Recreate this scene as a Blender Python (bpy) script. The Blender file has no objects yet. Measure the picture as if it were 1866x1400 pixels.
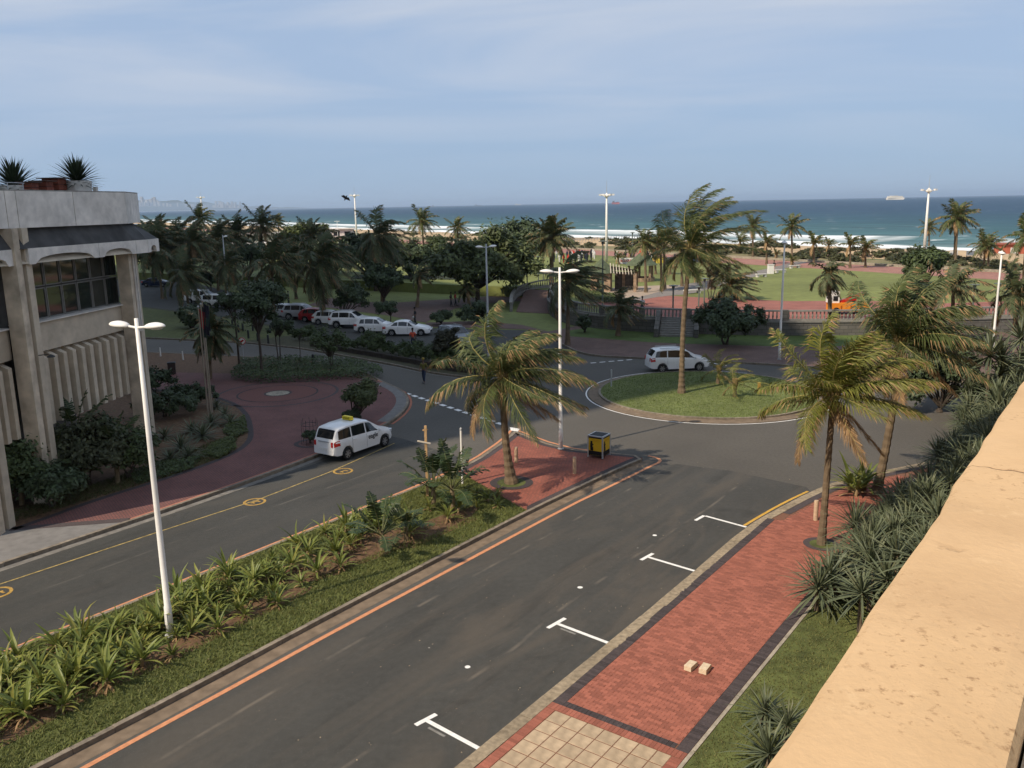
import bpy, bmesh, math, random
from math import sin, cos, pi, radians, atan2, sqrt, exp
from mathutils import Vector, Matrix
RNG = random.Random(11)
SC = bpy.context.scene
COL = SC.collection
V = Vector
# ---------------------------------------------------------------- camera
CAM_H, FOC, PW, PH = 12.0, 1560.0, 1866.0, 1400.0
_p, _r = math.atan(327.5 / FOC), radians(-1.07)
FWD = V((0, cos(_p), -sin(_p))); _up = V((1, 0, 0)).cross(FWD)
CR = V((1, 0, 0)) * cos(_r) + _up * sin(_r)
CU = -V((1, 0, 0)) * sin(_r) + _up * cos(_r)
cd = bpy.data.cameras.new('camera'); cam = bpy.data.objects.new('camera', cd); COL.objects.link(cam)
cm = Matrix((CR, CU, -FWD)).transposed().to_4x4(); cm.translation = V((0, 0, CAM_H)); cam.matrix_world = cm
cd.sensor_width = 36; cd.lens = 36 * FOC / PW; cd.clip_start = 0.05; cd.clip_end = 200000
SC.camera = cam
def pixray(u, v): return FWD * FOC + CR * (u - PW / 2) + CU * (PH / 2 - v)
def G(u, v, z=0.0):                       # the place on level z that the photograph shows at (u, v)
    d = pixray(u, v); t = (z - CAM_H) / d.z
    return V((d.x * t, d.y * t, z))
def tall(u, v, u2, v2, z=0.0):            # height of an upright thing standing at (u, v) whose top is at (u2, v2)
    g = G(u, v, z); d = pixray(u2, v2)
    return CAM_H + d.z * sqrt(g.x ** 2 + g.y ** 2) / sqrt(d.x ** 2 + d.y ** 2) - z
def pix(p):
    q = V(p) - V((0, 0, CAM_H)); w = q.dot(FWD)
    return PW / 2 + FOC * q.dot(CR) / w, PH / 2 - FOC * q.dot(CU) / w
# ---------------------------------------------------------------- world, sun, exposure
SUN_EL, SUN_AZ = radians(44.8), radians(36.3)      # light travels towards +X, turned SUN_AZ to +Y
to_sun = V((-cos(SUN_AZ) * cos(SUN_EL), -sin(SUN_AZ) * cos(SUN_EL), sin(SUN_EL)))
W = bpy.data.worlds.new('World'); SC.world = W; W.use_nodes = True
nt = W.node_tree; nt.nodes.clear(); N = nt.nodes.new; L = nt.links.new
out = N('ShaderNodeOutputWorld'); bg = N('ShaderNodeBackground'); bg.inputs['Strength'].default_value = 0.088
sky = N('ShaderNodeTexSky'); sky.sky_type = 'NISHITA'; sky.sun_disc = False
sky.sun_elevation = SUN_EL; sky.sun_rotation = atan2(to_sun.x, to_sun.y) % (2 * pi)
sky.altitude = 10; sky.air_density = 1.0; sky.dust_density = 0.0; sky.ozone_density = 2.0
tc = N('ShaderNodeTexCoord'); sep = N('ShaderNodeSeparateXYZ'); L(tc.outputs['Generated'], sep.inputs[0])
zc = N('ShaderNodeMath'); zc.operation = 'MAXIMUM'; L(sep.outputs['Z'], zc.inputs[0]); zc.inputs[1].default_value = 0.03
za = N('ShaderNodeMath'); za.operation = 'ADD'; L(zc.outputs[0], za.inputs[0]); za.inputs[1].default_value = 0.12
dv = N('ShaderNodeVectorMath'); dv.operation = 'DIVIDE'; L(tc.outputs['Generated'], dv.inputs[0])
cb = N('ShaderNodeCombineXYZ'); [L(za.outputs[0], cb.inputs[i]) for i in range(3)]; L(cb.outputs[0], dv.inputs[1])
mp = N('ShaderNodeMapping'); mp.inputs['Rotation'].default_value = (0, 0, radians(24)); mp.inputs['Scale'].default_value = (0.50, 1.0, 0.0)
mp.inputs['Location'].default_value = (1.3, 0.4, 0)
L(dv.outputs[0], mp.inputs[0])
cn = N('ShaderNodeTexNoise'); cn.inputs['Scale'].default_value = 0.85; cn.inputs['Detail'].default_value = 7; cn.inputs['Roughness'].default_value = 0.52; cn.inputs['Distortion'].default_value = 0.7
L(mp.outputs[0], cn.inputs['Vector'])
cr = N('ShaderNodeValToRGB'); cr.color_ramp.elements[0].position = 0.42; cr.color_ramp.elements[1].position = 0.64; cr.color_ramp.elements[0].color = (0, 0, 0, 1); cr.color_ramp.elements[1].color = (0.95, 0.95, 0.95, 1)
L(cn.outputs['Fac'], cr.inputs[0])
hz = N('ShaderNodeMapRange'); hz.inputs[1].default_value = 0.03; hz.inputs[2].default_value = 0.20; L(sep.outputs['Z'], hz.inputs[0])   # thin cloud dissolves towards the horizon
cmul = N('ShaderNodeMath'); cmul.operation = 'MULTIPLY'; L(cr.outputs[0], cmul.inputs[0]); L(hz.outputs[0], cmul.inputs[1])
# a thin even veil of high cloud over the whole sky, paler streaks in it, clearer and bluer low down
vr = N('ShaderNodeMapRange'); vr.inputs[1].default_value = 0.0; vr.inputs[2].default_value = 0.16; vr.interpolation_type = 'SMOOTHSTEP'; L(sep.outputs['Z'], vr.inputs[0])
vc = N('ShaderNodeMixRGB'); vc.inputs['Color1'].default_value = (3.4, 4.95, 7.3, 1); vc.inputs['Color2'].default_value = (4.4, 5.75, 8.0, 1); L(vr.outputs[0], vc.inputs['Fac'])
m0 = N('ShaderNodeMixRGB'); m0.inputs['Fac'].default_value = 0.86; L(sky.outputs[0], m0.inputs['Color1']); L(vc.outputs[0], m0.inputs['Color2'])
mx = N('ShaderNodeMixRGB'); mx.inputs['Color2'].default_value = (6.5, 7.1, 8.2, 1)
L(cmul.outputs[0], mx.inputs['Fac']); L(m0.outputs[0], mx.inputs['Color1']); L(mx.outputs[0], bg.inputs['Color']); L(bg.outputs[0], out.inputs[0])
sl = bpy.data.lights.new('sun', 'SUN'); sl.energy = 4.9; sl.angle = radians(0.55); sl.color = (1.0, 0.87, 0.70)
so = bpy.data.objects.new('sun', sl); COL.objects.link(so); so.rotation_euler = to_sun.to_track_quat('Z', 'Y').to_euler(); so.location = (0, 0, 200)
SC.view_settings.view_transform = 'Standard'; SC.view_settings.look = 'None'; SC.view_settings.exposure = 0.07; SC.view_settings.gamma = 1.0
SC.view_settings.use_curve_mapping = False
SC.render.engine = 'CYCLES'
cy = SC.cycles; cy.use_denoising = True; cy.max_bounces = 5; cy.diffuse_bounces = 2; cy.glossy_bounces = 2; cy.transmission_bounces = 3; cy.transparent_max_bounces = 6; cy.volume_bounces = 0
cy.caustics_reflective = False; cy.caustics_refractive = False; cy.use_adaptive_sampling = True; cy.adaptive_threshold = 0.02; cy.sample_clamp_indirect = 4
# ---------------------------------------------------------------- materials
MATS = {}
def mat(name, col, rough=0.75, var=0.18, scale=3.0, bump=0.0, bscale=60.0, metal=0.0, spec=0.3, island=0.0, trans=0.0, col2=None, big=0.0, bigscale=0.25, coat=0.0, hue=None):
    if name in MATS: return MATS[name]
    m = bpy.data.materials.new(name); m.use_nodes = True; MATS[name] = m
    nt = m.node_tree; N = nt.nodes.new; L = nt.links.new; b = nt.nodes['Principled BSDF']
    tc = N('ShaderNodeTexCoord'); nz = N('ShaderNodeTexNoise'); nz.inputs['Scale'].default_value = scale; nz.inputs['Detail'].default_value = 5
    L(tc.outputs['Object'], nz.inputs['Vector'])
    mr = N('ShaderNodeMapRange'); mr.inputs[1].default_value = 0.3; mr.inputs[2].default_value = 0.7; L(nz.outputs['Fac'], mr.inputs[0])
    mx = N('ShaderNodeMixRGB'); L(mr.outputs[0], mx.inputs['Fac'])
    c2 = col2 or tuple(c * (1 + var) for c in col); c1 = tuple(c * (1 - var) for c in col) if not col2 else col
    mx.inputs['Color1'].default_value = (*c1, 1); mx.inputs['Color2'].default_value = (*c2, 1)
    res = mx.outputs[0]
    if big:
        n2 = N('ShaderNodeTexNoise'); n2.inputs['Scale'].default_value = bigscale; n2.inputs['Detail'].default_value = 4; L(tc.outputs['Object'], n2.inputs['Vector'])
        r2 = N('ShaderNodeMapRange'); r2.inputs[1].default_value = 0.3; r2.inputs[2].default_value = 0.7; r2.inputs[3].default_value = 1 - big; r2.inputs[4].default_value = 1 + big; L(n2.outputs['Fac'], r2.inputs[0])
        vm = N('ShaderNodeVectorMath'); vm.operation = 'SCALE'; L(res, vm.inputs[0]); L(r2.outputs[0], vm.inputs['Scale']); res = vm.outputs[0]
    if island:
        ge = N('ShaderNodeNewGeometry'); oi = N('ShaderNodeObjectInfo')
        ad = N('ShaderNodeMath'); ad.operation = 'ADD'; L(ge.outputs['Random Per Island'], ad.inputs[0]); L(oi.outputs['Random'], ad.inputs[1])
        fr = N('ShaderNodeMath'); fr.operation = 'FRACT'; L(ad.outputs[0], fr.inputs[0])
        r3 = N('ShaderNodeMapRange'); r3.inputs[3].default_value = 1 - island; r3.inputs[4].default_value = 1 + island; L(fr.outputs[0], r3.inputs[0])
        vm = N('ShaderNodeVectorMath'); vm.operation = 'SCALE'; L(res, vm.inputs[0]); L(r3.outputs[0], vm.inputs['Scale']); res = vm.outputs[0]
        if hue:
            hm = N('ShaderNodeMixRGB'); hm.inputs['Color2'].default_value = (*hue, 1); L(res, hm.inputs['Color1'])
            g2 = N('ShaderNodeMath'); g2.operation = 'POWER'; L(fr.outputs[0], g2.inputs[0]); g2.inputs[1].default_value = 3.0; L(g2.outputs[0], hm.inputs['Fac']); res = hm.outputs[0]
    L(res, b.inputs['Base Color'])
    b.inputs['Roughness'].default_value = rough; b.inputs['Metallic'].default_value = metal; b.inputs['Specular IOR Level'].default_value = spec
    if coat: b.inputs['Coat Weight'].default_value = coat; b.inputs['Coat Roughness'].default_value = 0.06
    if bump:
        bn = N('ShaderNodeTexNoise'); bn.inputs['Scale'].default_value = bscale; bn.inputs['Detail'].default_value = 3; L(tc.outputs['Object'], bn.inputs['Vector'])
        bp = N('ShaderNodeBump'); bp.inputs['Strength'].default_value = bump; bp.inputs['Distance'].default_value = 0.02; L(bn.outputs['Fac'], bp.inputs['Height']); L(bp.outputs[0], b.inputs['Normal'])
    if trans:
        tr = N('ShaderNodeBsdfTranslucent'); L(res, tr.inputs['Color']); ms = N('ShaderNodeMixShader'); ms.inputs[0].default_value = trans
        L(b.outputs[0], ms.inputs[1]); L(tr.outputs[0], ms.inputs[2]); L(ms.outputs[0], nt.nodes['Material Output'].inputs['Surface'])
    return m
def brickmat(name, c1, c2, mortar, bw, bh, rough=0.85, rot=0.0, mort=0.012, big=0.15, vert=False):
    if name in MATS: return MATS[name]
    m = bpy.data.materials.new(name); m.use_nodes = True; MATS[name] = m
    nt = m.node_tree; N = nt.nodes.new; L = nt.links.new; b = nt.nodes['Principled BSDF']
    tc = N('ShaderNodeTexCoord'); mp = N('ShaderNodeMapping'); mp.inputs['Rotation'].default_value = (0, 0, rot); L(tc.outputs['Object'], mp.inputs[0])
    if vert: mp.inputs['Rotation'].default_value = (radians(-90), 0, 0)
    br = N('ShaderNodeTexBrick'); br.inputs['Scale'].default_value = 1.0; br.inputs['Brick Width'].default_value = bw; br.inputs['Row Height'].default_value = bh; br.inputs['Mortar Size'].default_value = mort
    br.inputs['Color1'].default_value = (*c1, 1); br.inputs['Color2'].default_value = (*c2, 1); br.inputs['Mortar'].default_value = (*mortar, 1); br.inputs['Bias'].default_value = 0.0
    L(mp.outputs[0], br.inputs['Vector'])
    n2 = N('ShaderNodeTexNoise'); n2.inputs['Scale'].default_value = 0.6; n2.inputs['Detail'].default_value = 6; L(tc.outputs['Object'], n2.inputs['Vector'])
    r2 = N('ShaderNodeMapRange'); r2.inputs[1].default_value = 0.3; r2.inputs[2].default_value = 0.7; r2.inputs[3].default_value = 1 - big; r2.inputs[4].default_value = 1 + big; L(n2.outputs['Fac'], r2.inputs[0])
    vm = N('ShaderNodeVectorMath'); vm.operation = 'SCALE'; L(br.outputs['Color'], vm.inputs[0]); L(r2.outputs[0], vm.inputs['Scale']); L(vm.outputs[0], b.inputs['Base Color'])
    b.inputs['Roughness'].default_value = rough; b.inputs['Specular IOR Level'].default_value = 0.25
    bp = N('ShaderNodeBump'); bp.inputs['Strength'].default_value = 0.4; bp.inputs['Distance'].default_value = 0.01; bp.invert = True; L(br.outputs['Fac'], bp.inputs['Height']); L(bp.outputs[0], b.inputs['Normal'])
    return m
ASPH = mat('asphalt', (0.088, 0.079, 0.066), 0.82, 0.12, 7, 0.35, 160, big=0.14, bigscale=0.16)
def roadmat(name, col, pale, streak=0.5):
    m = mat(name, col, 0.86, 0.10, 5.0, 0.45, 150, big=0.10, bigscale=0.35); nt = m.node_tree; N = nt.nodes.new; L = nt.links.new; b = nt.nodes['Principled BSDF']; src = b.inputs['Base Color'].links[0].from_socket
    tc = N('ShaderNodeTexCoord'); mp = N('ShaderNodeMapping'); mp.inputs['Rotation'].default_value = (0, 0, -0.939); L(tc.outputs['Object'], mp.inputs[0])
    def layer(sx, sy, scale, lo, hi, col2, amt, src, det=5, dist=0.0):
        m2 = N('ShaderNodeMapping'); m2.inputs['Scale'].default_value = (sx, sy, 1); L(mp.outputs[0], m2.inputs[0]); n = N('ShaderNodeTexNoise'); n.inputs['Scale'].default_value = scale; n.inputs['Detail'].default_value = det; n.inputs['Roughness'].default_value = 0.6; n.inputs['Distortion'].default_value = dist; L(m2.outputs[0], n.inputs['Vector'])
        r = N('ShaderNodeMapRange'); r.inputs[1].default_value = lo; r.inputs[2].default_value = hi; r.inputs[4].default_value = amt; L(n.outputs['Fac'], r.inputs[0]); x = N('ShaderNodeMixRGB'); L(r.outputs[0], x.inputs[0]); L(src, x.inputs[1]); x.inputs[2].default_value = (*col2, 1); return x.outputs[0]
    src = layer(0.10, 1.5, 0.55, 0.48, 0.68, pale, streak * 1.0, src); src = layer(0.16, 1.0, 0.9, 0.56, 0.66, tuple(c * 0.62 for c in col), 0.55, src); src = layer(0.35, 1.0, 0.42, 0.52, 0.64, pale, 0.5, src, 8, 1.2); src = layer(0.7, 1.0, 0.55, 0.62, 0.72, tuple(c * 0.55 for c in col), 0.5, src, 6, 0.8); src = layer(1, 1, 38, 0.68, 0.74, (0.30, 0.28, 0.24), 0.5, src, 2)
    # thin pale seams running along the carriageway
    wv = N('ShaderNodeTexWave'); wv.bands_direction = 'Y'; wv.inputs['Scale'].default_value = 0.085; wv.inputs['Distortion'].default_value = 1.1; wv.inputs['Detail'].default_value = 4; wv.inputs['Detail Scale'].default_value = 0.8; L(mp.outputs[0], wv.inputs['Vector'])
    r = N('ShaderNodeMapRange'); r.inputs[1].default_value = 0.996; r.inputs[2].default_value = 1.0; r.inputs[4].default_value = 0.5; L(wv.outputs['Fac'], r.inputs[0]); x = N('ShaderNodeMixRGB'); bn = N('ShaderNodeTexNoise'); bn.inputs['Scale'].default_value = 0.8; bn.inputs['Detail'].default_value = 6; L(tc.outputs['Object'], bn.inputs['Vector']); br = N('ShaderNodeMapRange'); br.inputs[1].default_value = 0.46; br.inputs[2].default_value = 0.62; L(bn.outputs['Fac'], br.inputs[0]); bm_ = N('ShaderNodeMath'); bm_.operation = 'MULTIPLY'; L(r.outputs[0], bm_.inputs[0]); L(br.outputs[0], bm_.inputs[1]); L(bm_.outputs[0], x.inputs[0]); L(src, x.inputs[1]); x.inputs[2].default_value = (*(c * 1.9 for c in pale), 1); L(x.outputs[0], b.inputs['Base Color'])
    return m
ASPH2 = roadmat('asphalt_old', (0.056, 0.054, 0.048), (0.098, 0.082, 0.064))
ASPH3 = roadmat('asphalt_mid', (0.050, 0.049, 0.044), (0.070, 0.064, 0.054), 0.4)
CONC = mat('concrete', (0.30, 0.26, 0.20), 0.9, 0.22, 6, 0.3, 70, big=0.2, bigscale=1.5)
KERB = mat('kerb_stone_grey', (0.20, 0.165, 0.125), 0.9, 0.28, 5, 0.4, 60, island=0.16)
GUTT = mat('gutter', (0.17, 0.125, 0.085), 0.9, 0.25, 3, 0.3, 80)
ORNG = mat('orange_paint', (0.52, 0.225, 0.110), 0.75, 0.16, 8, 0.2, 90)
YELP = mat('yellow_paint', (0.36, 0.22, 0.055), 0.75, 0.30, 9, 0.2, 90)
YELD = mat('yellow_paint_worn', (0.30, 0.22, 0.08), 0.8, 0.45, 6)
WHTP = mat('white_paint', (0.74, 0.72, 0.68), 0.7, 0.10, 9, 0.15, 90)
WHTW = mat('white_paint_worn', (0.20, 0.19, 0.17), 0.8, 0.35, 5)
SOIL = mat('soil', (0.125, 0.072, 0.040), 0.95, 0.35, 6, 0.8, 40, col2=None)
GRASS = mat('grass_ground', (0.080, 0.092, 0.026), 0.95, 0.25, 4, 0.6, 120, big=0.25, bigscale=0.5)
LAWN = mat('park_lawn', (0.150, 0.168, 0.052), 0.95, 0.15, 1.2, 0.3, 60, big=0.25, bigscale=0.08)
BLADE = mat('grass_blade', (0.155, 0.180, 0.050), 0.7, 0.1, 2, island=0.35, trans=0.25, hue=(0.16, 0.15, 0.05))
BLADE2 = mat('lawn_blade', (0.125, 0.160, 0.036), 0.7, 0.1, 2, island=0.25, trans=0.2)
BRK = mat('red_brick', (0.285, 0.100, 0.066), 0.85, 0.12, 25, 0.2, 120, island=0.22, big=0.10, bigscale=0.8)
BRKD = mat('dark_brick', (0.058, 0.045, 0.044), 0.85, 0.2, 20, 0.3, 120, island=0.25)
BRKT = brickmat('red_paving', (0.30, 0.092, 0.060), (0.225, 0.075, 0.052), (0.13, 0.06, 0.045), 0.22, 0.11, rot=0.955)
PINKT = brickmat('brown_paving', (0.17, 0.105, 0.082), (0.125, 0.080, 0.066), (0.08, 0.055, 0.05), 0.3, 0.15, rot=0.3)
SLAB = mat('beige_slab', (0.39, 0.295, 0.195), 0.9, 0.14, 5, 0.3, 70, island=0.10, big=0.1, bigscale=2)
JOINT = mat('sand_joint', (0.17, 0.082, 0.052), 0.95, 0.2, 10)
WHITE = mat('white_metal', (0.76, 0.73, 0.68), 0.45, 0.05, 3, spec=0.4)
GREYM = mat('grey_metal', (0.40, 0.41, 0.42), 0.5, 0.06, 3, spec=0.4)
DARKM = mat('dark_metal', (0.035, 0.036, 0.036), 0.5, 0.1, 3)
BLACK = mat('black', (0.012, 0.012, 0.013), 0.6, 0.1, 3)
RUBB = mat('rubber', (0.018, 0.018, 0.018), 0.85, 0.1, 8)
RIM = mat('alloy', (0.42, 0.42, 0.43), 0.35, 0.05, 3, metal=0.7)
def glass(name, col, rough=0.06, spec=0.6):
    m = mat(name, col, rough, 0.05, 2, spec=spec); return m
CGLASS = glass('car_glass', (0.012, 0.014, 0.016), 0.05, 0.7)
RED = mat('red_lens', (0.45, 0.02, 0.015), 0.25, 0.05, 3, coat=0.5)
LENS = mat('clear_lens', (0.62, 0.63, 0.64), 0.15, 0.05, 3, coat=0.6)
BARK = mat('palm_bark', (0.155, 0.112, 0.070), 0.95, 0.25, 3, 0.8, 14, big=0.2, bigscale=1.0)
BARK2 = mat('tree_bark', (0.075, 0.058, 0.045), 0.95, 0.3, 5, 0.8, 20)
FROND = mat('palm_frond', (0.080, 0.105, 0.034), 0.55, 0.18, 1.5, island=0.30, trans=0.22, hue=(0.115, 0.125, 0.042))
FRONDY = mat('palm_frond_yellow', (0.14, 0.155, 0.03), 0.55, 0.18, 1.5, island=0.25, trans=0.25, hue=(0.25, 0.23, 0.05))
FRONDD = mat('palm_frond_dark', (0.082, 0.108, 0.046), 0.6, 0.2, 1.5, island=0.30, trans=0.15, hue=(0.10, 0.085, 0.04))
TIP = mat('palm_frond_dry', (0.30, 0.19, 0.095), 0.8, 0.25, 2, island=0.35, trans=0.15)
RACH = mat('palm_rachis', (0.24, 0.20, 0.065), 0.6, 0.15, 3)
STRAP = mat('strap_leaf', (0.165, 0.205, 0.046), 0.45, 0.15, 2, island=0.28, trans=0.28, hue=(0.24, 0.22, 0.05))
PAND = mat('pandanus_leaf', (0.102, 0.124, 0.070), 0.5, 0.15, 2, island=0.30, trans=0.12, hue=(0.15, 0.155, 0.085))
STREL = mat('strelitzia_leaf', (0.036, 0.058, 0.020), 0.45, 0.2, 3, island=0.15, trans=0.15)
LF1 = mat('leaf_green', (0.062, 0.086, 0.030), 0.6, 0.15, 1.0, island=0.38, trans=0.18)
LF2 = mat('leaf_dark', (0.054, 0.076, 0.034), 0.6, 0.15, 1.0, island=0.38, trans=0.12)
LF3 = mat('leaf_bright', (0.075, 0.095, 0.026), 0.6, 0.15, 1.0, island=0.38, trans=0.2)
LF4 = mat('leaf_olive', (0.070, 0.074, 0.032), 0.7, 0.15, 1.0, island=0.35, trans=0.15)
PLAST = mat('cream_plaster', (0.52, 0.44, 0.335), 0.9, 0.12, 2.5, 0.3, 40, big=0.12, bigscale=0.7)
PLASTW = mat('white_plaster', (0.68, 0.635, 0.575), 0.9, 0.12, 3.0, 0.3, 40, big=0.16, bigscale=0.9)
# ---------------------------------------------------------------- mesh helpers
class MB:
    def __init__(s): s.v = []; s.f = []; s.m = []
    def add(s, vs, fs, m=0):
        o = len(s.v); s.v.extend(tuple(x) for x in vs); s.f.extend(tuple(i + o for i in f) for f in fs); s.m.extend([m] * len(fs)); return s
    def box(s, c, d, rz=0.0, m=0, top=1.0):
        x, y, z = d[0] / 2, d[1] / 2, d[2] / 2; ca, sa = cos(rz), sin(rz); vs = []
        for k in (-1, 1):
            t = top if k > 0 else 1.0
            for (a, b) in ((-1, -1), (1, -1), (1, 1), (-1, 1)):
                px, py = a * x * t, b * y * t; vs.append((c[0] + px * ca - py * sa, c[1] + px * sa + py * ca, c[2] + k * z))
        return s.add(vs, [(3, 2, 1, 0), (4, 5, 6, 7), (0, 1, 5, 4), (1, 2, 6, 5), (2, 3, 7, 6), (3, 0, 4, 7)], m)
    def beam(s, a, b, w, h, m=0):           # box between two points
        a, b = V(a), V(b); d = (b - a).normalized(); sd = d.cross(V((0, 0, 1)))
        sd = sd.normalized() if sd.length > 1e-4 else V((1, 0, 0)); u = sd.cross(d)
        vs = [p + sd * (i * w / 2) + u * (j * h / 2) for p in (a, b) for (i, j) in ((-1, -1), (1, -1), (1, 1), (-1, 1))]
        return s.add(vs, [(3, 2, 1, 0), (4, 5, 6, 7), (0, 1, 5, 4), (1, 2, 6, 5), (2, 3, 7, 6), (3, 0, 4, 7)], m)
    def tube(s, pts, rad, n=8, m=0, cap=True):
        pts = [V(p) for p in pts]; k = len(pts); rad = rad if isinstance(rad, (list, tuple)) else [rad] * k
        vs = []; ref = None
        for i, p in enumerate(pts):
            d = (pts[min(i + 1, k - 1)] - pts[max(i - 1, 0)]).normalized()
            if ref is None: ref = V((1, 0, 0)) if abs(d.x) < 0.9 else V((0, 1, 0))
            a = (ref - d * ref.dot(d)).normalized(); b = d.cross(a); ref = a
            vs += [p + (a * cos(2 * pi * j / n) + b * sin(2 * pi * j / n)) * rad[i] for j in range(n)]
        fs = [(i * n + j, i * n + (j + 1) % n, (i + 1) * n + (j + 1) % n, (i + 1) * n + j) for i in range(k - 1) for j in range(n)]
        if cap: fs += [tuple(range(n - 1, -1, -1)), tuple((k - 1) * n + j for j in range(n))]
        return s.add(vs, fs, m)
    def lathe(s, prof, n=16, c=(0, 0, 0), m=0, sx=1.0, sy=1.0):
        k = len(prof); vs = [(c[0] + r * cos(2 * pi * j / n) * sx, c[1] + r * sin(2 * pi * j / n) * sy, c[2] + z) for r, z in prof for j in range(n)]
        fs = [(i * n + j, i * n + (j + 1) % n, (i + 1) * n + (j + 1) % n, (i + 1) * n + j) for i in range(k - 1) for j in range(n)]
        fs += [tuple(range(n - 1, -1, -1)), tuple((k - 1) * n + j for j in range(n))]
        return s.add(vs, fs, m)
    def prism(s, poly, z0, z1, m=0):
        n = len(poly); vs = [(p[0], p[1], z0) for p in poly] + [(p[0], p[1], z1) for p in poly]
        return s.add(vs, [tuple(range(n - 1, -1, -1)), tuple(range(n, 2 * n))] + [(i, (i + 1) % n, n + (i + 1) % n, n + i) for i in range(n)], m)
    def sheet(s, poly, z, m=0): return s.add([(p[0], p[1], z) for p in poly], [tuple(range(len(poly)))], m)
    def ribbon(s, line, w0, w1, z, m=0):   # flat strip along a line, from offset w0 to w1 (left positive)
        a, b = offs(line, w0), offs(line, w1); n = len(line)
        return s.add([(p.x, p.y, z) for p in a] + [(p.x, p.y, z) for p in b], [(i, i + 1, n + i + 1, n + i) for i in range(n - 1)], m)
    def mesh(s, name, mats, smooth=False):
        me = bpy.data.meshes.new(name); me.from_pydata(s.v, [], s.f)
        for x in (mats if isinstance(mats, (list, tuple)) else [mats]): me.materials.append(x)
        if any(s.m): me.polygons.foreach_set('material_index', s.m)
        if smooth: me.polygons.foreach_set('use_smooth', [True] * len(s.f))
        me.update(); return me
    def build(s, name, mats, parent=None, smooth=False, loc=None):
        o = bpy.data.objects.new(name, s.mesh(name, mats, smooth)); COL.objects.link(o)
        if parent is not None: o.parent = parent
        if loc is not None: o.location = loc
        return o
def inst(name, me, parent=None, loc=(0, 0, 0), rot=(0, 0, 0), sc=(1, 1, 1)):
    o = bpy.data.objects.new(name, me); COL.objects.link(o); o.parent = parent; o.location = loc; o.rotation_euler = rot
    o.scale = sc if isinstance(sc, (tuple, list)) else (sc, sc, sc); return o
def tag(o, label=None, cat=None, group=None, kind=None):
    for k, x in (('label', label), ('category', cat), ('group', group), ('kind', kind)):
        if x: o[k] = x
    return o
def thing(name, label, cat, loc=(0, 0, 0), rz=0.0, group=None, sc=1.0):
    o = bpy.data.objects.new(name, None); COL.objects.link(o); o.location = loc; o.rotation_euler = (0, 0, rz); o.scale = (sc, sc, sc)
    o.empty_display_size = 0.2; return tag(o, label, cat, group)
def dup(root, loc, rz=None, sc=None, label=None, parent=None):
    c = root.copy(); COL.objects.link(c); c.parent = parent
    if parent is None:
        c.location = loc
        if rz is not None: c.rotation_euler = (0, 0, rz)
        if sc is not None: c.scale = sc if isinstance(sc, (tuple, list)) else (sc, sc, sc)
        if label: c['label'] = label
    for ch in KIDS.get(root.name) or [x for x in root.children]: dup(ch, None, parent=c)
    return c
KIDS = {}
def struct(o): o['kind'] = 'structure'; return o
def offs(line, d):                        # polyline offset to the left by d
    n = len(line); res = []
    closed = (V(line[0]) - V(line[-1])).length < 1e-5 and n > 3
    for i in range(n):
        a = V(line[i - 1]) if i > 0 else (V(line[-2]) if closed else None); b = V(line[i]); c = V(line[i + 1]) if i < n - 1 else (V(line[1]) if closed else None)
        d1 = (b - a) if a is not None else (c - b); d2 = (c - b) if c is not None else (b - a)
        n1 = V((-d1.y, d1.x, 0)).normalized(); n2 = V((-d2.y, d2.x, 0)).normalized(); nn = (n1 + n2)
        nn = nn.normalized() if nn.length > 1e-6 else n1; k = max(0.35, nn.dot(n1)); p = b + nn * (d / k); res.append(V((p.x, p.y, b.z)))
    return res
def area(poly): return sum(poly[i - 1][0] * poly[i][1] - poly[i][0] * poly[i - 1][1] for i in range(len(poly))) / 2
def inset(poly, d):
    p = [V((q[0], q[1], 0)) for q in poly]
    if area(p) < 0: p = p[::-1]
    return offs(p + [p[0]], d)[:-1]
def clip(poly, p, n):                     # keep the side n points to
    res = []; k = len(poly); p = V((p[0], p[1], 0)); n = V((n[0], n[1], 0))
    for i in range(k):
        a, b = V((poly[i - 1][0], poly[i - 1][1], 0)), V((poly[i][0], poly[i][1], 0)); da, db = (a - p).dot(n), (b - p).dot(n)
        if da * db < 0: res.append(a + (b - a) * (da / (da - db)))
        if db >= 0: res.append(b)
    return res
def inside(poly, x, y):
    c = False
    for i in range(len(poly)):
        (x1, y1), (x2, y2) = poly[i - 1][:2], poly[i][:2]
        if (y1 > y) != (y2 > y) and x < (x2 - x1) * (y - y1) / (y2 - y1) + x1: c = not c
    return c
def resample(line, step):
    line = [V((p[0], p[1], 0)) for p in line]; L_ = [0]
    for a, b in zip(line, line[1:]): L_.append(L_[-1] + (b - a).length)
    n = max(1, round(L_[-1] / step)); res = []; j = 0
    for i in range(n + 1):
        t = L_[-1] * i / n
        while j < len(line) - 2 and L_[j + 1] < t: j += 1
        seg = max(1e-9, L_[j + 1] - L_[j]); res.append(line[j].lerp(line[j + 1], min(1, max(0, (t - L_[j]) / seg))))
    return res
def smooth(line, it=2):                   # corner cutting
    line = [V((p[0], p[1], 0)) for p in line]
    for _ in range(it):
        r = [line[0]]
        for a, b in zip(line, line[1:]): r += [a.lerp(b, 0.25), a.lerp(b, 0.75)]
        line = r + [line[-1]]
    return line
def GL(*px, z=0.0): return [G(u, v, z) for u, v in px]
ORD = ['', 'first', 'second', 'third', 'fourth', 'fifth', 'sixth', 'seventh', 'eighth', 'ninth', 'tenth', 'eleventh', 'twelfth', 'thirteenth', 'fourteenth', 'fifteenth', 'sixteenth', 'seventeenth', 'eighteenth', 'nineteenth']
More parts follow.
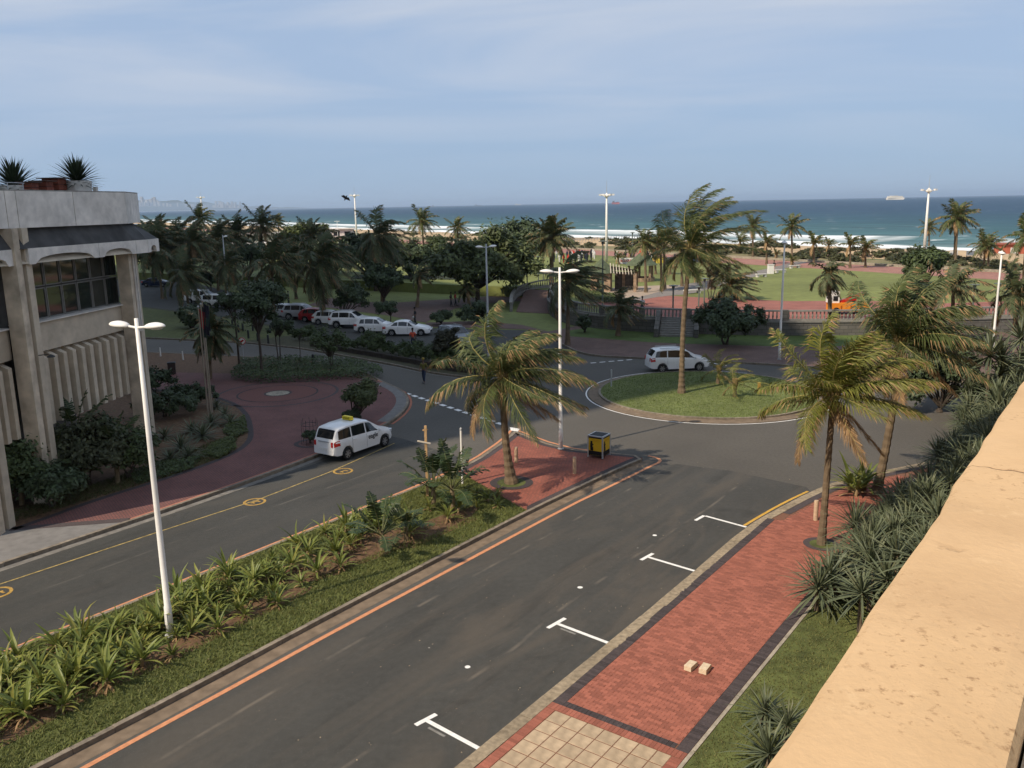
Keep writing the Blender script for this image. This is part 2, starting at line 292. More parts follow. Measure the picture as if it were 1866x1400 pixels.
TENS = {20: ('twentieth', 'twenty'), 30: ('thirtieth', 'thirty'), 40: ('fortieth', 'forty'), 50: ('fiftieth', 'fifty'), 60: ('sixtieth', 'sixty'), 70: ('seventieth', 'seventy'), 80: ('eightieth', 'eighty'), 90: ('ninetieth', 'ninety')}
def ordn(i):
    if i < 20: return ORD[i]
    if i >= 100: return 'hundred and ' + ordn(i - 100) if i > 100 else 'hundredth'
    t = i // 10 * 10; return TENS[t][0] if i == t else TENS[t][1] + '-' + ORD[i - t]
def rank(objs, phrase, tail='counted from the left'):   # singles alike things out by their order across the picture
    for i, o in enumerate(sorted(objs, key=lambda o: pix(o.location)[0])):
        o['label'] = f'{phrase}, {ordn(i + 1)} {tail}'
def kerb(line, parent, w=0.15, h=0.13, seg=1.0, m=None, z0=-0.03):
    a = resample(line, seg); b = offs(a, w)
    for i in range(len(a) - 1):
        g = 0.006; e = (a[i + 1] - a[i]).length; t = g / max(e, 0.05)
        p = [a[i].lerp(a[i + 1], t), a[i].lerp(a[i + 1], 1 - t), b[i].lerp(b[i + 1], 1 - t), b[i].lerp(b[i + 1], t)]
        dz = RNG.uniform(-0.006, 0.006)
        MB().prism(p, z0, h + dz).build('kerb_stone', m or KERB, parent)
def lerp(a, b, t): return a + (b - a) * t
def interp(x, xs, ys):
    if x <= xs[0]: return ys[0]
    for i in range(len(xs) - 1):
        if x <= xs[i + 1]: return lerp(ys[i], ys[i + 1], (x - xs[i]) / max(1e-9, xs[i + 1] - xs[i]))
    return ys[-1]
# ================================================================ SETTING
SV, TV = V((0.84, 0.5426, 0)), V((-0.5426, 0.84, 0))      # seaward and along the shore
def ST(s, t, z=0.0): p = SV * s + TV * t; return V((p.x, p.y, z))
g = struct(MB().sheet([ST(-600, -900), ST(150, -900), ST(150, 4000), ST(-3000, 4000)], -0.03).build('ground', LAWN))
# the street: one asphalt sheet, the islands stand on it
FARK = smooth(GL((150, 612), (273, 618), (497, 628), (720, 667), (775, 680), (850, 690)), 1)
FARK2 = smooth([V((4.2, 74, 0)), V((5.2, 69.5, 0)), V((6.6, 67, 0)), V((10.6, 65.6, 0)), V((20.8, 61.6, 0)), V((26.6, 57, 0)), V((36, 50, 0)), V((60, 34, 0))], 2)
road_poly = [V((-75, -15, 0)), V((60, -15, 0)), V((60, 34, 0))] + FARK2[::-1] + [V((0.8, 74, 0))] + FARK[::-1] + [V((-75, 96, 0))]
road = struct(MB().sheet(road_poly, 0.0).build('road', ASPH))
lot = struct(MB().sheet([(p.x, p.y) for p in GL((1043, 632), (955, 602), (780, 598), (560, 566), (420, 532), (255, 492), (150, 500), (250, 560), (420, 583), (560, 609), (700, 638), (800, 658), (880, 680), (1003, 668))], 0.006).build('car_park_surface', ASPH3))
# ---- median island
KL = smooth([V((-22.5, 10.5, 0)), V((-14.55, 21.3, 0))] + GL((299, 1079), (600, 956), (771, 887), (860, 848), (922, 805), (938, 789)), 1)
KRi = smooth([V((-18.9, 5.2, 0)), V((-10.44, 16.8, 0))] + GL((334, 1271), (575, 1140), (815, 1015), (964, 937), (1085, 879), (1150, 849), (1178, 838)), 1)
TIPM = GL((1181, 836), (1109, 829), (1022, 822), (938, 789))
TIPM = smooth(TIPM, 1)
med = KL + TIPM[::-1] + KRi[::-1]
# clean polygon: left side up, tip across, right side down
med = KL[:-1] + [KL[-1]] + TIPM[::-1][1:-1] + KRi[::-1]
medin = inset(med, 0.15)
pA, pB = G(842, 868), G(960, 936)                    # where the planting ends and the brick begins
nn = V((-(pB - pA).y, (pB - pA).x, 0)).normalized()
if nn.dot(V((-0.05, 45, 0)) - pA) < 0: nn = -nn
brick_poly = clip(medin, pA, nn); plant_poly = clip(medin, pA - nn * 0.004, -nn)
island = struct(MB().prism(plant_poly, -0.02, 0.11).build('median_bed', GRASS))
island2 = struct(MB().prism(brick_poly, -0.02, 0.115).build('median_paving', BRKT))
bb = offs(brick_poly + [brick_poly[0]], 0.28)[:-1]
mk = MB(); k = len(brick_poly)
for i in range(k):
    j = (i + 1) % k
    if (brick_poly[i] - pA).dot(nn) < 0.05 and (brick_poly[j] - pA).dot(nn) < 0.05: continue
    mk.add([(brick_poly[i].x, brick_poly[i].y, 0.119), (brick_poly[j].x, brick_poly[j].y, 0.119), (bb[j].x, bb[j].y, 0.119), (bb[i].x, bb[i].y, 0.119)], [(0, 1, 2, 3)])
mk.build('edge_band', BRKD, island2)
ke = struct(thing('median_kerb', None, None))
cyc = med if area(med) > 0 else med[::-1]
kerb(cyc, ke, 0.15, 0.13, 1.0)
# bare soil patches among the plants
for (u, v, a, b_) in ((640, 1010, 3.4, 1.6), (800, 960, 2.6, 1.2), (470, 1110, 2.2, 0.8), (15, 1330, 1.8, 1.0), (310, 1190, 2.6, 0.8), (200, 1240, 2.4, 0.7)):
    c = G(u, v, 0.11); rr = random.Random(u); pts = []
    for i in range(18):
        an = 2 * pi * i / 18; r = rr.uniform(0.75, 1.1); x, y = a * cos(an) * r, b_ * sin(an) * r * 0.7
        pts.append((c.x + x * 0.58 - y * 0.81, c.y + x * 0.81 + y * 0.58))
    MB().sheet(pts, 0.1145 + u * 1e-6).build('soil_patch', SOIL, island)
# ---- painted lines and gutters on the street
def line(name, ln, w0, w1, z, m): return MB().ribbon(ln, w0, w1, z).build(name, m, road)
OL = smooth([V((-22.9, 10.2, 0))] + GL((0, 1191), (299, 1072), (600, 950), (771, 881), (856, 842), (917, 800), (933, 783)), 1)
OR = smooth([V((-18, 5.0, 0))] + GL((152, 1400), (480, 1222), (629, 1140), (851, 1022), (1040, 921), (1103, 891), (1185, 850), (1204, 842), (1200, 835), (1181, 831)), 1)
line('gutter', KRi, -0.02, -0.48, 0.004, GUTT)
line('orange_line', OR, -0.075, 0.075, 0.008, ORNG)
line('orange_line', OL, -0.07, 0.07, 0.008, ORNG)
line('gutter', KL, 0.02, 0.24, 0.004, GUTT)
line('orange_line', smooth(GL((936, 782), (1022, 814), (1109, 826)), 1), -0.07, 0.07, 0.008, ORNG)
MB().sheet([(p.x, p.y) for p in GL((929, 779), (947, 782), (944, 787), (931, 785))], 0.012).build('painted_nose', WHTP, road)
# the newer, greyer strip of the near carriageway
near = [V((-18, 4.6, 0))] + GL((152, 1402), (629, 1142), (1040, 923), (1185, 852), (1235, 846), (1330, 858), (1470, 888)) + GL((1480, 899), (1363, 963), (1220, 1088), (995, 1273), (838, 1402)) + [V((-6, 9.5, 0))]
MB().sheet([(p.x, p.y) for p in near], 0.0025).build('carriageway_overlay', ASPH2, road)
far_ = [V((-22, 10.6, 0))] + GL((0, 1189), (299, 1070), (600, 948), (771, 879), (856, 840), (735, 800), (702, 793), (584, 842), (360, 917), (0, 1037)) + [V((-27, 15, 0))]
MB().sheet([(p.x, p.y) for p in far_], 0.0025).build('carriageway_overlay', ASPH3, road)
# parking bays on the near carriageway
for (a, b_, c, d) in (((757, 1322), (795, 1302), (775, 1312), (877, 1367)), ((998, 1145), (1030, 1127), (1013, 1136), (1108, 1172)), ((1168, 1021), (1190, 1009), (1179, 1015), (1266, 1041)), ((1267, 949), (1283, 940), (1283, 940), (1360, 961))):
    a, b_, c, d = G(*a), G(*b_), G(*c), G(*d)
    MB().ribbon([a, b_], -0.065, 0.065, 0.0075).build('bay_mark', WHTP, road)
    e = (d - c).normalized(); MB().ribbon([c + e * 0.07, d], -0.06, 0.06, 0.0075).build('bay_line', WHTP, road)
    h = c + e * 0.3 - (b_ - a).normalized() * 0.17
    if c.y < 25: MB().ribbon([h, h + e * 0.55], -0.035, 0.035, 0.0065).build('old_bay_line', WHTW, road)
for (u, v, r) in ((852, 1216, 0.075), (1057, 1071, 0.085), (1193, 976, 0.08), (782, 1181, 0.03), (1162, 999, 0.03)):
    c = G(u, v); MB().sheet([(c.x + r * cos(i * pi / 7) * (1 + 0.12 * sin(3 * i)), c.y + r * sin(i * pi / 7)) for i in range(14)], 0.0085).build('paint_spot', WHTP if r > 0.06 else WHTW, road)
yl = smooth(GL((1362, 960), (1400, 937), (1440, 915), (1478, 897)), 1); line('yellow_line', offs(yl, 0.14), -0.06, 0.06, 0.008, mat('kerb_yellow', (0.52, 0.30, 0.05), 0.75, 0.25, 9))
# taxi rank line with its ringed symbols
tl = GL((-60, 1087), (0, 1065), (300, 966), (470, 911), (600, 861), (719, 808)); line('yellow_line', tl, -0.04, 0.04, 0.008, YELD)
ringd = (G(625, 858) - G(464, 915)).normalized()
for (u, v) in ((625, 859), (464, 915), (-6, 1081)):
    c = G(u, v); mb = MB(); n = 28; vs = []
    for r in (0.36, 0.47): vs += [(c.x + r * cos(2 * pi * i / n), c.y + r * sin(2 * pi * i / n), 0.0085) for i in range(n)]
    mb.add(vs, [(i, (i + 1) % n, n + (i + 1) % n, n + i) for i in range(n)])
    q = V((-ringd.y, ringd.x, 0)); mb.ribbon([c - ringd * 0.2, c + ringd * 0.2], -0.04, 0.05, 0.0085); mb.ribbon([c - q * 0.16 - ringd * 0.12, c + q * 0.02 - ringd * 0.12], -0.04, 0.04, 0.0095); mb.ribbon([c - q * 0.2 + ringd * 0.14, c - q * 0.02 + ringd * 0.12], -0.04, 0.04, 0.0095)
    mb.build('ring_mark', YELP, road)
# give-way dashes
def dashes(a, b_, n, w, fill=0.62):
    a, b_ = G(*a), G(*b_); e = (b_ - a) / n
    for i in range(n): MB().ribbon([a + e * i, a + e * (i + fill)], -w, w, 0.008).build('give_way_dash', WHTP, road)
dashes((740, 717), (922, 776), 13, 0.15)
dashes((940, 684), (1001, 671), 3, 0.10, 0.75); dashes((1076, 662), (1158, 655), 5, 0.10, 0.62)
dashes((1287, 660), (1330, 668), 3, 0.07, 0.6)
line('edge_line', offs(FARK, -0.16), -0.06, 0.06, 0.006, WHTW)
# ---- roundabout
RC, RR = V((12.35, 52.95, 0)), 7.5
def circ(r, n=64, a0=0): return [V((RC.x + r * cos(a0 + 2 * pi * i / n), RC.y + r * sin(a0 + 2 * pi * i / n), 0)) for i in range(n)]
rb = struct(MB().prism(circ(6.72), -0.02, 0.15).build('roundabout_lawn', mat('roundabout_lawn', (0.125, 0.145, 0.048), 0.95, 0.18, 3, 0.4, 90, big=0.22, bigscale=0.35)))
ap = MB(); a_, b_ = circ(RR, 64), circ(6.87, 64)
ap.add([(p.x, p.y, 0.03) for p in a_] + [(p.x, p.y, 0.07) for p in b_] + [(p.x, p.y, -0.01) for p in a_], [(i, (i + 1) % 64, 64 + (i + 1) % 64, 64 + i) for i in range(64)] + [(128 + i, 128 + (i + 1) % 64, (i + 1) % 64, i) for i in range(64)])
ap.build('apron', GUTT, rb)
rk = struct(thing('roundabout_kerb', None, None)); kerb(circ(6.87) + [circ(6.87)[0]], rk, 0.14, 0.165, 0.9)
c1 = circ(RR + 0.14); MB().ribbon(c1[10:] + c1[:51][:0] + c1[:1], -0.042, 0.042, 0.009).build('edge_line', WHTP, road)
MB().ribbon(c1[0:1] + c1[1:4], -0.055, 0.055, 0.009).build('edge_line', WHTW, road)
# ---- left pavement with its paved circle
LK = smooth([V((-31, 9, 0)), V((-17.85, 27.78, 0)), V((-13.3, 34.24, 0)), V((-9.75, 40.1, 0)), V((-7.25, 45.3, 0)), V((-6.35, 49.2, 0)), V((-6.4, 52.6, 0)), V((-7.3, 55.6, 0)), V((-8.9, 58.2, 0)), V((-11.5, 63.5, 0)), V((-16, 67.5, 0)), V((-24, 70.5, 0)), V((-44, 77, 0))], 2)
BO = smooth([V((-21.3, 28, 0)), V((-19.06, 31.71, 0)), V((-17.85, 34.35, 0)), V((-15.36, 38.0, 0)), V((-14.0, 41, 0)), V((-13.9, 43.2, 0)), V((-14.42, 45.2, 0)), V((-15.78, 49.1, 0)), V((-17.67, 52.5, 0)), V((-21.5, 56, 0)), V((-40, 62, 0))], 2)
pav = struct(MB().prism(offs(LK, 0.16) + [V((-46, 60, 0)), V((-46, 9, 0))], -0.02, 0.12).build('left_pavement', SOIL))
GP = mat('grey_paving', (0.17, 0.16, 0.15), 0.9, 0.15, 3, 0.2, 60)
fp = offs(LK, 0.17); i0 = next(i for i, p in enumerate(fp) if p.y > 31.2)
i1 = next(i for i, p in enumerate(fp) if p.y > 60)
bo0 = [p for p in BO if p.y > 31.0]
bp_ = fp[i0:i1] + [V((-12.5, 60.2, 0)), V((-22, 62.5, 0)), V((-40, 66, 0))] + bo0[::-1]
MB().sheet(bp_, 0.128).build('brick_paving', brickmat('pavement_brick', (0.185, 0.078, 0.066), (0.150, 0.068, 0.060), (0.09, 0.055, 0.05), 0.22, 0.11, rot=0.955), pav)
MB().sheet([fp[i0 - 1], fp[i0], bo0[0], V((-21.0, 30.3, 0)), V((-30, 17, 0)), V((-26, 15.5, 0))], 0.128).build('slab_paving', GP, pav)
MB().ribbon([fp[i0], bo0[0]], -0.22, 0.22, 0.133).build('dark_band', BRKD, pav)
MB().ribbon(bo0, 0.0, -0.3, 0.133).build('dark_band', BRKD, pav)
MB().ribbon(fp[i0:i1], 0.0, 0.12, 0.133).build('sunlit_edge', mat('sunlit_brick', (0.40, 0.16, 0.10), 0.85, 0.15, 9, island=0.1), pav)  # sunlight along the kerb, put into the colour of the edge strip
PC = V((-15.4, 55.0, 0))
def ring(r0, r1, z, m, nm, n=48, e=1.0):
    mb = MB(); vs = []
    for r in (r0, r1): vs += [(PC.x + r * cos(2 * pi * i / n), PC.y + r * e * sin(2 * pi * i / n), z) for i in range(n)]
    mb.add(vs, [(i, (i + 1) % n, n + (i + 1) % n, n + i) for i in range(n)]); mb.build(nm, m, pav)
ring(3.75, 3.95, 0.133, BRKD, 'dark_ring'); ring(2.5, 2.62, 0.133, BRKD, 'dark_ring'); ring(0.0, 0.75, 0.134, CONC, 'centre_disc'); ring(0.75, 0.9, 0.133, BRKD, 'dark_ring'); ring(1.0, 2.45, 0.1315, mat('worn_brick', (0.15, 0.062, 0.050), 0.85, 0.15, 9), 'worn_ring')
lk = struct(thing('left_kerb', None, None)); kerb(LK, lk, 0.16, 0.14, 1.0)
cf = [p for p in LK if 46 < p.y < 59]; MB().ribbon(cf, 0.16, 0.8, 0.1345).build('ramp_band', GP, pav); line('orange_line', offs(cf, -0.12), -0.07, 0.07, 0.008, mat('faded_orange', (0.36, 0.13, 0.075), 0.8, 0.2, 8))
line('gutter', [p for p in LK if p.y < 46], -0.02, -0.35, 0.005, mat('pale_gutter', (0.17, 0.155, 0.135), 0.9, 0.3, 3))
# ---- right pavement: bricks and slabs laid one by one
RK = smooth([V((-9.5, 5.4, 0)), V((-1.29, 16.54, 0)), V((0.7, 19.21, 0)), V((4.77, 24.67, 0)), V((8.74, 30.25, 0)), V((10.6, 32.1, 0)), V((12.41, 33.9, 0)), V((14.03, 35.2, 0)), V((16.5, 36.4, 0)), V((24, 40, 0)), V((40, 46, 0))], 1)
RD = V((0.5905, 0.807, 0)); RN = V((0.807, -0.5905, 0))         # along the street, and away from it
R0 = V((-1.29, 16.54, 0))
def RP(a, b, z=0.0): p = R0 + RD * a + RN * b; return V((p.x, p.y, z))
rp = struct(MB().prism(offs(RK, -0.36) + [V((44, 40, 0)), V((-4, -15, 0)), V((-12, -2, 0))], -0.02, 0.113).build('right_pavement', JOINT))
rkk = struct(thing('right_kerb', None, None)); kerb(RK[::-1], rkk, 0.34, 0.12, 1.0, m=mat('kerb_beige', (0.27, 0.215, 0.145), 0.92, 0.3, 7, 0.5, 50, island=0.12))
PWID = 3.95                                                        # paving width from kerb back to the grass edge
CB = 3.15                                                          # where the dark cross band lies along the street
def piece(nm, a0, a1, b0, b1, z0, z1, mesh_cache, m, jitter=0.0):
    key = (nm, round(a1 - a0, 3), round(b1 - b0, 3))
    if key not in mesh_cache:
        x, y = (a1 - a0) / 2, (b1 - b0) / 2; c = 0.003 if nm == 'brick' else 0.006
        mb = MB(); lo = [(-x, -y), (x, -y), (x, y), (-x, y)]; hi = [(-x + c, -y + c), (x - c, -y + c), (x - c, y - c), (-x + c, y - c)]; h = z1 - z0
        mb.add([(p[0], p[1], 0) for p in lo] + [(p[0], p[1], h - c) for p in lo] + [(p[0], p[1], h) for p in hi], [(0, 1, 5, 4), (1, 2, 6, 5), (2, 3, 7, 6), (3, 0, 4, 7), (4, 5, 9, 8), (5, 6, 10, 9), (6, 7, 11, 10), (7, 4, 8, 11), (8, 9, 10, 11)])
        mesh_cache[key] = mb.mesh(nm, m)
    p = RP((a0 + a1) / 2, (b0 + b1) / 2, z0 + RNG.uniform(-jitter, jitter))
    o = inst(nm, mesh_cache[key], rp, p, (RNG.uniform(-1, 1) * jitter, RNG.uniform(-1, 1) * jitter, atan2(RD.y, RD.x) + RNG.uniform(-1, 1) * jitter * 0.5)); return o
MC = {}
cand = []
bw, bl = 0.105, 0.21                                              # stretcher rows across the pavement
b_lo, b_hi = 0.36 + 0.30, PWID - 0.32
r = 0; a = CB + 0.16
while a < 26:
    b = b_lo - (bl / 2 if r % 2 else 0)
    while b < b_hi:
        b0, b1 = max(b, b_lo), min(b + bl, b_hi)
        if b1 - b0 > 0.03: cand.append((a, a + bw, b0, b1))
        b += bl
    a += bw; r += 1
pvp = [(p.x, p.y) for p in offs(RK, -0.66)] + [(44, 40), (-4, -15), (-12, -2)]
cand = [c for c in cand if c[0] < 18 or all(inside(pvp, RP(x, y).x, RP(x, y).y) for x in c[:2] for y in c[2:])]
far = MB(); nobj = 0
for c in cand:
    a0, a1, b0, b1 = c; p = RP((a0 + a1) / 2, (b0 + b1) / 2)
    u, v = pix((p.x, p.y, 0.12))
    if nobj < 300 and 0 < u < PW and v < PH and a0 < CB + 3:
        piece('brick', a0 + 0.0022, a1 - 0.0022, b0 + 0.0022, b1 - 0.0022, 0.09, 0.122, MC, BRK, 0.0025); nobj += 1
    else:
        dz = RNG.uniform(-0.002, 0.002); e = 0.003; q = [RP(a0 + e, b0 + e), RP(a1 - e, b0 + e), RP(a1 - e, b1 - e), RP(a0 + e, b1 - e)][::-1]
        far.add([(x.x, x.y, 0.09) for x in q] + [(x.x, x.y, 0.122 + dz) for x in q], [(4, 5, 6, 7), (0, 1, 5, 4), (1, 2, 6, 5), (2, 3, 7, 6), (3, 0, 4, 7)])
tag(far.build('brick_field', BRK, rp), kind='stuff')
db = MB()                                                         # dark header courses both sides and across
def darkrun(a0, a1, b0, b1, alongb):
    x = a0 if not alongb else b0; end = a1 if not alongb else b1
    while x < end - 0.05:
        y = min(x + 0.105, end); q = ([RP(x + .003, b0), RP(y - .003, b0), RP(y - .003, b1), RP(x + .003, b1)] if not alongb else [RP(a0, x + .003), RP(a1, x + .003), RP(a1, y - .003), RP(a0, y - .003)])[::-1]
        dz = RNG.uniform(-0.002, 0.002); db.add([(p.x, p.y, 0.09) for p in q] + [(p.x, p.y, 0.123 + dz) for p in q], [(4, 5, 6, 7), (0, 1, 5, 4), (1, 2, 6, 5), (2, 3, 7, 6), (3, 0, 4, 7)]); x += 0.105
darkrun(CB - 0.05, 18.0, 0.37, 0.655, False); MB().ribbon([p for p in RK if (p - R0).dot(RD) > 17.9], -0.362, -0.66, 0.1235).build('dark_band', BRKD, rp); darkrun(CB - 0.05, 26, PWID - 0.315, PWID - 0.02, False); darkrun(CB - 0.05, CB + 0.155, 0.66, PWID - 0.32, True)
tag(db.build('dark_course', BRKD, rp), kind='stuff')
rc_ = MB()                                                        # red soldier course round the slabs
def redrun(a0, a1, b0, b1, alongb):
    x = a0 if not alongb else b0; end = a1 if not alongb else b1
    while x < end - 0.05:
        y = min(x + 0.105, end); q = ([RP(x + .003, b0), RP(y - .003, b0), RP(y - .003, b1), RP(x + .003, b1)] if not alongb else [RP(a0, x + .003), RP(a1, x + .003), RP(a1, y - .003), RP(a0, y - .003)])[::-1]
        rc_.add([(p.x, p.y, 0.09) for p in q] + [(p.x, p.y, 0.1225) for p in q], [(4, 5, 6, 7), (0, 1, 5, 4), (1, 2, 6, 5), (2, 3, 7, 6), (3, 0, 4, 7)]); x += 0.105
redrun(CB - 0.3, CB - 0.055, 0.37, PWID - 0.02, True); redrun(-4, CB - 0.3, 0.37, 0.62, False); redrun(-4, CB - 0.3, PWID - 0.27, PWID - 0.02, False)
tag(rc_.build('red_course', BRK, rp), kind='stuff')
a = CB - 0.31
while a > -2.2:
    b = 0.63
    while b < PWID - 0.3:
        b1 = min(b + 0.45, PWID - 0.275)
        if b1 - b > 0.08: piece('slab', a - 0.45 + 0.013, a - 0.013, b + 0.010, b1 - 0.010, 0.085, 0.121, MC, SLAB, 0.002)
        b += 0.45
    a -= 0.45
MB().prism([RP(-6, PWID), RP(26, PWID), RP(26, PWID + 0.09), RP(-6, PWID + 0.09)], 0.08, 0.135).build('grass_edging', CONC, rp)
gr = [RP(-8, PWID + 0.10), RP(26, PWID + 0.10), V((24, 39, 0)), V((40, 44, 0)), V((40, 30, 0)), RP(-8, 9)]
MB().sheet(gr, 0.118).build('grass_verge', mat('verge_grass', (0.095, 0.110, 0.032), 0.95, 0.3, 3, 0.7, 90, big=0.25, bigscale=0.8), rp)
# ---- far pavement, bed and verge beyond the street
fpv = struct(MB().prism(offs(FARK2, 0.16) + [V((70, 44, 0)), V((70, 70, 0)), V((48, 76, 0)), V((26, 79, 0)), V((6.5, 84, 0)), V((3, 80, 0))], -0.02, 0.11).build('far_pavement', PINKT))
fk = struct(thing('far_kerb', None, None)); kerb(FARK2, fk, 0.16, 0.13, 1.2)
lawn_lo = GL((1030, 606), (1035, 615), (1179, 626), (1250, 629), (1420, 634), (1520, 634), (1640, 625), (1640, 600), (1420, 600), (1130, 590))
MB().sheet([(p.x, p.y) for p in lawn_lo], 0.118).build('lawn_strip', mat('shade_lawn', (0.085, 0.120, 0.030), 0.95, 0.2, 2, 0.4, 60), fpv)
bed = offs(FARK, 0.16) + GL((882, 681), (878, 672), (800, 656), (700, 636), (560, 607), (420, 580), (255, 560), (150, 540))
bd = struct(MB().prism(bed, -0.02, 0.12).build('planting_bed', mat('bed_soil', (0.06, 0.055, 0.03), 0.95, 0.3, 2, 0.6, 40)))
verge = [p for p in offs(FARK, 0.18) if p.x < -19] + GL((560, 610), (420, 583), (255, 562))
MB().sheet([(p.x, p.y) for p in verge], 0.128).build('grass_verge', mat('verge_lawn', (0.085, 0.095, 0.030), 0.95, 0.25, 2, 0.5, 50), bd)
bk = struct(thing('bed_kerb', None, None)); kerb(FARK, bk, 0.15, 0.14, 1.2)
pth = struct(MB().sheet([(p.x, p.y) for p in GL((560, 556), (700, 574), (775, 588), (830, 562), (900, 552), (965, 548), (985, 536), (940, 537), (820, 545), (700, 553), (600, 543))], 0.0).build('park_path', PINKT))
MB().sheet([(p.x, p.y) for p in GL((775, 588), (870, 585), (950, 592), (1030, 612), (1040, 628), (955, 600), (780, 596))], 0.004).build('path_branch', PINKT, pth)
# ---- raised park behind the retaining wall
ZP = 1.3
WALL = smooth([V((100, 78, 0)), V((60, 76.5, 0)), V((38, 75.2, 0)), V((24, 75.4, 0)), V((14.3, 78.6, 0)), V((9.5, 81.2, 0)), V((6.9, 84.5, 0)), V((5.2, 90, 0)), V((4.6, 96, 0)), V((4.8, 101, 0)), V((5.8, 106.5, 0))], 2)
plat = WALL + [V((2, 112, 0)), V((-20, 126, 0)), V((-60, 150, 0)), V((-160, 210, 0)), ST(140, 600), ST(140, -60)]
park = struct(MB().prism(plat[::-1] if area(plat) < 0 else plat, -0.5, ZP).build('raised_park', LAWN))
MB().sheet([(p.x, p.y) for p in GL((1068, 552), (1150, 549), (1215, 539), (1290, 543), (1440, 549), (1560, 548), (1720, 553), (1866, 548), (1866, 574), (1700, 572), (1560, 586), (1440, 588), (1330, 585), (1210, 578), (1130, 567), (1085, 556), z=ZP)], ZP + 0.004).build('red_plaza', brickmat('plaza_brick', (0.30, 0.115, 0.085), (0.25, 0.10, 0.08), (0.18, 0.09, 0.07), 0.3, 0.3), park)
MB().sheet([(p.x, p.y) for p in smooth(GL((1150, 549), (1215, 539), (1262, 536), (1310, 521), (1400, 498), (1478, 476), (1500, 469), (1482, 468), (1440, 480), (1380, 494), (1290, 512), (1190, 526), (1085, 533), (1072, 550), z=ZP), 1)], ZP + 0.007).build('grey_path', mat('grey_path', (0.19, 0.17, 0.155), 0.9, 0.12, 1), park)
MB().sheet([(p.x, p.y) for p in GL((1078, 540), (1150, 546), (1230, 524), (1232, 519), (1120, 524), z=ZP)], ZP + 0.010).build('pale_paving', mat('pale_paving', (0.33, 0.26, 0.20), 0.9, 0.1, 1), park)
MB().sheet([ST(113, -60), ST(124, -60), ST(124, 600), ST(113, 600)], ZP + 0.006).build('promenade', brickmat('promenade_brick', (0.34, 0.17, 0.13), (0.28, 0.14, 0.11), (0.2, 0.11, 0.09), 0.4, 0.4), park)
MB().prism([ST(124.2, -60), ST(124.6, -60), ST(124.6, 500), ST(124.2, 500)], ZP, ZP + 0.35).build('promenade_wall', CONC, park)
MB().sheet([ST(124.7, -60), ST(139.5, -60), ST(139.5, 600), ST(124.7, 600)], ZP + 0.005).build('sandy_edge', mat('sand_grass', (0.26, 0.20, 0.11), 0.95, 0.3, 0.25, col2=(0.10, 0.115, 0.045)), park)
rmp = [V((0.6, 97, 0.0)), V((4.4, 95, 0.0)), V((5.6, 107.5, ZP + 0.01)), V((2.0, 110, ZP + 0.01))]
struct(MB().add([(p.x, p.y, p.z + 0.015) for p in rmp] + [(p.x, p.y, -0.3) for p in rmp], [(0, 1, 2, 3), (0, 4, 5, 1), (1, 5, 6, 2), (2, 6, 7, 3), (3, 7, 4, 0)]).build('ramp', PINKT))
# ---- beach, sea, far coast
SAND = mat('sand', (0.42, 0.31, 0.19), 0.95, 0.15, 0.5, 0.5, 3, big=0.12, bigscale=0.05)
def shore(t):
    k = min(1, max(0, (150 - t) / 45)); return 195 + 20 * k * k * (3 - 2 * k)
rs = random.Random(3)
def beachz(s, t):
    d = shore(t); base = interp(s, [138, 146, 158, 172, d, d + 60], [1.32, 1.9, 1.7, 0.6, -2.0, -7])
    if 141 < s < 168: base += 0.35 * sin(t * 0.21 + s * 0.3) + 0.25 * sin(t * 0.5 + 1.3)
    return base
ss = [138, 141, 144, 147, 150, 153, 156, 160, 165, 170, 176, 183, 190, 195, 200, 206, 212, 220, 230, 260]; ts = [-80 + 7 * i for i in range(150)]
mb = MB(); mb.add([ST(s, t, beachz(s, t)) for t in ts for s in ss], [(i * len(ss) + j, i * len(ss) + j + 1, (i + 1) * len(ss) + j + 1, (i + 1) * len(ss) + j) for i in range(len(ts) - 1) for j in range(len(ss) - 1)])
struct(mb.build('beach', SAND, smooth=True))
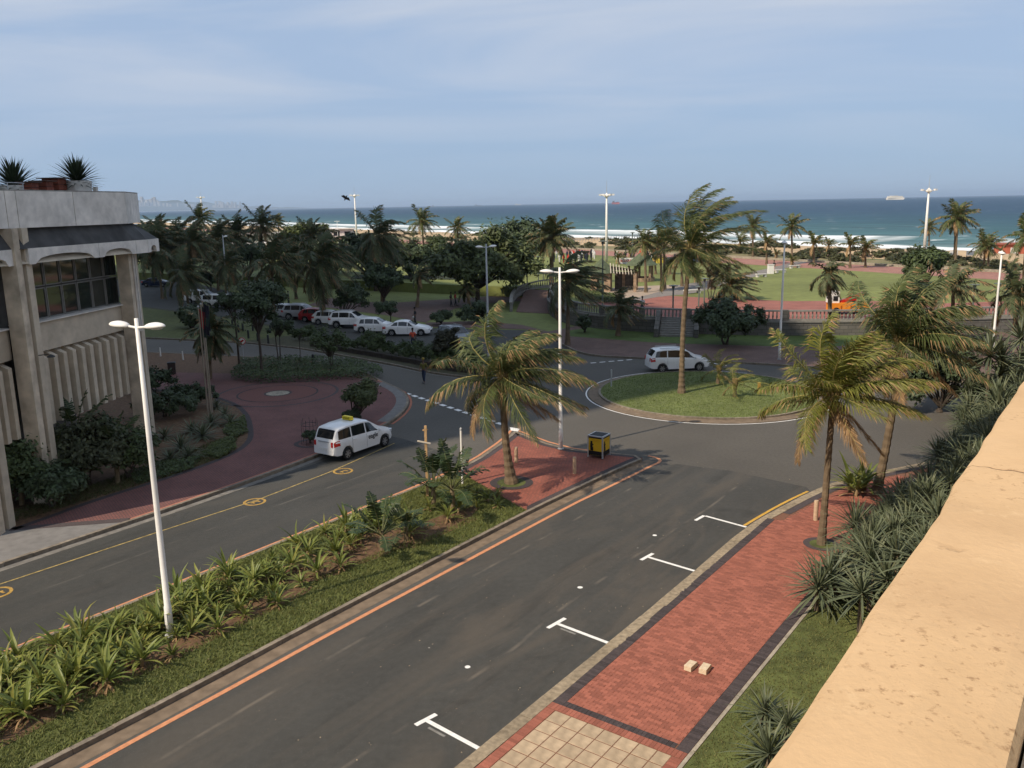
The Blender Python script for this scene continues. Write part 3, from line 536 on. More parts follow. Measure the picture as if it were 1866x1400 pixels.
def seamat():
    m = bpy.data.materials.new('sea_water'); m.use_nodes = True; nt = m.node_tree; N = nt.nodes.new; L = nt.links.new; b = nt.nodes['Principled BSDF']
    tc = N('ShaderNodeTexCoord')
    mp = N('ShaderNodeMapping'); mp.inputs['Rotation'].default_value = (0, 0, -atan2(SV.y, SV.x)); L(tc.outputs['Object'], mp.inputs[0])   # x = seaward, y = along the shore
    sp = N('ShaderNodeSeparateXYZ'); L(mp.outputs[0], sp.inputs[0])
    def noise(sc, det, sx, sy, rough=0.5, dist=0.0):
        m2 = N('ShaderNodeMapping'); m2.inputs['Scale'].default_value = (sx, sy, 1); L(mp.outputs[0], m2.inputs[0])
        n = N('ShaderNodeTexNoise'); n.inputs['Scale'].default_value = sc; n.inputs['Detail'].default_value = det; n.inputs['Roughness'].default_value = rough; n.inputs['Distortion'].default_value = dist; L(m2.outputs[0], n.inputs['Vector']); return n.outputs['Fac']
    def mth(op, a, b_=None, c=None):
        n = N('ShaderNodeMath'); n.operation = op
        for i, x in enumerate((a, b_, c)):
            if x is None: continue
            if isinstance(x, (int, float)): n.inputs[i].default_value = x
            else: L(x, n.inputs[i])
        return n.outputs[0]
    def rng(x, a, b_, c=0.0, d=1.0, smooth_=False):
        n = N('ShaderNodeMapRange'); n.inputs[1].default_value = a; n.inputs[2].default_value = b_; n.inputs[3].default_value = c; n.inputs[4].default_value = d; L(x, n.inputs[0])
        if smooth_: n.interpolation_type = 'SMOOTHSTEP'
        return n.outputs[0]
    s, t = sp.outputs['X'], sp.outputs['Y']
    # water colour: sandy green shallows to deep blue, broken by long swells
    ramp = N('ShaderNodeValToRGB'); e = ramp.color_ramp.elements; e[0].position = 0.0; e[0].color = (0.115, 0.185, 0.180, 1); e[1].position = 1.0; e[1].color = (0.018, 0.048, 0.086, 1)
    x1 = ramp.color_ramp.elements.new(0.22); x1.color = (0.046, 0.108, 0.116, 1); x2 = ramp.color_ramp.elements.new(0.5); x2.color = (0.024, 0.068, 0.090, 1)
    L(rng(mth('ADD', s, mth('MULTIPLY', noise(0.012, 3, 1.0, 0.4), 160)), 255, 900), ramp.inputs[0])
    sw = rng(noise(0.10, 4, 1.0, 0.22), 0.3, 0.7, 0.72, 1.28)
    vm = N('ShaderNodeVectorMath'); vm.operation = 'SCALE'; L(ramp.outputs[0], vm.inputs[0]); L(sw, vm.inputs['Scale'])
    # foam: broken white bands near the shore and scattered white caps
    wig = mth('MULTIPLY', mth('SUBTRACT', noise(0.018, 3, 0.3, 1.0), 0.5), 34)
    s2 = mth('ADD', s, wig)
    def band(c, w_in, w_out):
        return mth('MULTIPLY', rng(s2, c - w_in, c, 0, 1, True), rng(s2, c, c + w_out, 1, 0, True))
    lace = rng(noise(0.09, 6, 1.0, 0.45, 0.65), 0.36, 0.56)
    lump = rng(noise(0.022, 3, 0.4, 1.0), 0.33, 0.45)
    f1 = mth('MULTIPLY', band(234, 40, 7), rng(lace, 0.0, 0.34)); f2 = mth('MULTIPLY', mth('MULTIPLY', band(282, 46, 6), lump), rng(lace, 0.0, 0.36)); f3 = mth('MULTIPLY', mth('MULTIPLY', band(318, 16, 4), rng(noise(0.016, 3, 0.4, 1.0), 0.52, 0.66)), lace)
    f0 = mth('MULTIPLY', band(206, 9, 4), lace)
    cap = mth('MULTIPLY', rng(noise(0.16, 4, 1.0, 0.28, 0.6), 0.665, 0.72), rng(noise(0.012, 2, 1, 1), 0.42, 0.56))
    fo = mth('MINIMUM', mth('ADD', mth('ADD', mth('ADD', f1, f2), mth('ADD', f3, f0)), cap), 1.0)
    mx = N('ShaderNodeMixRGB'); mx.inputs['Color2'].default_value = (0.78, 0.80, 0.80, 1); L(fo, mx.inputs['Fac']); L(vm.outputs[0], mx.inputs['Color1']); L(mx.outputs[0], b.inputs['Base Color'])
    L(rng(fo, 0, 1, 0.38, 0.9), b.inputs['Roughness']); b.inputs['Specular IOR Level'].default_value = 0.015
    bp = N('ShaderNodeBump'); bp.inputs['Strength'].default_value = 0.6; bp.inputs['Distance'].default_value = 0.8; L(noise(0.22, 5, 1.0, 0.35, 0.6), bp.inputs['Height']); L(bp.outputs[0], b.inputs['Normal'])
    return m
SEAM = seamat()
def seaz(s, t):
    w = 9 * sin(t * 0.021) + 7 * sin(t * 0.057 + 1)
    z = -2.0
    for c, h in ((226, 0.5), (272, 1.1), (318, 0.6), (365, 0.5), (410, 0.35)):
        d = (s + w * 0.6 - c); z += h * exp(-(d / (5 if d > 0 else 9)) ** 2) * (0.65 + 0.35 * sin(t * 0.043 + c))
    return z + 0.08 * sin(s * 0.5 + t * 0.13)
ss = [188 + 3 * i for i in range(86)] + [460, 500]; ts = [-150 + 9 * i for i in range(110)]
n = len(ss); mb = MB(); mb.add([ST(s, t, seaz(s, t) if s < 450 else -2.0) for t in ts for s in ss], [(i * n + j, i * n + j + 1, (i + 1) * n + j + 1, (i + 1) * n + j) for i in range(len(ts) - 1) for j in range(n - 1)])
t1 = ts[-1]; B = 90000
mb.add([ST(500, -150, -2), ST(B, -150, -2), ST(B, t1, -2), ST(500, t1, -2), ST(188, t1, -2), ST(B, B, -2), ST(188, B, -2), ST(188, -150, -2), ST(B, -B, -2), ST(188, -B, -2)], [(0, 1, 2, 3), (4, 2, 5, 6), (7, 9, 8, 1)])
struct(mb.build('sea', SEAM, smooth=True))
# low headland with a faint town at the far left
hm = MB(); nh = 60; rows = []
for i in range(nh):
    k = i / (nh - 1); u = lerp(-120, 560, k); d = lerp(16400, 25000, k ** 1.3); x = (u - PW / 2) / FOC * d
    hgt = (interp(u, [-120, 100, 250, 300, 360, 420, 470, 560], [150, 130, 128, 118, 92, 58, 34, 2]) + 8 * sin(u * 0.11) + 5 * sin(u * 0.31)) * d / 9500
    rows.append((V((x, d, -3)), V((x * 1.0, d + 520, max(1, hgt * 0.55))), V((x * 1.02, d + 1800, max(1, hgt))), V((x * 1.05, d + 4400, -3))))
hm.add([p for r_ in rows for p in r_], [(i * 4 + j, (i + 1) * 4 + j, (i + 1) * 4 + j + 1, i * 4 + j + 1) for i in range(nh - 1) for j in range(3)])
HILL = mat('headland', (0.050, 0.062, 0.040), 0.95, 0.3, 0.004)
struct(hm.build('headland_hills', HILL, smooth=True))
ct = MB(); rr = random.Random(5)
for i in range(90):
    u = rr.gauss(292, 10) if i < 34 else (rr.gauss(432, 9) if i < 55 else rr.uniform(265, 470)); d = 18600 + rr.uniform(-400, 1800); x = (u - PW / 2) / FOC * d
    big = (i < 34 or 34 <= i < 55); h = rr.uniform(50, 140) if big and rr.random() < 0.5 else rr.uniform(15, 45); bz = interp(u, [250, 300, 360, 420, 470], [190, 176, 132, 80, 44])
    ct.box((x, d, bz * 0.8 + h / 2), (rr.uniform(20, 50), 50, h + bz * 0.3))
tag(ct.build('distant_town', mat('town', (0.42, 0.40, 0.38), 0.9, 0.15, 0.01, island=0.2)), 'hazy cluster of pale high-rise blocks on the far headland', 'town', kind='stuff')
bs = MB(); bs.add([V(((u - PW / 2) / FOC * d, d - 40, z)) for u, d in ((-120, 16400), (120, 17400), (300, 19200), (430, 21800), (520, 24000)) for z in (-1.9, 14)], [(i * 2, i * 2 + 2, i * 2 + 3, i * 2 + 1) for i in range(4)])
struct(bs.build('far_beach', mat('far_sand', (0.62, 0.58, 0.50), 0.9, 0.1, 0.01)))
# ================================================================ PLANTS
WIND = V((1.0, 0.12, 0.0))
def frond(L_, az, el, wind=0.35, droop=0.5, nl=44, ll=0.62, lw=0.05, dry=0.3, seed=0, dead=False, hang=0.35):
    r = random.Random(seed); mb = MB(); n = 12
    d = V((cos(az) * cos(el), sin(az) * cos(el), sin(el))); p = V((0, 0, 0)); P = [p.copy()]; D = [d.copy()]
    for i in range(n):
        k = (i + 1) / n
        d = (d + (WIND * wind + V((0, 0, -droop))) * (0.10 + 0.22 * k) * (1 - 0.3 * abs(d.z))).normalized()
        p = p + d * (L_ / n); P.append(p.copy()); D.append(d.copy())
    mb.tube(P[::2] if len(P) % 2 else P, [lerp(0.035, 0.006, i / (len(P[::2]) - 1)) * L_ / 3.5 for i in range(len(P[::2]))], 4, 2, False)
    for i in range(nl):
        t = 0.10 + 0.90 * (i + r.random() * 0.4) / nl; f = min(t, 0.999) * n; j = int(f); q = P[j].lerp(P[min(j + 1, n)], f - j); dd = D[j].lerp(D[min(j + 1, n)], f - j).normalized()
        side = dd.cross(V((0, 0, 1))); side = side.normalized() if side.length > 0.15 else dd.cross(V((0, 1, 0.3))).normalized(); upv = side.cross(dd)
        ln = ll * L_ / 3.5 * (0.45 + 0.75 * sin(pi * min(1, t * 0.9 + 0.12)) ** 0.8) * r.uniform(0.85, 1.12)
        for sgn in (-1, 1):
            if r.random() < 0.05: continue
            a = r.uniform(0.5, 0.8) + 0.35 * t
            o = (side * (sgn * cos(a)) + dd * sin(a) + upv * r.uniform(0.0, 0.4)).normalized()
            o1 = (o + WIND * (wind * 0.35) + V((0, 0, -hang * r.uniform(0.5, 1.2)))).normalized(); o2 = (o1 + WIND * (wind * 0.5) + V((0, 0, -hang * r.uniform(0.7, 2.2)))).normalized()
            wv = dd * (lw * 0.5 * (1.0 if L_ > 2 else 0.7)); m1 = q + o1 * (ln * 0.5); e = m1 + o2 * (ln * 0.5)
            isdry = dead or r.random() < dry * (0.35 + t); mi = 1 if dead else 0
            mb.add([q - wv * 0.6, q + wv * 0.6, m1 + wv, m1 - wv], [(0, 1, 2, 3)], mi); mb.add([m1 - wv, m1 + wv, e], [(0, 1, 2)], 1 if isdry else mi)
    return mb
def palm_trunk(h, r0, r1, lean=(0, 0), step=0.16, flare=1.45, curve=0.0, n=10):
    pts, rad = [], []; k = max(6, int(h / step))
    for i in range(k + 1):
        t = i / k; x = lean[0] * t + curve * sin(pi * t); pts.append((x, lean[1] * t, h * t))
        rr = lerp(r0, r1, t ** 0.7) * (1 + (flare - 1) * exp(-t * h / 0.55)); rad.append(rr * (1.0 + (0.09 if i % 2 else -0.03)))
    return MB().tube(pts, rad, n)
def palm(base, h, label, nf=22, L_=3.6, wind=0.35, droop=0.5, r0=0.2, r1=0.12, lean=(0, 0), curve=0.0, mats=None, nl=44, seed=1, dry=0.3, dead=3, el_hi=80, el_lo=-35, group=None, name='coconut_palm', ll=0.62, lw=0.05, hang=0.35, trunk_n=10, flare=1.45, fruit=0, trunk_step=0.16, taper=(1.0, 1.0)):
    r = random.Random(seed); t = thing(name, label, 'palm tree', base, 0, group); kids = []
    kids.append(palm_trunk(h, r0, r1, lean, trunk_step, flare, curve, trunk_n).build('trunk', BARK, t))
    top = V((lean[0], lean[1], h - 0.05)); mats = mats or [FROND, TIP, RACH]
    for i in range(nf + dead):
        isd = i >= nf; k = i / max(1, nf - 1); az = i * 2.39996 + r.uniform(-0.25, 0.25)
        el = radians(lerp(el_hi, el_lo, k ** 0.8)) + r.uniform(-0.12, 0.12) if not isd else radians(r.uniform(-55, -25))
        ln = L_ * (r.uniform(0.85, 1.08) if not isd else 0.8) * (0.75 + 0.25 * min(1, k * 3 + 0.2)) * lerp(taper[0], taper[1], min(1, k))
        mb = frond(ln, az, el, wind * r.uniform(0.7, 1.2) * lerp(1.25, 0.55, min(1, k)), droop * r.uniform(0.8, 1.2), nl, ll, lw, dry * (0.5 + k), seed * 97 + i, isd, hang * r.uniform(0.7, 1.3))
        kids.append(mb.build('frond' if not isd else 'dry_frond', mats, t, loc=top))
    cb = MB()
    for i in range(14):
        a = i * 2.4; cb.tube([top + V((0.05 * cos(a), 0.05 * sin(a), -0.35)), top + V((r1 * 1.5 * cos(a), r1 * 1.5 * sin(a), -0.1)), top + V((r1 * 2.6 * cos(a), r1 * 2.6 * sin(a), 0.30))], [0.05, 0.06, 0.03], 5)
    kids.append(cb.build('crown_base', mat('crown_fibre', (0.20, 0.145, 0.060), 0.9, 0.35, 5), t))
    if fruit:
        for i in range(3): kids.append(MB().lathe([(0.01, -0.16), (0.07, -0.12), (0.10, 0), (0.07, 0.12), (0.01, 0.16)], 8).build('fruit_sheath', mat('fruit_orange', (0.55, 0.25, 0.05), 0.6, 0.2, 4), t, True, (top.x + 0.16 * cos(i * 2.1 - 1.9), top.y + 0.16 * sin(i * 2.1 - 1.9), top.z - 0.35)))
    KIDS[t.name] = kids
    return t
M_Y = [FRONDY, TIP, RACH]; M_D = [FRONDD, TIP, mat('rachis_dark', (0.09, 0.08, 0.035), 0.7, 0.2, 3)]
# ---- the near palms
def on(u, v, z=0.12): return G(u, v, z)
b = on(932, 880); palm(b, tall(932, 880, 926, 684, 0.12), 'palm with brown-tipped fronds in the red brick median tip', 24, 3.7, 0.80, 0.38, 0.175, 0.125, (-0.25, 0), -0.12, None, 112, 3, 0.36, 4, 84, -15, lw=0.048, hang=0.55, ll=0.84, flare=1.9)
b = on(1242, 716, 0.15); palm(b, tall(1242, 716, 1243, 452, 0.15), 'tallest palm, rising from the middle of the roundabout lawn', 30, 3.8, 0.72, 0.30, 0.175, 0.125, (0.35, 0), -0.15, None, 112, 8, 0.18, 3, 89, -40, ll=0.72, lw=0.048, hang=0.36, taper=(1.5, 0.74), flare=1.6)
b = on(1497, 992); palm(b, tall(1497, 992, 1503, 718, 0.12), 'yellow-green palm at the edge of the right brick pavement', 23, 3.3, 0.66, 0.34, 0.125, 0.10, (0.10, 0), 0.0, M_Y, 108, 15, 0.20, 4, 86, 0, lw=0.046, fruit=1, ll=0.78, hang=0.45)
b = on(1597, 900); palm(b, tall(1597, 900, 1618, 620, 0.12), 'big shaggy palm behind the yellow-green one, above the spiky shrubs', 25, 3.7, 0.60, 0.34, 0.17, 0.13, (0.55, 0), 0.1, None, 112, 27, 0.24, 4, 86, -8, ll=0.80, hang=0.5, lw=0.048)
b = on(1308, 699, 0.15); palm(b, 1.0, 'taller of two sapling palms on the roundabout lawn', 10, 2.1, 0.8, 0.45, 0.10, 0.07, (0.05, 0), 0, M_Y, 34, 33, 0.2, 1, 80, -5, lw=0.05)
b = on(1339, 723, 0.15); palm(b, 0.9, 'shorter sapling palm beside a yellow post on the roundabout lawn', 9, 2.0, 0.8, 0.42, 0.10, 0.07, (0.0, 0), 0, M_Y, 34, 41, 0.2, 1, 75, -5, lw=0.05)
# ---- palms of the park: prototypes, then copies
PG = 'palms of the seafront park'
def mid(u, v, z, u2, v2, label, seed, L_=3.0, nf=18, wind=0.6, mats=None, dry=0.25, nl=26, dead=2, **kw):
    nl = int(nl * 1.5); nf = int(nf * 1.25); kw.setdefault('ll', 0.85); kw.setdefault('hang', 0.45)
    b = G(u, v, z); h = tall(u, v, u2, v2, z)
    return palm(b, h, label, nf, L_, wind, kw.pop('droop', 0.45), kw.pop('r0', 0.2), kw.pop('r1', 0.13), ((pixray(u2, v2).x / pixray(u2, v2).y - b.x / b.y) * b.y, 0), 0, mats, nl, seed, dry, dead, kw.pop('hi', 82), kw.pop('lo', -35), PG, lw=kw.pop('lw', 0.12), trunk_n=7, trunk_step=0.5, **kw)
mid(1034, 628, 0.12, 1036, 512, 'dark wind-swept palm before the ramp wall, left of the stone hut', 51, 3.9, 18, 1.3, M_D, nl=34)
mid(1126, 612, 0.12, 1130, 558, 'small dark palm on the lawn strip before the retaining wall', 52, 2.6, 14, 1.0, M_D)
mid(1328, 547, ZP, 1330, 520, 'dark bushy palm at the plaza edge above the round tree', 53, 3.6, 20, 0.9, M_D, nl=34)
mid(1513, 585, ZP, 1511, 497, 'palm with hanging fronds beside the orange truck', 54, 2.5, 16, 0.7, M_D, lo=-70, droop=0.8)
mid(1735, 600, ZP, 1738, 520, 'ragged palm at the lawn edge right of the big shaggy palm', 55, 3.0, 14, 0.5, M_D, nl=30, dry=0.5)
mid(1850, 610, ZP, 1852, 535, 'drooping palm cut by the right edge of the picture', 56, 3.6, 18, 0.6, M_D, nl=34)
mid(697, 552, 0, 690, 430, 'tall shaggy palm standing in the shaded lawn left of the broad tree', 57, 5.0, 22, 0.45, M_D, nl=40, lo=-60, droop=0.7)
mid(592, 590, 0, 584, 470, 'bulky dark palm rising over the parked white cars', 58, 5.2, 24, 0.45, M_D, nl=42, lo=-60, droop=0.7)
mid(477, 520, 0, 477, 410, 'slim dark palm on the skyline above the two white pickups', 59, 4.2, 18, 0.35, M_D, nl=36)
mid(428, 520, 0, 431, 425, 'dark palm clump left of the slim skyline palm', 60, 4.6, 22, 0.3, M_D, nl=36)
mid(325, 540, 0, 322, 440, 'dark shaggy palm next to the corner of the cream building', 61, 5.2, 24, 0.3, M_D, nl=40, lo=-65, droop=0.7)
mid(1005, 520, ZP, 1005, 432, 'date palm with a round feathery head beside the dome-shaped tree', 62, 3.7, 34, 0.08, M_D, nl=36, lo=-40, droop=0.38, name='date_palm', r0=0.3, r1=0.26, hi=88)
mid(500, 600, 0, 495, 478, 'leaning palm in the shade behind the spindly trees', 63, 4.0, 16, 0.4, M_D, nl=36)
mid(380, 690, 0.12, 383, 600, 'dark fan-headed palm behind the three flagpoles', 64, 2.4, 26, 0.05, M_D, nl=30, lo=-75, droop=0.5, name='fan_palm', hi=85)
mid(760, 560, 0, 765, 500, 'young palm in deep shade left of the broad tree', 65, 2.2, 12, 0.6, M_D, nl=30)
mid(855, 560, 0, 850, 525, 'small palm in deep shade under the broad tree', 66, 2.0, 12, 0.6, M_D, nl=30)
shp = {o.get('label'): o for o in COL.objects if o.get('category') == 'palm tree'}
src = [(shp['tall shaggy palm standing in the shaded lawn left of the broad tree'], tall(697, 552, 690, 430)), (shp['slim dark palm on the skyline above the two white pickups'], tall(477, 520, 477, 410)), (shp['dark shaggy palm next to the corner of the cream building'], tall(325, 540, 322, 440))]
sh2 = []
for i, (u, v, u2, v2, s) in enumerate(((296, 545, 296, 445, 1.0), (352, 545, 354, 440, 0.9), (398, 530, 400, 436, 0.9), (540, 545, 540, 465, 0.7), (566, 550, 568, 428, 0.7), (412, 560, 414, 480, 0.65), (345, 575, 347, 495, 0.8))):
    pr, h0 = src[i % 3]; b = G(u, v, 0); h = tall(u, v, u2, v2, 0); o = dup(pr, b, (i * 0.7) % 0.6 - 0.3, 1.0); sh2.append(o)
    for q in o.children:
        if q.name.startswith('trunk'): q.scale = (0.9, 0.9, h / h0)
        elif q.name.startswith('crown'): q.location.z = h - h0
        else: q.location = (q.location.x, q.location.y, q.location.z - h0 + h); q.scale = (s, s, s)
for o in sh2: o['group'] = 'dark palms in the shaded park'
rank(sh2, 'dark shaggy palm in the deep shade of the left park', 'counted from the left')
pa = mid(1372, 470, ZP, 1372, 412, 'x', 71, 3.4, 16, 0.35, nl=22); pb = mid(1443, 482, ZP, 1443, 412, 'x', 72, 3.0, 16, 0.3, nl=22, dry=0.35); pc = mid(1483, 486, ZP, 1483, 443, 'x', 73, 2.6, 10, 0.5, nl=22, lo=10)
far_p = [pa, pb, pc]; hA = [tall(1372, 470, 1372, 412, ZP), tall(1443, 482, 1443, 412, ZP), tall(1483, 486, 1483, 443, ZP)]
rr = random.Random(8)
for (u, v, z, u2, v2, k, s) in ((1350, 462, ZP, 1350, 440, 2, 1.0), (1397, 482, ZP, 1397, 440, 2, 0.85), (1549, 489, ZP, 1549, 445, 2, 0.95), (1577, 488, ZP, 1577, 452, 2, 1.0), (1511, 470, ZP, 1511, 445, 2, 0.7), (1693, 448, 1.5, 1696, 414, 1, 0.9),
        (1738, 478, ZP, 1745, 398, 1, 1.25), (1741, 479, ZP, 1757, 396, 0, 1.1), (1793, 492, ZP, 1795, 445, 0, 0.85), (1801, 493, ZP, 1810, 448, 1, 0.8), (1177, 533, ZP, 1184, 440, 0, 0.72), (1206, 531, ZP, 1206, 438, 1, 0.75), (1211, 528, ZP, 1209, 436, 2, 0.9),
        (1243, 522, ZP, 1243, 455, 2, 0.8), (1221, 500, ZP, 1220, 480, 2, 0.5), (1250, 490, ZP, 1250, 475, 2, 0.5), (1273, 515, ZP, 1273, 500, 2, 0.6), (1222, 500, ZP, 1224, 488, 2, 0.55), (1298, 528, ZP, 1296, 462, 0, 0.7), (775, 500, ZP, 775, 402, 0, 0.95), (838, 480, ZP, 838, 415, 1, 1.0),
        (650, 470, ZP, 700, 410, 1, 0.0), (513, 470, ZP, 513, 402, 1, 0.8), (372, 480, ZP, 370, 398, 0, 1.35), (745, 490, ZP, 744, 455, 2, 0.9), (800, 470, ZP, 800, 440, 2, 0.7), (1150, 478, ZP, 1148, 460, 2, 0.6), (1128, 482, ZP, 1126, 468, 2, 0.6), (1195, 500, ZP, 1193, 470, 2, 0.7), (560, 470, ZP, 562, 425, 0, 0.9), (1445, 486, ZP, 1446, 474, 2, 0.5), (1416, 474, ZP, 1416, 462, 2, 0.5), (1290, 470, ZP, 1288, 452, 2, 0.6), (1864, 520, ZP, 1866, 430, 0, 1.0), (300, 490, ZP, 302, 412, 1, 1.1), (280, 500, ZP, 278, 420, 2, 1.2)):
    if s <= 0: continue
    b = G(u, v, z); h = tall(u, v, u2, v2, z); o = dup(far_p[k], b, rr.uniform(-0.25, 0.25), 1.0); far_p.append(o)
    for c in o.children:
        if c.name.startswith('trunk'): c.scale = (0.9, 0.9, h / hA[k])
        else:
            x = c.location; c.location = (x.x, x.y, x.z - hA[k] + h); c.scale = (s, s, s) if not c.name.startswith('crown') else (1, 1, 1)
            if c.name.startswith('crown'): c.location.z = h - hA[k]
for o in far_p: o['group'] = 'slim palms along the promenade'
rank(far_p, 'slim wind-bent palm on the sunlit seafront', 'counted from the left')
# ---- broad-leaved trees and bushes
def crown_mesh(lobes, n, size, seed, clumps=26, flat=0.35):
    r = random.Random(seed); mb = MB(); vol = [a * b * c for (_, (a, b, c)) in lobes]; tot = sum(vol); cl = []
    for (c, rad), w in zip(lobes, vol):
        for _ in range(max(3, int(clumps * w / tot))):
            while True:
                d = V((r.gauss(0, 1), r.gauss(0, 1), r.gauss(0, 1))).normalized()
                if d.z > -0.55: break
            k = r.uniform(0.42, 0.95); cl.append((V(c) + V((d.x * rad[0], d.y * rad[1], d.z * rad[2])) * k, min(rad) * r.uniform(0.30, 0.58), d))
    size *= 0.76; per = max(4, int(n * 2.5) // len(cl))
    for c, cr, dn in cl:
        for _ in range(per):
            o = V((r.gauss(0, 1), r.gauss(0, 1), r.gauss(0, 0.75))); o = o.normalized() * (abs(r.gauss(0.55, 0.35))) * cr; p = c + o
            nrm = (o.normalized() * 0.7 + dn * 0.4 + V((0, 0, 0.55)) + V((r.gauss(0, 0.45), r.gauss(0, 0.45), r.gauss(0, 0.45)))).normalized()
            a = nrm.cross(V((r.gauss(0, 1), r.gauss(0, 1), r.gauss(0, 1)))).normalized(); bq = nrm.cross(a); s = size * r.uniform(0.6, 1.25)
            mb.add([p - a * s, p + bq * s * 0.45, p + a * s, p - bq * s * 0.45], [(0, 1, 2, 3)])
    return mb
def limbs(h, lobes, r0, seed, multi=1, fork=0.45):
    r = random.Random(seed + 5); mb = MB()
    for m in range(multi):
        bx = (m - (multi - 1) / 2) * r0 * 1.6; f = V((bx * 2 + r.uniform(-0.1, 0.1), r.uniform(-0.1, 0.1), h * fork)); mb.tube([(bx, 0, -0.08), (bx, 0, 0.1), (lerp(bx, f.x, 0.6) + r.uniform(-.06, .06), f.y * 0.5, f.z * 0.55), f], [r0 * 1.4 / multi ** 0.5, r0 / multi ** 0.5, r0 * 0.85 / multi ** 0.5, r0 * 0.7 / multi ** 0.5], 7)
        for c, rad in lobes:
            for _ in range(3):
                e = V(c) + V((r.uniform(-.6, .6) * rad[0], r.uniform(-.6, .6) * rad[1], r.uniform(-0.1, .5) * rad[2])); mid_ = f.lerp(e, 0.5) + V((0, 0, 0.08 * h)); mb.tube([f, mid_, e], [r0 * 0.5 / multi ** 0.5, r0 * 0.3, r0 * 0.08], 5)
    return mb
def tree(base, h, lobes, label, n=3000, size=0.22, lm=None, r0=0.18, seed=1, name='broadleaf_tree', cat='tree', multi=1, fork=0.45, clumps=26, group=None):
    t = thing(name, label, cat, base, 0, group)
    k1 = limbs(h, lobes, r0, seed, multi, fork).build('trunk', BARK2, t); k2 = tag(crown_mesh(lobes, n, size, seed, clumps).build('crown', lm or LF1, t), kind='stuff'); KIDS[t.name] = [k1, k2]; return t
def px_tree(u, v, x0, x1, y0, y1, label, z=0.0, depth=None, n=3500, size=0.25, lm=None, r0=0.2, seed=1, lobes=5, **kw):
    """a tree standing at (u, v) whose crown fills the box x0..x1, y0..y1"""
    b = G(u, v, z); top = tall(u, v, (x0 + x1) / 2, y0, z); bot = tall(u, v, (x0 + x1) / 2, y1, z); sc = b.y / FOC * 1.02; w = (x1 - x0) * sc / 2; ox = ((x0 + x1) / 2 - u) * sc
    hh = (top - bot) / 2; cz = (top + bot) / 2; r = random.Random(seed + 77); d = depth or w; ls = [((ox, 0, cz), (w * 0.72, d * 0.72, hh * 0.9))]
    for i in range(lobes):
        a = 2 * pi * i / lobes + r.uniform(-.3, .3); ls.append(((ox + cos(a) * w * 0.52, sin(a) * d * 0.52, cz + r.uniform(-0.35, 0.25) * hh), (w * 0.5, d * 0.5, hh * r.uniform(0.5, 0.72))))
    return tree(b, max(bot * 1.2, 0.3), ls, label, n, size, lm, r0, seed, **kw)
px_tree(870, 552, 782, 1000, 412, 528, 'broad spreading green tree in the middle of the park', n=11000, size=0.42, lm=mat('leaf_mid', (0.085, 0.105, 0.038), 0.6, 0.15, 1.0, island=0.4, trans=0.18), r0=0.35, seed=1, lobes=7, clumps=90, fork=0.9)
px_tree(955, 500, 905, 1003, 389, 478, 'dark dome-shaped tree behind the broad spreading tree', z=ZP, n=7000, size=0.5, lm=LF2, r0=0.4, seed=2, clumps=60)
px_tree(1322, 628, 1258, 1392, 543, 616, 'dark round tree before the retaining wall, right of the steps', z=0.12, n=7500, size=0.24, lm=LF2, r0=0.16, seed=3, multi=2, lobes=6, clumps=55, fork=0.9)
px_tree(685, 530, 600, 745, 415, 500, 'wide dark tree left of the broad spreading tree', n=8000, size=0.4, lm=LF2, r0=0.3, seed=4, clumps=50, lobes=6)
px_tree(560, 490, 505, 610, 400, 452, 'sunlit green tree crown on the skyline above the parked cars', z=ZP, n=6000, size=0.45, lm=LF3, r0=0.3, seed=5, clumps=50)
for (u, v, x0, x1, y0, y1, lab, lm_, z_) in ((455, 525, 405, 505, 432, 492, 'dark bushy tree behind the slim skyline palm', LF2, 0), (750, 520, 705, 800, 436, 500, 'dark tree between the shaggy palm and the broad tree', LF2, 0), (610, 515, 570, 650, 440, 500, 'dark tree behind the bulky palm', LF2, 0), (520, 500, 480, 560, 430, 470, 'olive tree left of the sunlit skyline crown', LF4, ZP), (810, 500, 770, 850, 430, 480, 'mid green tree joined to the left of the broad tree', LF1, 0), (290, 520, 262, 330, 430, 505, 'dark tree just right of the cream building parapet', LF2, 0), (660, 500, 620, 700, 425, 462, 'dark tree top under the left skyline mast', LF2, ZP), (700, 560, 660, 745, 478, 530, 'dark low tree beside the shaggy palm', LF2, 0), (350, 600, 318, 392, 552, 598, 'dark leafy bush right of the cream building corner column', LF2, 0)):
    px_tree(u, v, x0, x1, y0, y1, lab, z=z_, n=4200, size=0.36, lm=lm_, r0=0.22, seed=u, clumps=40)
px_tree(335, 530, 268, 405, 412, 500, 'large dark tree mass beside the cream building', n=9000, size=0.45, lm=LF2, r0=0.35, seed=6, clumps=60, lobes=7)
px_tree(478, 690, 420, 540, 498, 606, 'spindly tree with a thin dark crown behind the paved circle', z=0.12, n=4200, size=0.17, lm=LF2, r0=0.11, seed=7, clumps=44, fork=0.8)
px_tree(437, 675, 398, 455, 520, 585, 'thin leaning tree left of the spindly dark tree', z=0.12, n=1800, size=0.16, lm=LF2, r0=0.09, seed=8, clumps=24, fork=0.8)
px_tree(510, 668, 492, 545, 572, 612, 'small forked tree in the low hedge behind the paved circle', z=0.12, n=1100, size=0.13, lm=LF2, r0=0.07, seed=9, clumps=18, multi=2, fork=0.8)
px_tree(547, 668, 535, 570, 590, 618, 'thin sapling with a sparse head in the low hedge', z=0.12, n=450, size=0.13, lm=LF1, r0=0.04, seed=10, clumps=10, fork=0.8)
px_tree(604, 680, 560, 640, 590, 650, 'sparse forked shrub tree at the right end of the low hedge', z=0.12, n=1300, size=0.14, lm=LF1, r0=0.05, seed=12, clumps=24, multi=3, fork=0.8)
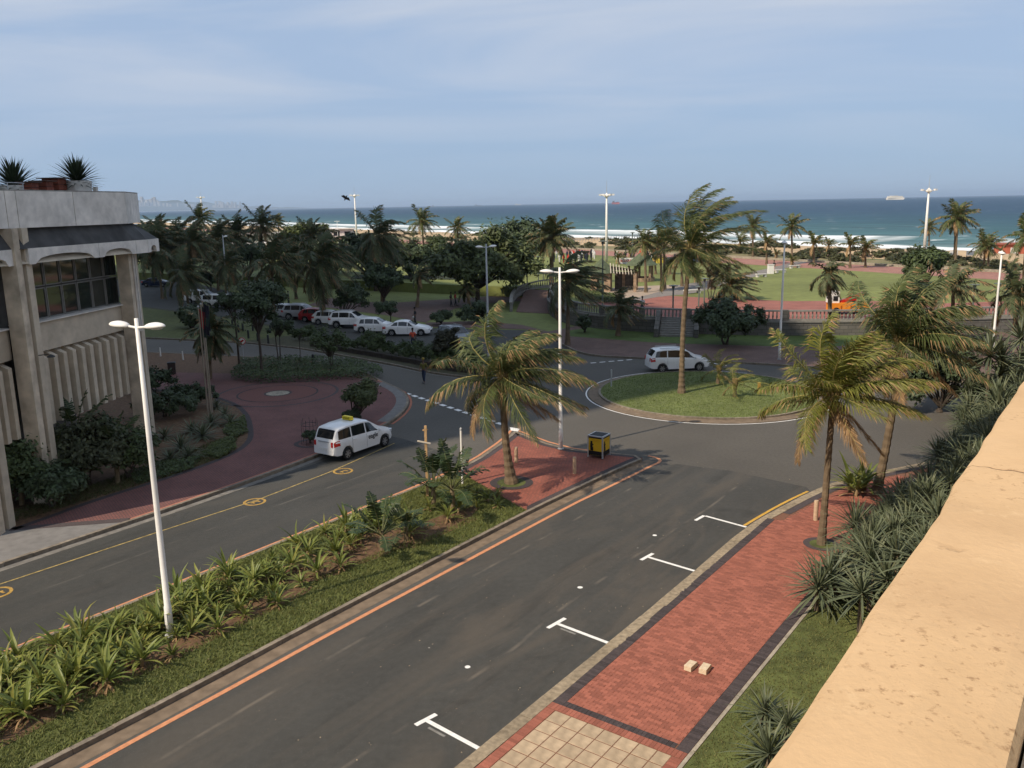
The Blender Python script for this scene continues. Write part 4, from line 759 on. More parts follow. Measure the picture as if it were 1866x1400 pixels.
px_tree(627, 592, 606, 680, 510, 568, 'small dark tree behind the parked white cars', n=2600, size=0.22, lm=LF2, r0=0.12, seed=13, clumps=30)
px_tree(385, 536, 355, 410, 490, 522, 'flat-topped small tree beside the white pickups', n=2200, size=0.28, lm=LF2, r0=0.14, seed=14, clumps=22, fork=0.85)
px_tree(711, 592, 683, 730, 547, 577, 'small lollipop tree behind the white hatchback', n=2400, size=0.17, lm=LF2, r0=0.08, seed=15, clumps=22, fork=0.9)
px_tree(805, 592, 775, 826, 560, 590, 'rounded bush on the shaded lawn beside the white sedan', n=2600, size=0.2, lm=LF2, r0=0.08, seed=16, clumps=22, name='round_bush', cat='bush')
px_tree(868, 588, 832, 905, 548, 588, 'larger dark bush behind the dark grey car', n=3200, size=0.22, lm=LF2, r0=0.1, seed=17, clumps=28, name='round_bush', cat='bush')
px_tree(1065, 606, 1044, 1086, 572, 602, 'small dark bush at the foot of the curved wall', z=0.12, n=2000, size=0.2, lm=LF2, r0=0.08, seed=18, clumps=20, name='round_bush', cat='bush')
px_tree(816, 668, 785, 842, 585, 664, 'tall dark shrub at the end of the bed beside the dark grey car', z=0.12, n=3800, size=0.16, lm=mat('leaf_brownish', (0.040, 0.040, 0.022), 0.7, 0.2, 1, island=0.4, trans=0.1), r0=0.07, seed=19, clumps=40, name='tall_shrub', cat='shrub')
px_tree(1690, 520, 1640, 1722, 446, 512, 'green rounded tree on the lawn near the beach, right of centre', z=ZP, n=5200, size=0.34, lm=LF1, r0=0.2, seed=20, clumps=44)
px_tree(1712, 748, 1640, 1790, 590, 742, 'dense near-black tree at the road bend among the spiky shrubs', z=0.1, n=7500, size=0.19, lm=LF2, r0=0.14, seed=21, clumps=60, lobes=6)
px_tree(1295, 545, 1283, 1318, 468, 530, 'twiggy bare-stemmed tree beside the dark bushy palm', z=ZP, n=900, size=0.24, lm=LF4, r0=0.12, seed=22, clumps=16, multi=3, fork=0.9)
tb = px_tree(650, 768, 626, 700, 682, 748, 'rounded leafy tree in a pot behind the taxi', z=0.13, n=4200, size=0.135, lm=mat('leaf_pot_tree', (0.075, 0.092, 0.034), 0.6, 0.2, 1, island=0.4, trans=0.15), r0=0.07, seed=23, clumps=44, multi=2)
px_tree(648, 772, 620, 662, 742, 768, 'low dark bush ringing the foot of the potted tree', z=0.13, n=1500, size=0.09, lm=LF2, r0=0.04, seed=24, clumps=20, name='low_bush', cat='bush')
t = px_tree(566, 808, 550, 584, 782, 806, 'small dark bush in a round tree pit left of the taxi', z=0.13, n=1500, size=0.085, lm=LF2, r0=0.04, seed=25, clumps=20, name='low_bush', cat='bush')
# bushes in the shaded planting bed along the car park
bushes = []; rr = random.Random(21); proto = None
for i in range(24):
    k = i / 23; u = lerp(556, 872, k) + rr.uniform(-6, 6); v = lerp(616, 674, k) + rr.uniform(-2, 7); s = rr.uniform(0.75, 1.25)
    if proto is None: proto = tree(G(u, v, 0.12), 0.5, [((0, 0, 0.62), (0.75, 0.6, 0.5)), ((0.45, 0.1, 0.5), (0.5, 0.5, 0.45)), ((-0.45, 0, 0.45), (0.5, 0.4, 0.4))], 'x', 900, 0.13, LF1, 0.03, 30, 'bed_shrub', 'shrub', clumps=22, group='shrubs in the car park bed'); bushes.append(proto)
    else: bushes.append(dup(proto, G(u, v, 0.12), rr.uniform(0, 6), (s, s, s * rr.uniform(0.8, 1.3))))
rank(bushes, 'leafy shrub in the shaded bed along the car park', 'from the left')
# dune scrub behind the promenade
dunes = []; proto = None
for i in range(96):
    s = rr.uniform(126, 152); tt = rr.uniform(28, 330) if i < 40 else rr.uniform(60, 190); z = ZP if s < 139 else beachz(s, tt) - 0.1; k = rr.uniform(0.7, 1.5)
    if proto is None: proto = tree(ST(s, tt, z), 0.6, [((0, 0, 0.7), (2.2, 1.9, 0.85)), ((1.6, 0.6, 0.5), (1.5, 1.4, 0.7)), ((-1.5, -0.4, 0.5), (1.5, 1.5, 0.65))], 'x', 1100, 0.3, LF4, 0.06, 31, 'dune_bush', 'bush', clumps=34, group='scrub on the dune'); dunes.append(proto)
    else: dunes.append(dup(proto, ST(s, tt, z), rr.uniform(0, 6), (k, k, k * rr.uniform(0.45, 0.75))))
rank(dunes, 'low wind-clipped bush on the dune behind the promenade', 'from the left')
# clipped hedges and ground cover
def leafmass(name, poly, z0, h, n, size, lm, label, seed, cat='hedge', kind=None, bumpy=0.3, edge=0.0):
    r = random.Random(seed); xs = [p[0] for p in poly]; ys = [p[1] for p in poly]; mb = MB(); k = 0; guard = 0
    while k < n and guard < n * 30:
        guard += 1; x, y = r.uniform(min(xs), max(xs)), r.uniform(min(ys), max(ys))
        if edge and r.random() < edge:
            i = r.randrange(len(poly)); t_ = r.random(); x, y = lerp(poly[i - 1][0], poly[i][0], t_), lerp(poly[i - 1][1], poly[i][1], t_)
        elif not inside(poly, x, y): continue
        hh = h * (1 - bumpy + bumpy * (0.5 + 0.5 * sin(x * 2.1 + 1) * sin(y * 1.7 + x))); z = z0 + hh * (1 - abs(r.gauss(0, 0.35)) if r.random() < (0.7 if not edge else 0.4) else r.random())
        z = max(z0 + 0.03, z); nrm = V((r.gauss(0, .5), r.gauss(0, .5) - 0.3, 1)).normalized(); a = nrm.cross(V((r.gauss(0, 1), r.gauss(0, 1), r.gauss(0, 1)))).normalized(); b_ = nrm.cross(a); s = size * r.uniform(0.6, 1.3); p = V((x, y, z))
        mb.add([p - a * s, p + b_ * s * 0.5, p + a * s, p - b_ * s * 0.5], [(0, 1, 2, 3)]); k += 1
    return tag(mb.build(name, lm), label, cat, kind=kind)
leafmass('low_hedge', GL((420, 694), (470, 700), (560, 697), (640, 693), (700, 688), (690, 676), (640, 664), (560, 660), (440, 664), z=0.12), 0.12, 0.75, 9000, 0.10, LF1, 'low leafy hedge curving behind the paved circle', 41)
core = [G(u, v, 0) for u, v in ((425, 693), (560, 696), (690, 687), (640, 667), (450, 666))]
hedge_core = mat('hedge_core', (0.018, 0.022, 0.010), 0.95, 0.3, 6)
for (pts, lab, hh, z, sd) in ((((640, 524), (930, 528), (938, 520), (650, 516)), 'long clipped dark hedge across the shaded park', 1.5, 0.0, 42), (((500, 516), (640, 524), (640, 517), (505, 510)), 'short hedge piece left of the long clipped hedge', 1.3, 0.0, 43), (((640, 490), (800, 497), (800, 492), (640, 486)), 'tall dark hedge under the wide dark tree', 1.6, 0.0, 44)):
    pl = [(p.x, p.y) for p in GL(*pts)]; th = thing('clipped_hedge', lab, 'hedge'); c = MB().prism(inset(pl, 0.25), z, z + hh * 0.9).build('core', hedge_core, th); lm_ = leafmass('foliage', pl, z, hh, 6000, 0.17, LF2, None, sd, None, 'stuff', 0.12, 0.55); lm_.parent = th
# ---- grass and ground cover in the median and on the roundabout
def blades(name, poly, z, n, h, m, seed, parent, lean=0.5, w=0.012, skip=None):
    r = random.Random(seed); xs = [p[0] for p in poly]; ys = [p[1] for p in poly]; mb = MB(); k = 0; guard = 0
    while k < n and guard < n * 12:
        guard += 1; x, y = r.uniform(min(xs), max(xs)), r.uniform(min(ys), max(ys))
        if not inside(poly, x, y) or (skip and skip(x, y, r)): continue
        a = r.uniform(0, 2 * pi); hh = h * r.uniform(0.5, 1.3); ww = w * r.uniform(0.7, 1.5); lx, ly = r.gauss(0, lean) * hh, r.gauss(0, lean) * hh
        mb.add([(x - ww * cos(a), y - ww * sin(a), z), (x + ww * cos(a), y + ww * sin(a), z), (x + lx, y + ly, z + hh)], [(0, 1, 2)]); k += 1
    return tag(mb.build(name, m, parent), kind='stuff')
nearp = [p for p in clip(plant_poly, (-30, 12), (0.5, 0.85))]
vispoly = clip(nearp, G(-40, 1440), (0.6, 0.8))
patches = [(G(u, v), a, b_) for (u, v, a, b_) in ((640, 1010, 3.2, 1.3), (800, 960, 2.3, 0.9), (470, 1110, 2.2, 0.7), (15, 1330, 1.8, 0.9), (310, 1190, 2.4, 0.6))]
def soil(x, y, r):
    for c, a, b_ in patches:
        dx, dy = x - c.x, y - c.y; p, q = dx * 0.58 + dy * 0.81, -dx * 0.81 + dy * 0.58
        if (p / a) ** 2 + (q / (b_ * 0.7)) ** 2 < 1 and r.random() < 0.9: return True
    return False
blades('grass_cover', vispoly, 0.11, 62000, 0.085, BLADE, 51, island, 0.7, 0.014, soil)
blades('lawn_grass', circ(6.68), 0.15, 29000, 0.05, mat('roundabout_blade', (0.120, 0.160, 0.036), 0.7, 0.1, 2, island=0.28, trans=0.2), 52, rb, 0.7, 0.014)
blades('verge_blades', [RP(-4, PWID + 0.12), RP(14, PWID + 0.12), RP(14, 7.2), RP(-4, 6.2)], 0.118, 16000, 0.05, mat('dry_blade', (0.135, 0.135, 0.045), 0.8, 0.1, 2, island=0.35, trans=0.2), 53, rp, 0.8, 0.012)
# ---- strap-leaved lilies in the median
def strap(L_, w, el, bend, seed, seg=5, fold=0.25):
    r = random.Random(seed); mb = MB(); d = V((cos(el), 0, sin(el))); p = V((0, 0, 0)); rows = []
    for i in range(seg + 1):
        t = i / seg; ww = w * (0.55 + 1.1 * t if t < 0.4 else 1.0 * (1 - ((t - 0.4) / 0.6) ** 1.6)) * 0.5 + 0.002; up = V((-d.z, 0, d.x))
        rows.append((p + V((0, -ww, 0)) + up * ww * fold, p.copy(), p + V((0, ww, 0)) + up * ww * fold)); p = p + d * (L_ / seg); d = (d + V((0.05, r.uniform(-.05, .05), -bend * (0.3 + t)))).normalized()
    mb.add([q for rw in rows for q in rw], [(i * 3 + j, (i + 1) * 3 + j, (i + 1) * 3 + j + 1, i * 3 + j + 1) for i in range(seg) for j in range(2)])
    return mb
STM = [strap(random.Random(i).uniform(0.62, 0.85), 0.085, radians(e), b_, i).mesh('leaf', STRAP) for i, (e, b_) in enumerate(((72, 0.16), (60, 0.22), (50, 0.26), (40, 0.28), (33, 0.32), (24, 0.3), (55, 0.40), (45, 0.18)))]
DRYL = [strap(0.5, 0.07, radians(e), 0.35, 60 + e).mesh('dry_leaf', TIP) for e in (5, 20)]
STEMM = MB().lathe([(0.035, -0.02), (0.045, 0.05), (0.05, 0.16), (0.03, 0.24)], 7).mesh('stem', mat('lily_stem', (0.30, 0.22, 0.12), 0.8, 0.25, 6), True)
def lily(seed, joined):
    r = random.Random(seed); t = thing('strap_leaf_lily', 'x', 'plant'); kids = [inst('stem', STEMM, t)]; big = MB()
    for i in range(19):
        k = i / 18; az = i * 2.4 + r.uniform(-.3, .3); me = STM[min(7, int(k * 6) + r.choice((0, 0, 1)))]; s = r.uniform(0.8, 1.15)
        if not joined: kids.append(inst('leaf', me, t, (0, 0, lerp(0.22, 0.10, k)), (r.uniform(-.15, .15), r.uniform(-.15, .15), az), s))
        else:
            mt = Matrix.Translation((0, 0, lerp(0.22, 0.10, k))) @ Matrix.Rotation(az, 4, 'Z') @ Matrix.Scale(s, 4); big.add([mt @ v.co for v in me.vertices], [tuple(p.vertices) for p in me.polygons])
    if joined: kids.append(tag(big.build('leaves', STRAP, t), kind='stuff'))
    for i in range(3): kids.append(inst('dry_leaf', DRYL[i % 2], t, (0, 0, 0.08), (0, 0, r.uniform(0, 6.3))))
    KIDS[t.name] = kids; return t
protoA = [lily(i, False) for i in range(3)]; protoB = [lily(i + 9, True) for i in range(4)]; used = set(); lil = []
rr = random.Random(44); spots = []
medL, medR = resample([p for p in KL if p.y > 12], 0.1), resample([p for p in KRi if p.y > 6], 0.1)
def across(y0, f):                       # a place on the median: y0 along the left kerb, f across
    pl = min(medL, key=lambda p: abs(p.y - y0)); q = RN.copy(); w = 1e9
    pr = min(medR, key=lambda p: abs((p - pl).dot(RD))); return pl.lerp(pr, f)
y = 16.2
while y < 33:
    w_ = 0.50 if y < 28.5 else 0.55
    for f in (0.20, 0.28, 0.36, 0.44, 0.52, 0.60, 0.67):
        dens = 0.88 if y < 27.5 else 0.45
        if f > 0.58 and y > 24: dens *= 0.45
        if rr.random() < dens:
            p = across(y + rr.uniform(-.28, .28), f + rr.uniform(-.045, .045)); u, v = pix((p.x, p.y, 0.4))
            if -60 < u < 1000 and v < 1430: spots.append(p)
    y += w_
for (u, v) in ((835, 935), (868, 930), (890, 915), (815, 950), (780, 930), (870, 900), (905, 905), (745, 955), (905, 925)): spots.append(G(u, v, 0.11))
spots.sort(key=lambda p: p.y)
for i, p in enumerate(spots):
    pr = protoA if i < 42 else protoB; k = rr.randrange(len(pr)); o = pr[k]; loc = (p.x, p.y, 0.105); s = rr.choice((0.6, 0.72, 0.85, 0.95, 1.05, 1.15)) * rr.uniform(0.92, 1.08); rz = rr.uniform(0, 6.28)
    if o.name not in used: used.add(o.name); o.location = loc; o.rotation_euler = (0, 0, rz); o.scale = (s, s, s)
    else: o = dup(o, loc, rz, s)
    o.rotation_euler = (rr.gauss(0, 0.16), rr.gauss(0, 0.16), rz); o['group'] = 'lilies in the median'; lil.append(o)
rank(lil, 'green strap-leaved lily clump in the grassy median', 'from the left')
# ---- strelitzias with big paddle leaves
def paddle(L_, w, el, bend, seed):
    r = random.Random(seed); mb = MB(); n = 9; d = V((cos(el), 0, sin(el))); p = V((0, 0, 0)); P, D = [p.copy()], [d.copy()]
    for i in range(n): p = p + d * (L_ / n); d = (d + V((0.02, 0, -bend * (0.05 + (i / n) ** 2)))).normalized(); P.append(p.copy()); D.append(d.copy())
    mb.tube(P, [lerp(0.03, 0.008, i / n) for i in range(n + 1)], 5, 1, False)
    for sgn in (-1, 1):                   # blade torn into strips on each side of the midrib
        m = 13
        for i in range(m):
            t0, t1 = 0.42 + 0.58 * i / m, 0.42 + 0.58 * (i + 0.93) / m
            def at(t): f = min(t, 0.999) * n; j = int(f); return P[j].lerp(P[min(j + 1, n)], f - j), D[j]
            (q0, d0), (q1, _) = at(t0), at(t1); s = (i + 0.5) / m; ww = w * sin(pi * min(0.97, s * 0.86 + 0.12)) ** 0.6 * r.uniform(0.85, 1.05); up = V((-d0.z, 0, d0.x)); tw = r.uniform(-0.25, 0.35)
            o = V((0, sgn, 0)) * ww + d0 * ww * 0.25 + up * ww * tw - V((0, 0, 0.2 * ww)); mb.add([q0, q1, q1 + o, q0 + o * 0.97 + d0 * 0.01], [(0, 1, 2, 3)], 0)
    return mb
def strel(loc, label, seed, n=9, L_=2.0, w=0.28, h=0.5, el0=80, el1=20, name='strelitzia', lm=None):
    r = random.Random(seed); t = thing(name, label, 'plant', loc); kids = []
    kids.append(MB().tube([(0, 0, -0.05), (0.02, 0.01, h * 0.5), (0, 0, h + 0.2)], [0.11, 0.10, 0.07], 8).build('stem', mat('strelitzia_stem', (0.17, 0.13, 0.075), 0.9, 0.3, 6), t))
    for i in range(n):
        k = i / (n - 1); o = paddle(L_ * r.uniform(0.8, 1.05), w * r.uniform(0.85, 1.1), radians(lerp(el0, el1, k)), lerp(0.15, 0.5, k), seed * 31 + i).build('leaf', [lm or STREL, mat('strelitzia_rib', (0.10, 0.11, 0.045), 0.6, 0.2, 3)], t, loc=(0, 0, h)); o.rotation_euler = (0, 0, i * 2.4 + r.uniform(-.3, .3)); kids.append(o)
    KIDS[t.name] = kids; return t
strel(G(697, 1003, 0.11), 'dark paddle-leaved strelitzia over bare soil in the median', 1, 11, 1.9, 0.27, 0.55)
strel(G(790, 925, 0.11), 'left one of the two tall strelitzias by the timber stake', 2, 11, 2.2, 0.30, 0.75)
strel(G(825, 935, 0.11), 'right one of the two tall strelitzias by the timber stake', 3, 11, 2.2, 0.30, 0.95)
strel(G(740, 985, 0.11), 'small strelitzia between the larger ones in the median', 4, 8, 1.3, 0.22, 0.3)
# ---- spiky pandanus shrubs beside the right pavement
def rosette(seed, n=58, L_=1.15, w=0.068):
    r = random.Random(seed); mb = MB()
    for i in range(n):
        k = i / (n - 1); lf = strap(L_ * r.uniform(0.8, 1.15) * (0.75 + 0.25 * min(1, 2 * k)), w, radians(lerp(86, -28, k ** 0.85)) + r.uniform(-.12, .12), 0.07 + 0.16 * k, seed * 71 + i, 4, 0.35); mt = Matrix.Rotation(i * 2.39996 + r.uniform(-.2, .2), 4, 'Z')
        mb.add([mt @ V(v) for v in lf.v], lf.f)
    return mb.mesh('leaf_rosette', PAND)
ROS = [rosette(i) for i in range(4)]
PSTEM = MB().tube([(0, 0, -0.1), (0.03, 0, 0.5), (0, 0, 1.02)], [0.085, 0.07, 0.06], 7).mesh('stem', mat('pandanus_stem', (0.16, 0.12, 0.08), 0.9, 0.3, 5))
rr = random.Random(77); pands = []
def pandanus(p, h, heads=1, sc=1.0):
    t = thing('pandanus_shrub', 'x', 'shrub', p, rr.uniform(0, 6.28), 'spiky shrubs beside the right pavement'); kids = []
    for i in range(heads):
        a = rr.uniform(0, 6.28); off = 0.0 if heads == 1 else 0.42; x, y = off * cos(a + i * 2.1), off * sin(a + i * 2.1); hh = h * (1 if i == 0 else rr.uniform(0.55, 0.9))
        kids.append(inst('stem', PSTEM, t, (x, y, 0), (0, 0, 0), (1, 1, hh))); kids.append(tag(inst('leaf_rosette', ROS[rr.randrange(4)], t, (x, y, hh), (rr.uniform(-.25, .25), rr.uniform(-.25, .25), rr.uniform(0, 6.28)), sc * rr.uniform(0.9, 1.15)), kind='stuff'))
    KIDS[t.name] = kids; pands.append(t); return t
a = 11.2
while a < 52:
    lo = 4.3 if a < 17 else 4.3 + (a - 17) * 0.02
    if a > 21: lo = 5.0
    b = lo
    while b < min(9.6, lo + 4.4):
        p = RP(a + rr.uniform(-.4, .4), b + rr.uniform(-.3, .3), 0.1); h = 0.75 + (b - lo) * 0.48 + rr.uniform(-.2, .4); u, v = pix((p.x, p.y, h + 0.6))
        if not (21.2 < a < 26.5 and b < 6.2): pandanus(p, h, rr.choice((1, 2, 2)), 1.0)
        b += 1.0
    a += 1.08
for (u, v, h, k) in ((1792, 775, 3.7, 1), (1800, 800, 2.0, 2), (1760, 765, 1.6, 1), (1830, 775, 3.4, 2), (1850, 740, 3.8, 2)): pandanus(G(u, v, 0.1), h, k, 1.5)
for (u, v, h) in ((1392, 1322, 0.30), (1432, 1352, 0.40), (1400, 1398, 0.3)): pandanus(G(u, v, 0.1), h, 1, 0.78)
rank(pands, 'grey-green spiky pandanus beside the right pavement', 'from the left')
for i, (u, v) in enumerate(((1560, 905), (1575, 897), (1548, 897))):
    o = dup(protoB[i], (G(u, v, 0.1).x, G(u, v, 0.1).y, 0.1), i * 1.7, 1.7, ('bright green strappy clump at the foot of the big shaggy palm', 'smaller strappy clump behind the bright green one', 'leftmost strappy clump at the end of the right pavement')[i]); o['group'] = 'strappy clumps by the road end'
# ================================================================ BUILDINGS
# ---- the cream building at the left
cb_ = thing('cream_building', 'cream concrete building with arched canopy, tall windows and vertical fins', 'building')
XF = -20.0
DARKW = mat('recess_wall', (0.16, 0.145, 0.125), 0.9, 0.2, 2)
PLD = mat('stained_plaster', (0.54, 0.45, 0.34), 0.9, 0.2, 1.6, 0.3, 40, big=0.22, bigscale=0.8)
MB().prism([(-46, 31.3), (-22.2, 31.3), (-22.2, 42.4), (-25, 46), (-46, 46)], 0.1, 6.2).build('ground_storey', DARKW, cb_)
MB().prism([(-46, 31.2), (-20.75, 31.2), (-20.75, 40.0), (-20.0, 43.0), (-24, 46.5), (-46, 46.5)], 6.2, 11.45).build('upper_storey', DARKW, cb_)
MB().prism([(-46, 31.1), (-19.95, 31.1), (-19.0, 41.5), (-19.6, 44.3), (-24.0, 47), (-46, 47)], 11.45, 11.9).build('roof_slab', PLAST, cb_)
def panel(name, a, b, z0, z1, th, m, parent=cb_):
    a, b = V((*a, 0)), V((*b, 0)); d = (b - a).normalized(); n_ = V((-d.y, d.x, 0))
    return MB().prism([a, b, b + n_ * th, a + n_ * th], z0, z1).build(name, m, parent)
FL = [(-40, 31.0), (-19.75, 31.0), (-19.65, 34.25), (-19.5, 34.75), (-18.95, 38.2), (-18.28, 41.85), (-18.98, 44.95), (-23.5, 47.6), (-40, 47.6)]
for a, b in zip(FL, FL[1:]):
    d = (V(b) - V(a)).normalized() * 0.018; panel('fascia_panel', V(a) + d, V(b) - d, 11.43, 12.88, 0.22, PLASTW)
MB().prism([V(p).to_3d() for p in FL] + [V((-40, 47.3, 0)), V((-24.2, 47.2, 0)), V((-19.3, 44.6, 0)), V((-18.6, 41.8, 0)), V((-19.27, 38.2, 0)), V((-19.95, 34.5, 0)), V((-20.05, 31.3, 0)), V((-40, 31.3, 0))], 12.885, 12.93).build('coping', mat('coping_dark', (0.30, 0.28, 0.25), 0.9, 0.25, 3), cb_)
# arched canopy: a beam with scalloped underside, and the dark sloping awning above it
CL = [(-19.5, 31.3), (-19.5, 34.0), (-19.3, 34.75), (-18.6, 39.3), (-18.15, 42.2), (-17.95, 43.1), (-18.0, 44.6), (-21.5, 48.4)]
def arch_beam(a, b, n, z0, z1, rise, th=0.16, end=0.35):
    a, b = V((*a, 0)), V((*b, 0)); L_ = (b - a).length; d = (b - a).normalized(); q = V((-d.y, d.x, 0)); prof = [(0, z0)]
    for k in range(n):
        w = (L_ - end * (n + 1)) / n; x0 = end + k * (w + end)
        for i in range(13):
            x = i / 12; prof.append((x0 + w * x, z0 + rise * sqrt(max(0, 1 - (2 * x - 1) ** 2)) ** 0.8))
    prof.append((L_, z0)); m = len(prof); vs = []
    for off in (0, th): vs += [a + d * x + q * off + V((0, 0, z)) for x, z in prof] + [a + d * x + q * off + V((0, 0, z1)) for x, z in prof]
    fs = []
    for i in range(m - 1): fs += [(i, i + 1, m + i + 1, m + i), (2 * m + i, 3 * m + i, 3 * m + i + 1, 2 * m + i + 1), (i, 2 * m + i, 2 * m + i + 1, i + 1), (m + i, m + i + 1, 3 * m + i + 1, 3 * m + i)]
    fs += [(0, m, 3 * m, 2 * m), (m - 1, 3 * m - 1, 4 * m - 1, 2 * m - 1)]
    return MB().add(vs, fs).build('arched_canopy', PLASTW, cb_)
for (a, b, n_) in ((CL[0], CL[1], 1), (CL[2], CL[3], 1), (CL[3], CL[4], 1), (CL[4], CL[5], 0), (CL[5], CL[6], 1), (CL[6], CL[7], 1)):
    d = (V(b) - V(a)).normalized() * 0.012; arch_beam(V(a) + d, V(b) - d, n_, 9.98, 10.62, 0.34)
aw = MB(); TL = [(-20.0, 31.3), (-20.0, 34.0), (-19.75, 34.9), (-19.1, 38.9), (-18.6, 41.6), (-18.8, 43.4), (-19.3, 44.7), (-23.5, 47.5)]
aw.add([(*p, 10.6) for p in CL] + [(*p, 11.42) for p in TL], [(i, i + 1, 9 + i, 8 + i) for i in range(7)])
aw.build('awning', mat('dark_awning', (0.060, 0.058, 0.056), 0.8, 0.4, 1.5), cb_)
aw2 = MB(); aw2.add([(*p, 10.02) for p in CL] + [(*p, 10.3) for p in TL], [(i, 8 + i, 9 + i, i + 1) for i in range(7)]); aw2.build('canopy_soffit', PLAST, cb_)
# window band: frames and panes
WG = glass('window_glass', (0.022, 0.028, 0.024), 0.04, 0.75)
ALU = mat('aluminium', (0.23, 0.22, 0.20), 0.5, 0.1, 3, metal=0.3)
ys = [35.15 + 1.115 * i for i in range(8)]
def window_bay(ys, x):
    for i in range(len(ys) - 1):
        for (z0, z1) in ((7.52, 8.85), (8.91, 10.25)):
            f = MB(); y0, y1 = ys[i] + 0.03, ys[i + 1] - 0.03; t = 0.045
            for (ya, yb, za, zb) in ((y0, y1, z0, z0 + t), (y0, y1, z1 - t, z1), (y0, y0 + t, z0 + t, z1 - t), (y1 - t, y1, z0 + t, z1 - t)): f.box((x, (ya + yb) / 2, (za + zb) / 2), (0.07, yb - ya, zb - za))
            w = f.build('window', ALU, cb_); MB().box((x - 0.01, (y0 + y1) / 2, (z0 + z1) / 2), (0.012, y1 - y0 - 2 * t, z1 - z0 - 2 * t)).build('pane', WG, w)
n0_ = set(COL.objects); window_bay(ys, -20.55); window_bay([31.3 + 0.98 * i for i in range(4)], -20.62)
for y0, bl_, nf_ in ((31.25, 2.9, 4), (35.05, 7.95, 12)):
    MB().box((-20.45, y0 + bl_ / 2, 6.86), (0.55, bl_, 1.28)).build('spandrel', PLAST, cb_)
    MB().box((-20.40, y0 + bl_ / 2, 7.5 - 0.02), (0.72, bl_, 0.05)).build('window_sill', PLASTW, cb_)
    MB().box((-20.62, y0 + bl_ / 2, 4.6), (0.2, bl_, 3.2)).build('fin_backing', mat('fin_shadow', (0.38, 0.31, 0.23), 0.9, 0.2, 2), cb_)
    for i in range(nf_):
        y = y0 + 0.36 + i * 0.66; mb = MB()
        mb.add([(-20.52, y - .15, 3.05), (-20.0, y - .13, 3.05), (-20.0, y + .13, 3.05), (-20.52, y + .15, 3.05), (-20.52, y - .15, 6.2), (-20.0, y - .13, 5.95), (-20.0, y + .13, 5.95), (-20.52, y + .15, 6.2)], [(3, 2, 1, 0), (4, 5, 6, 7), (0, 1, 5, 4), (1, 2, 6, 5), (2, 3, 7, 6), (3, 0, 4, 7)])
        mb.build('fin', PLAST, cb_)
ROT = -math.atan(0.115); PV = V((-20.0, 34.9, 0))
for o in set(COL.objects) - n0_:           # the main bay stands slightly turned
    if o.parent is cb_ and max(v.co.y for v in o.data.vertices) > 34.95:
        rm_ = Matrix.Rotation(ROT, 3, 'Z'); o.rotation_euler = (0, 0, ROT); o.location = PV - rm_ @ PV
def col(y, z1, w=0.32, gap=0.16, x=-19.98):
    for s in (-1, 1): MB().box((x, y + s * (w + gap) / 2, z1 / 2), (0.62, w, z1)).build('column', PLD if s < 0 else PLAST, cb_)
    MB().box((x - 0.2, y, z1 / 2), (0.3, gap + 0.004, z1)).build('column_web', DARKW, cb_)
col(34.55, 11.43, 0.42, 0.28, -19.72); col(42.85, 10.2, 0.40, 0.18, -18.98); col(31.0, 11.43, 0.42, 0.28, -19.72)
for y, x in ((42.95, -18.62),): 
    for s in (-0.1, 0.1): MB().box((x, y + s - 0.1, 8.1), (0.06, 0.07, 4.0)).build('drain_pipe', PLASTW, cb_)
lb = MB().tube([(-19.35, 34.6, 6.3), (-18.9, 34.6, 6.35)], 0.02, 6); lb.lathe([(0.16, 0), (0.14, 0.05), (0.02, 0.12)], 10, (-18.85, 34.6, 6.22)); lb.build('wall_lamp', DARKM, cb_)
# rooftop things
def px_at(u, v, d): q = pixray(u, v); return V((q.x / q.y * d, d, CAM_H + q.z / q.y * d))
def planter(u, v, d, r, h, label):
    p = px_at(u, v, d); t = thing('roof_planter', label, 'planter', (p.x, p.y, 12.0)); zt = p.z - 12.0
    MB().lathe([(r * 0.72, 0.0), (r * 0.95, zt * 0.6), (r, zt), (r * 0.9, zt), (r * 0.86, zt - 0.08)], 20).build('pot', PLASTW, t, True); return t, V((p.x, p.y, p.z - 0.1))
def agave(p, label, seed, L_=0.75, n=60):
    t = thing('roof_plant', label, 'plant', p); r = random.Random(seed); mb = MB()
    for i in range(n):
        k = i / (n - 1); lf = strap(L_ * r.uniform(0.8, 1.15), 0.10, radians(lerp(86, -12, k)), 0.05 + 0.1 * k, seed * 7 + i, 4, 0.3); mt = Matrix.Rotation(i * 2.4, 4, 'Z'); mb.add([mt @ V(v) for v in lf.v], lf.f)
    MB().lathe([(0.12, -0.1), (0.14, 0.1), (0.06, 0.2)], 8).build('stem', BARK2, t); tag(mb.build('leaves', mat('agave_leaf', (0.030, 0.045, 0.022), 0.6, 0.2, 2, island=0.3), t), kind='stuff')
t, p = planter(141, 330, 42.0, 0.62, 0, 'round pale planter on the roof of the cream building'); agave(p, 'spiky round plant in the pale roof planter', 3, 1.3, 150)
t, p = planter(26, 338, 39.0, 0.6, 0, 'roof planter behind the railing at the left edge'); agave(p + V((0, 0, 0.0)), 'spiky plant behind the roof railing at the left edge', 4, 1.3, 150)
WOODR = mat('red_timber', (0.20, 0.055, 0.032), 0.7, 0.25, 6)
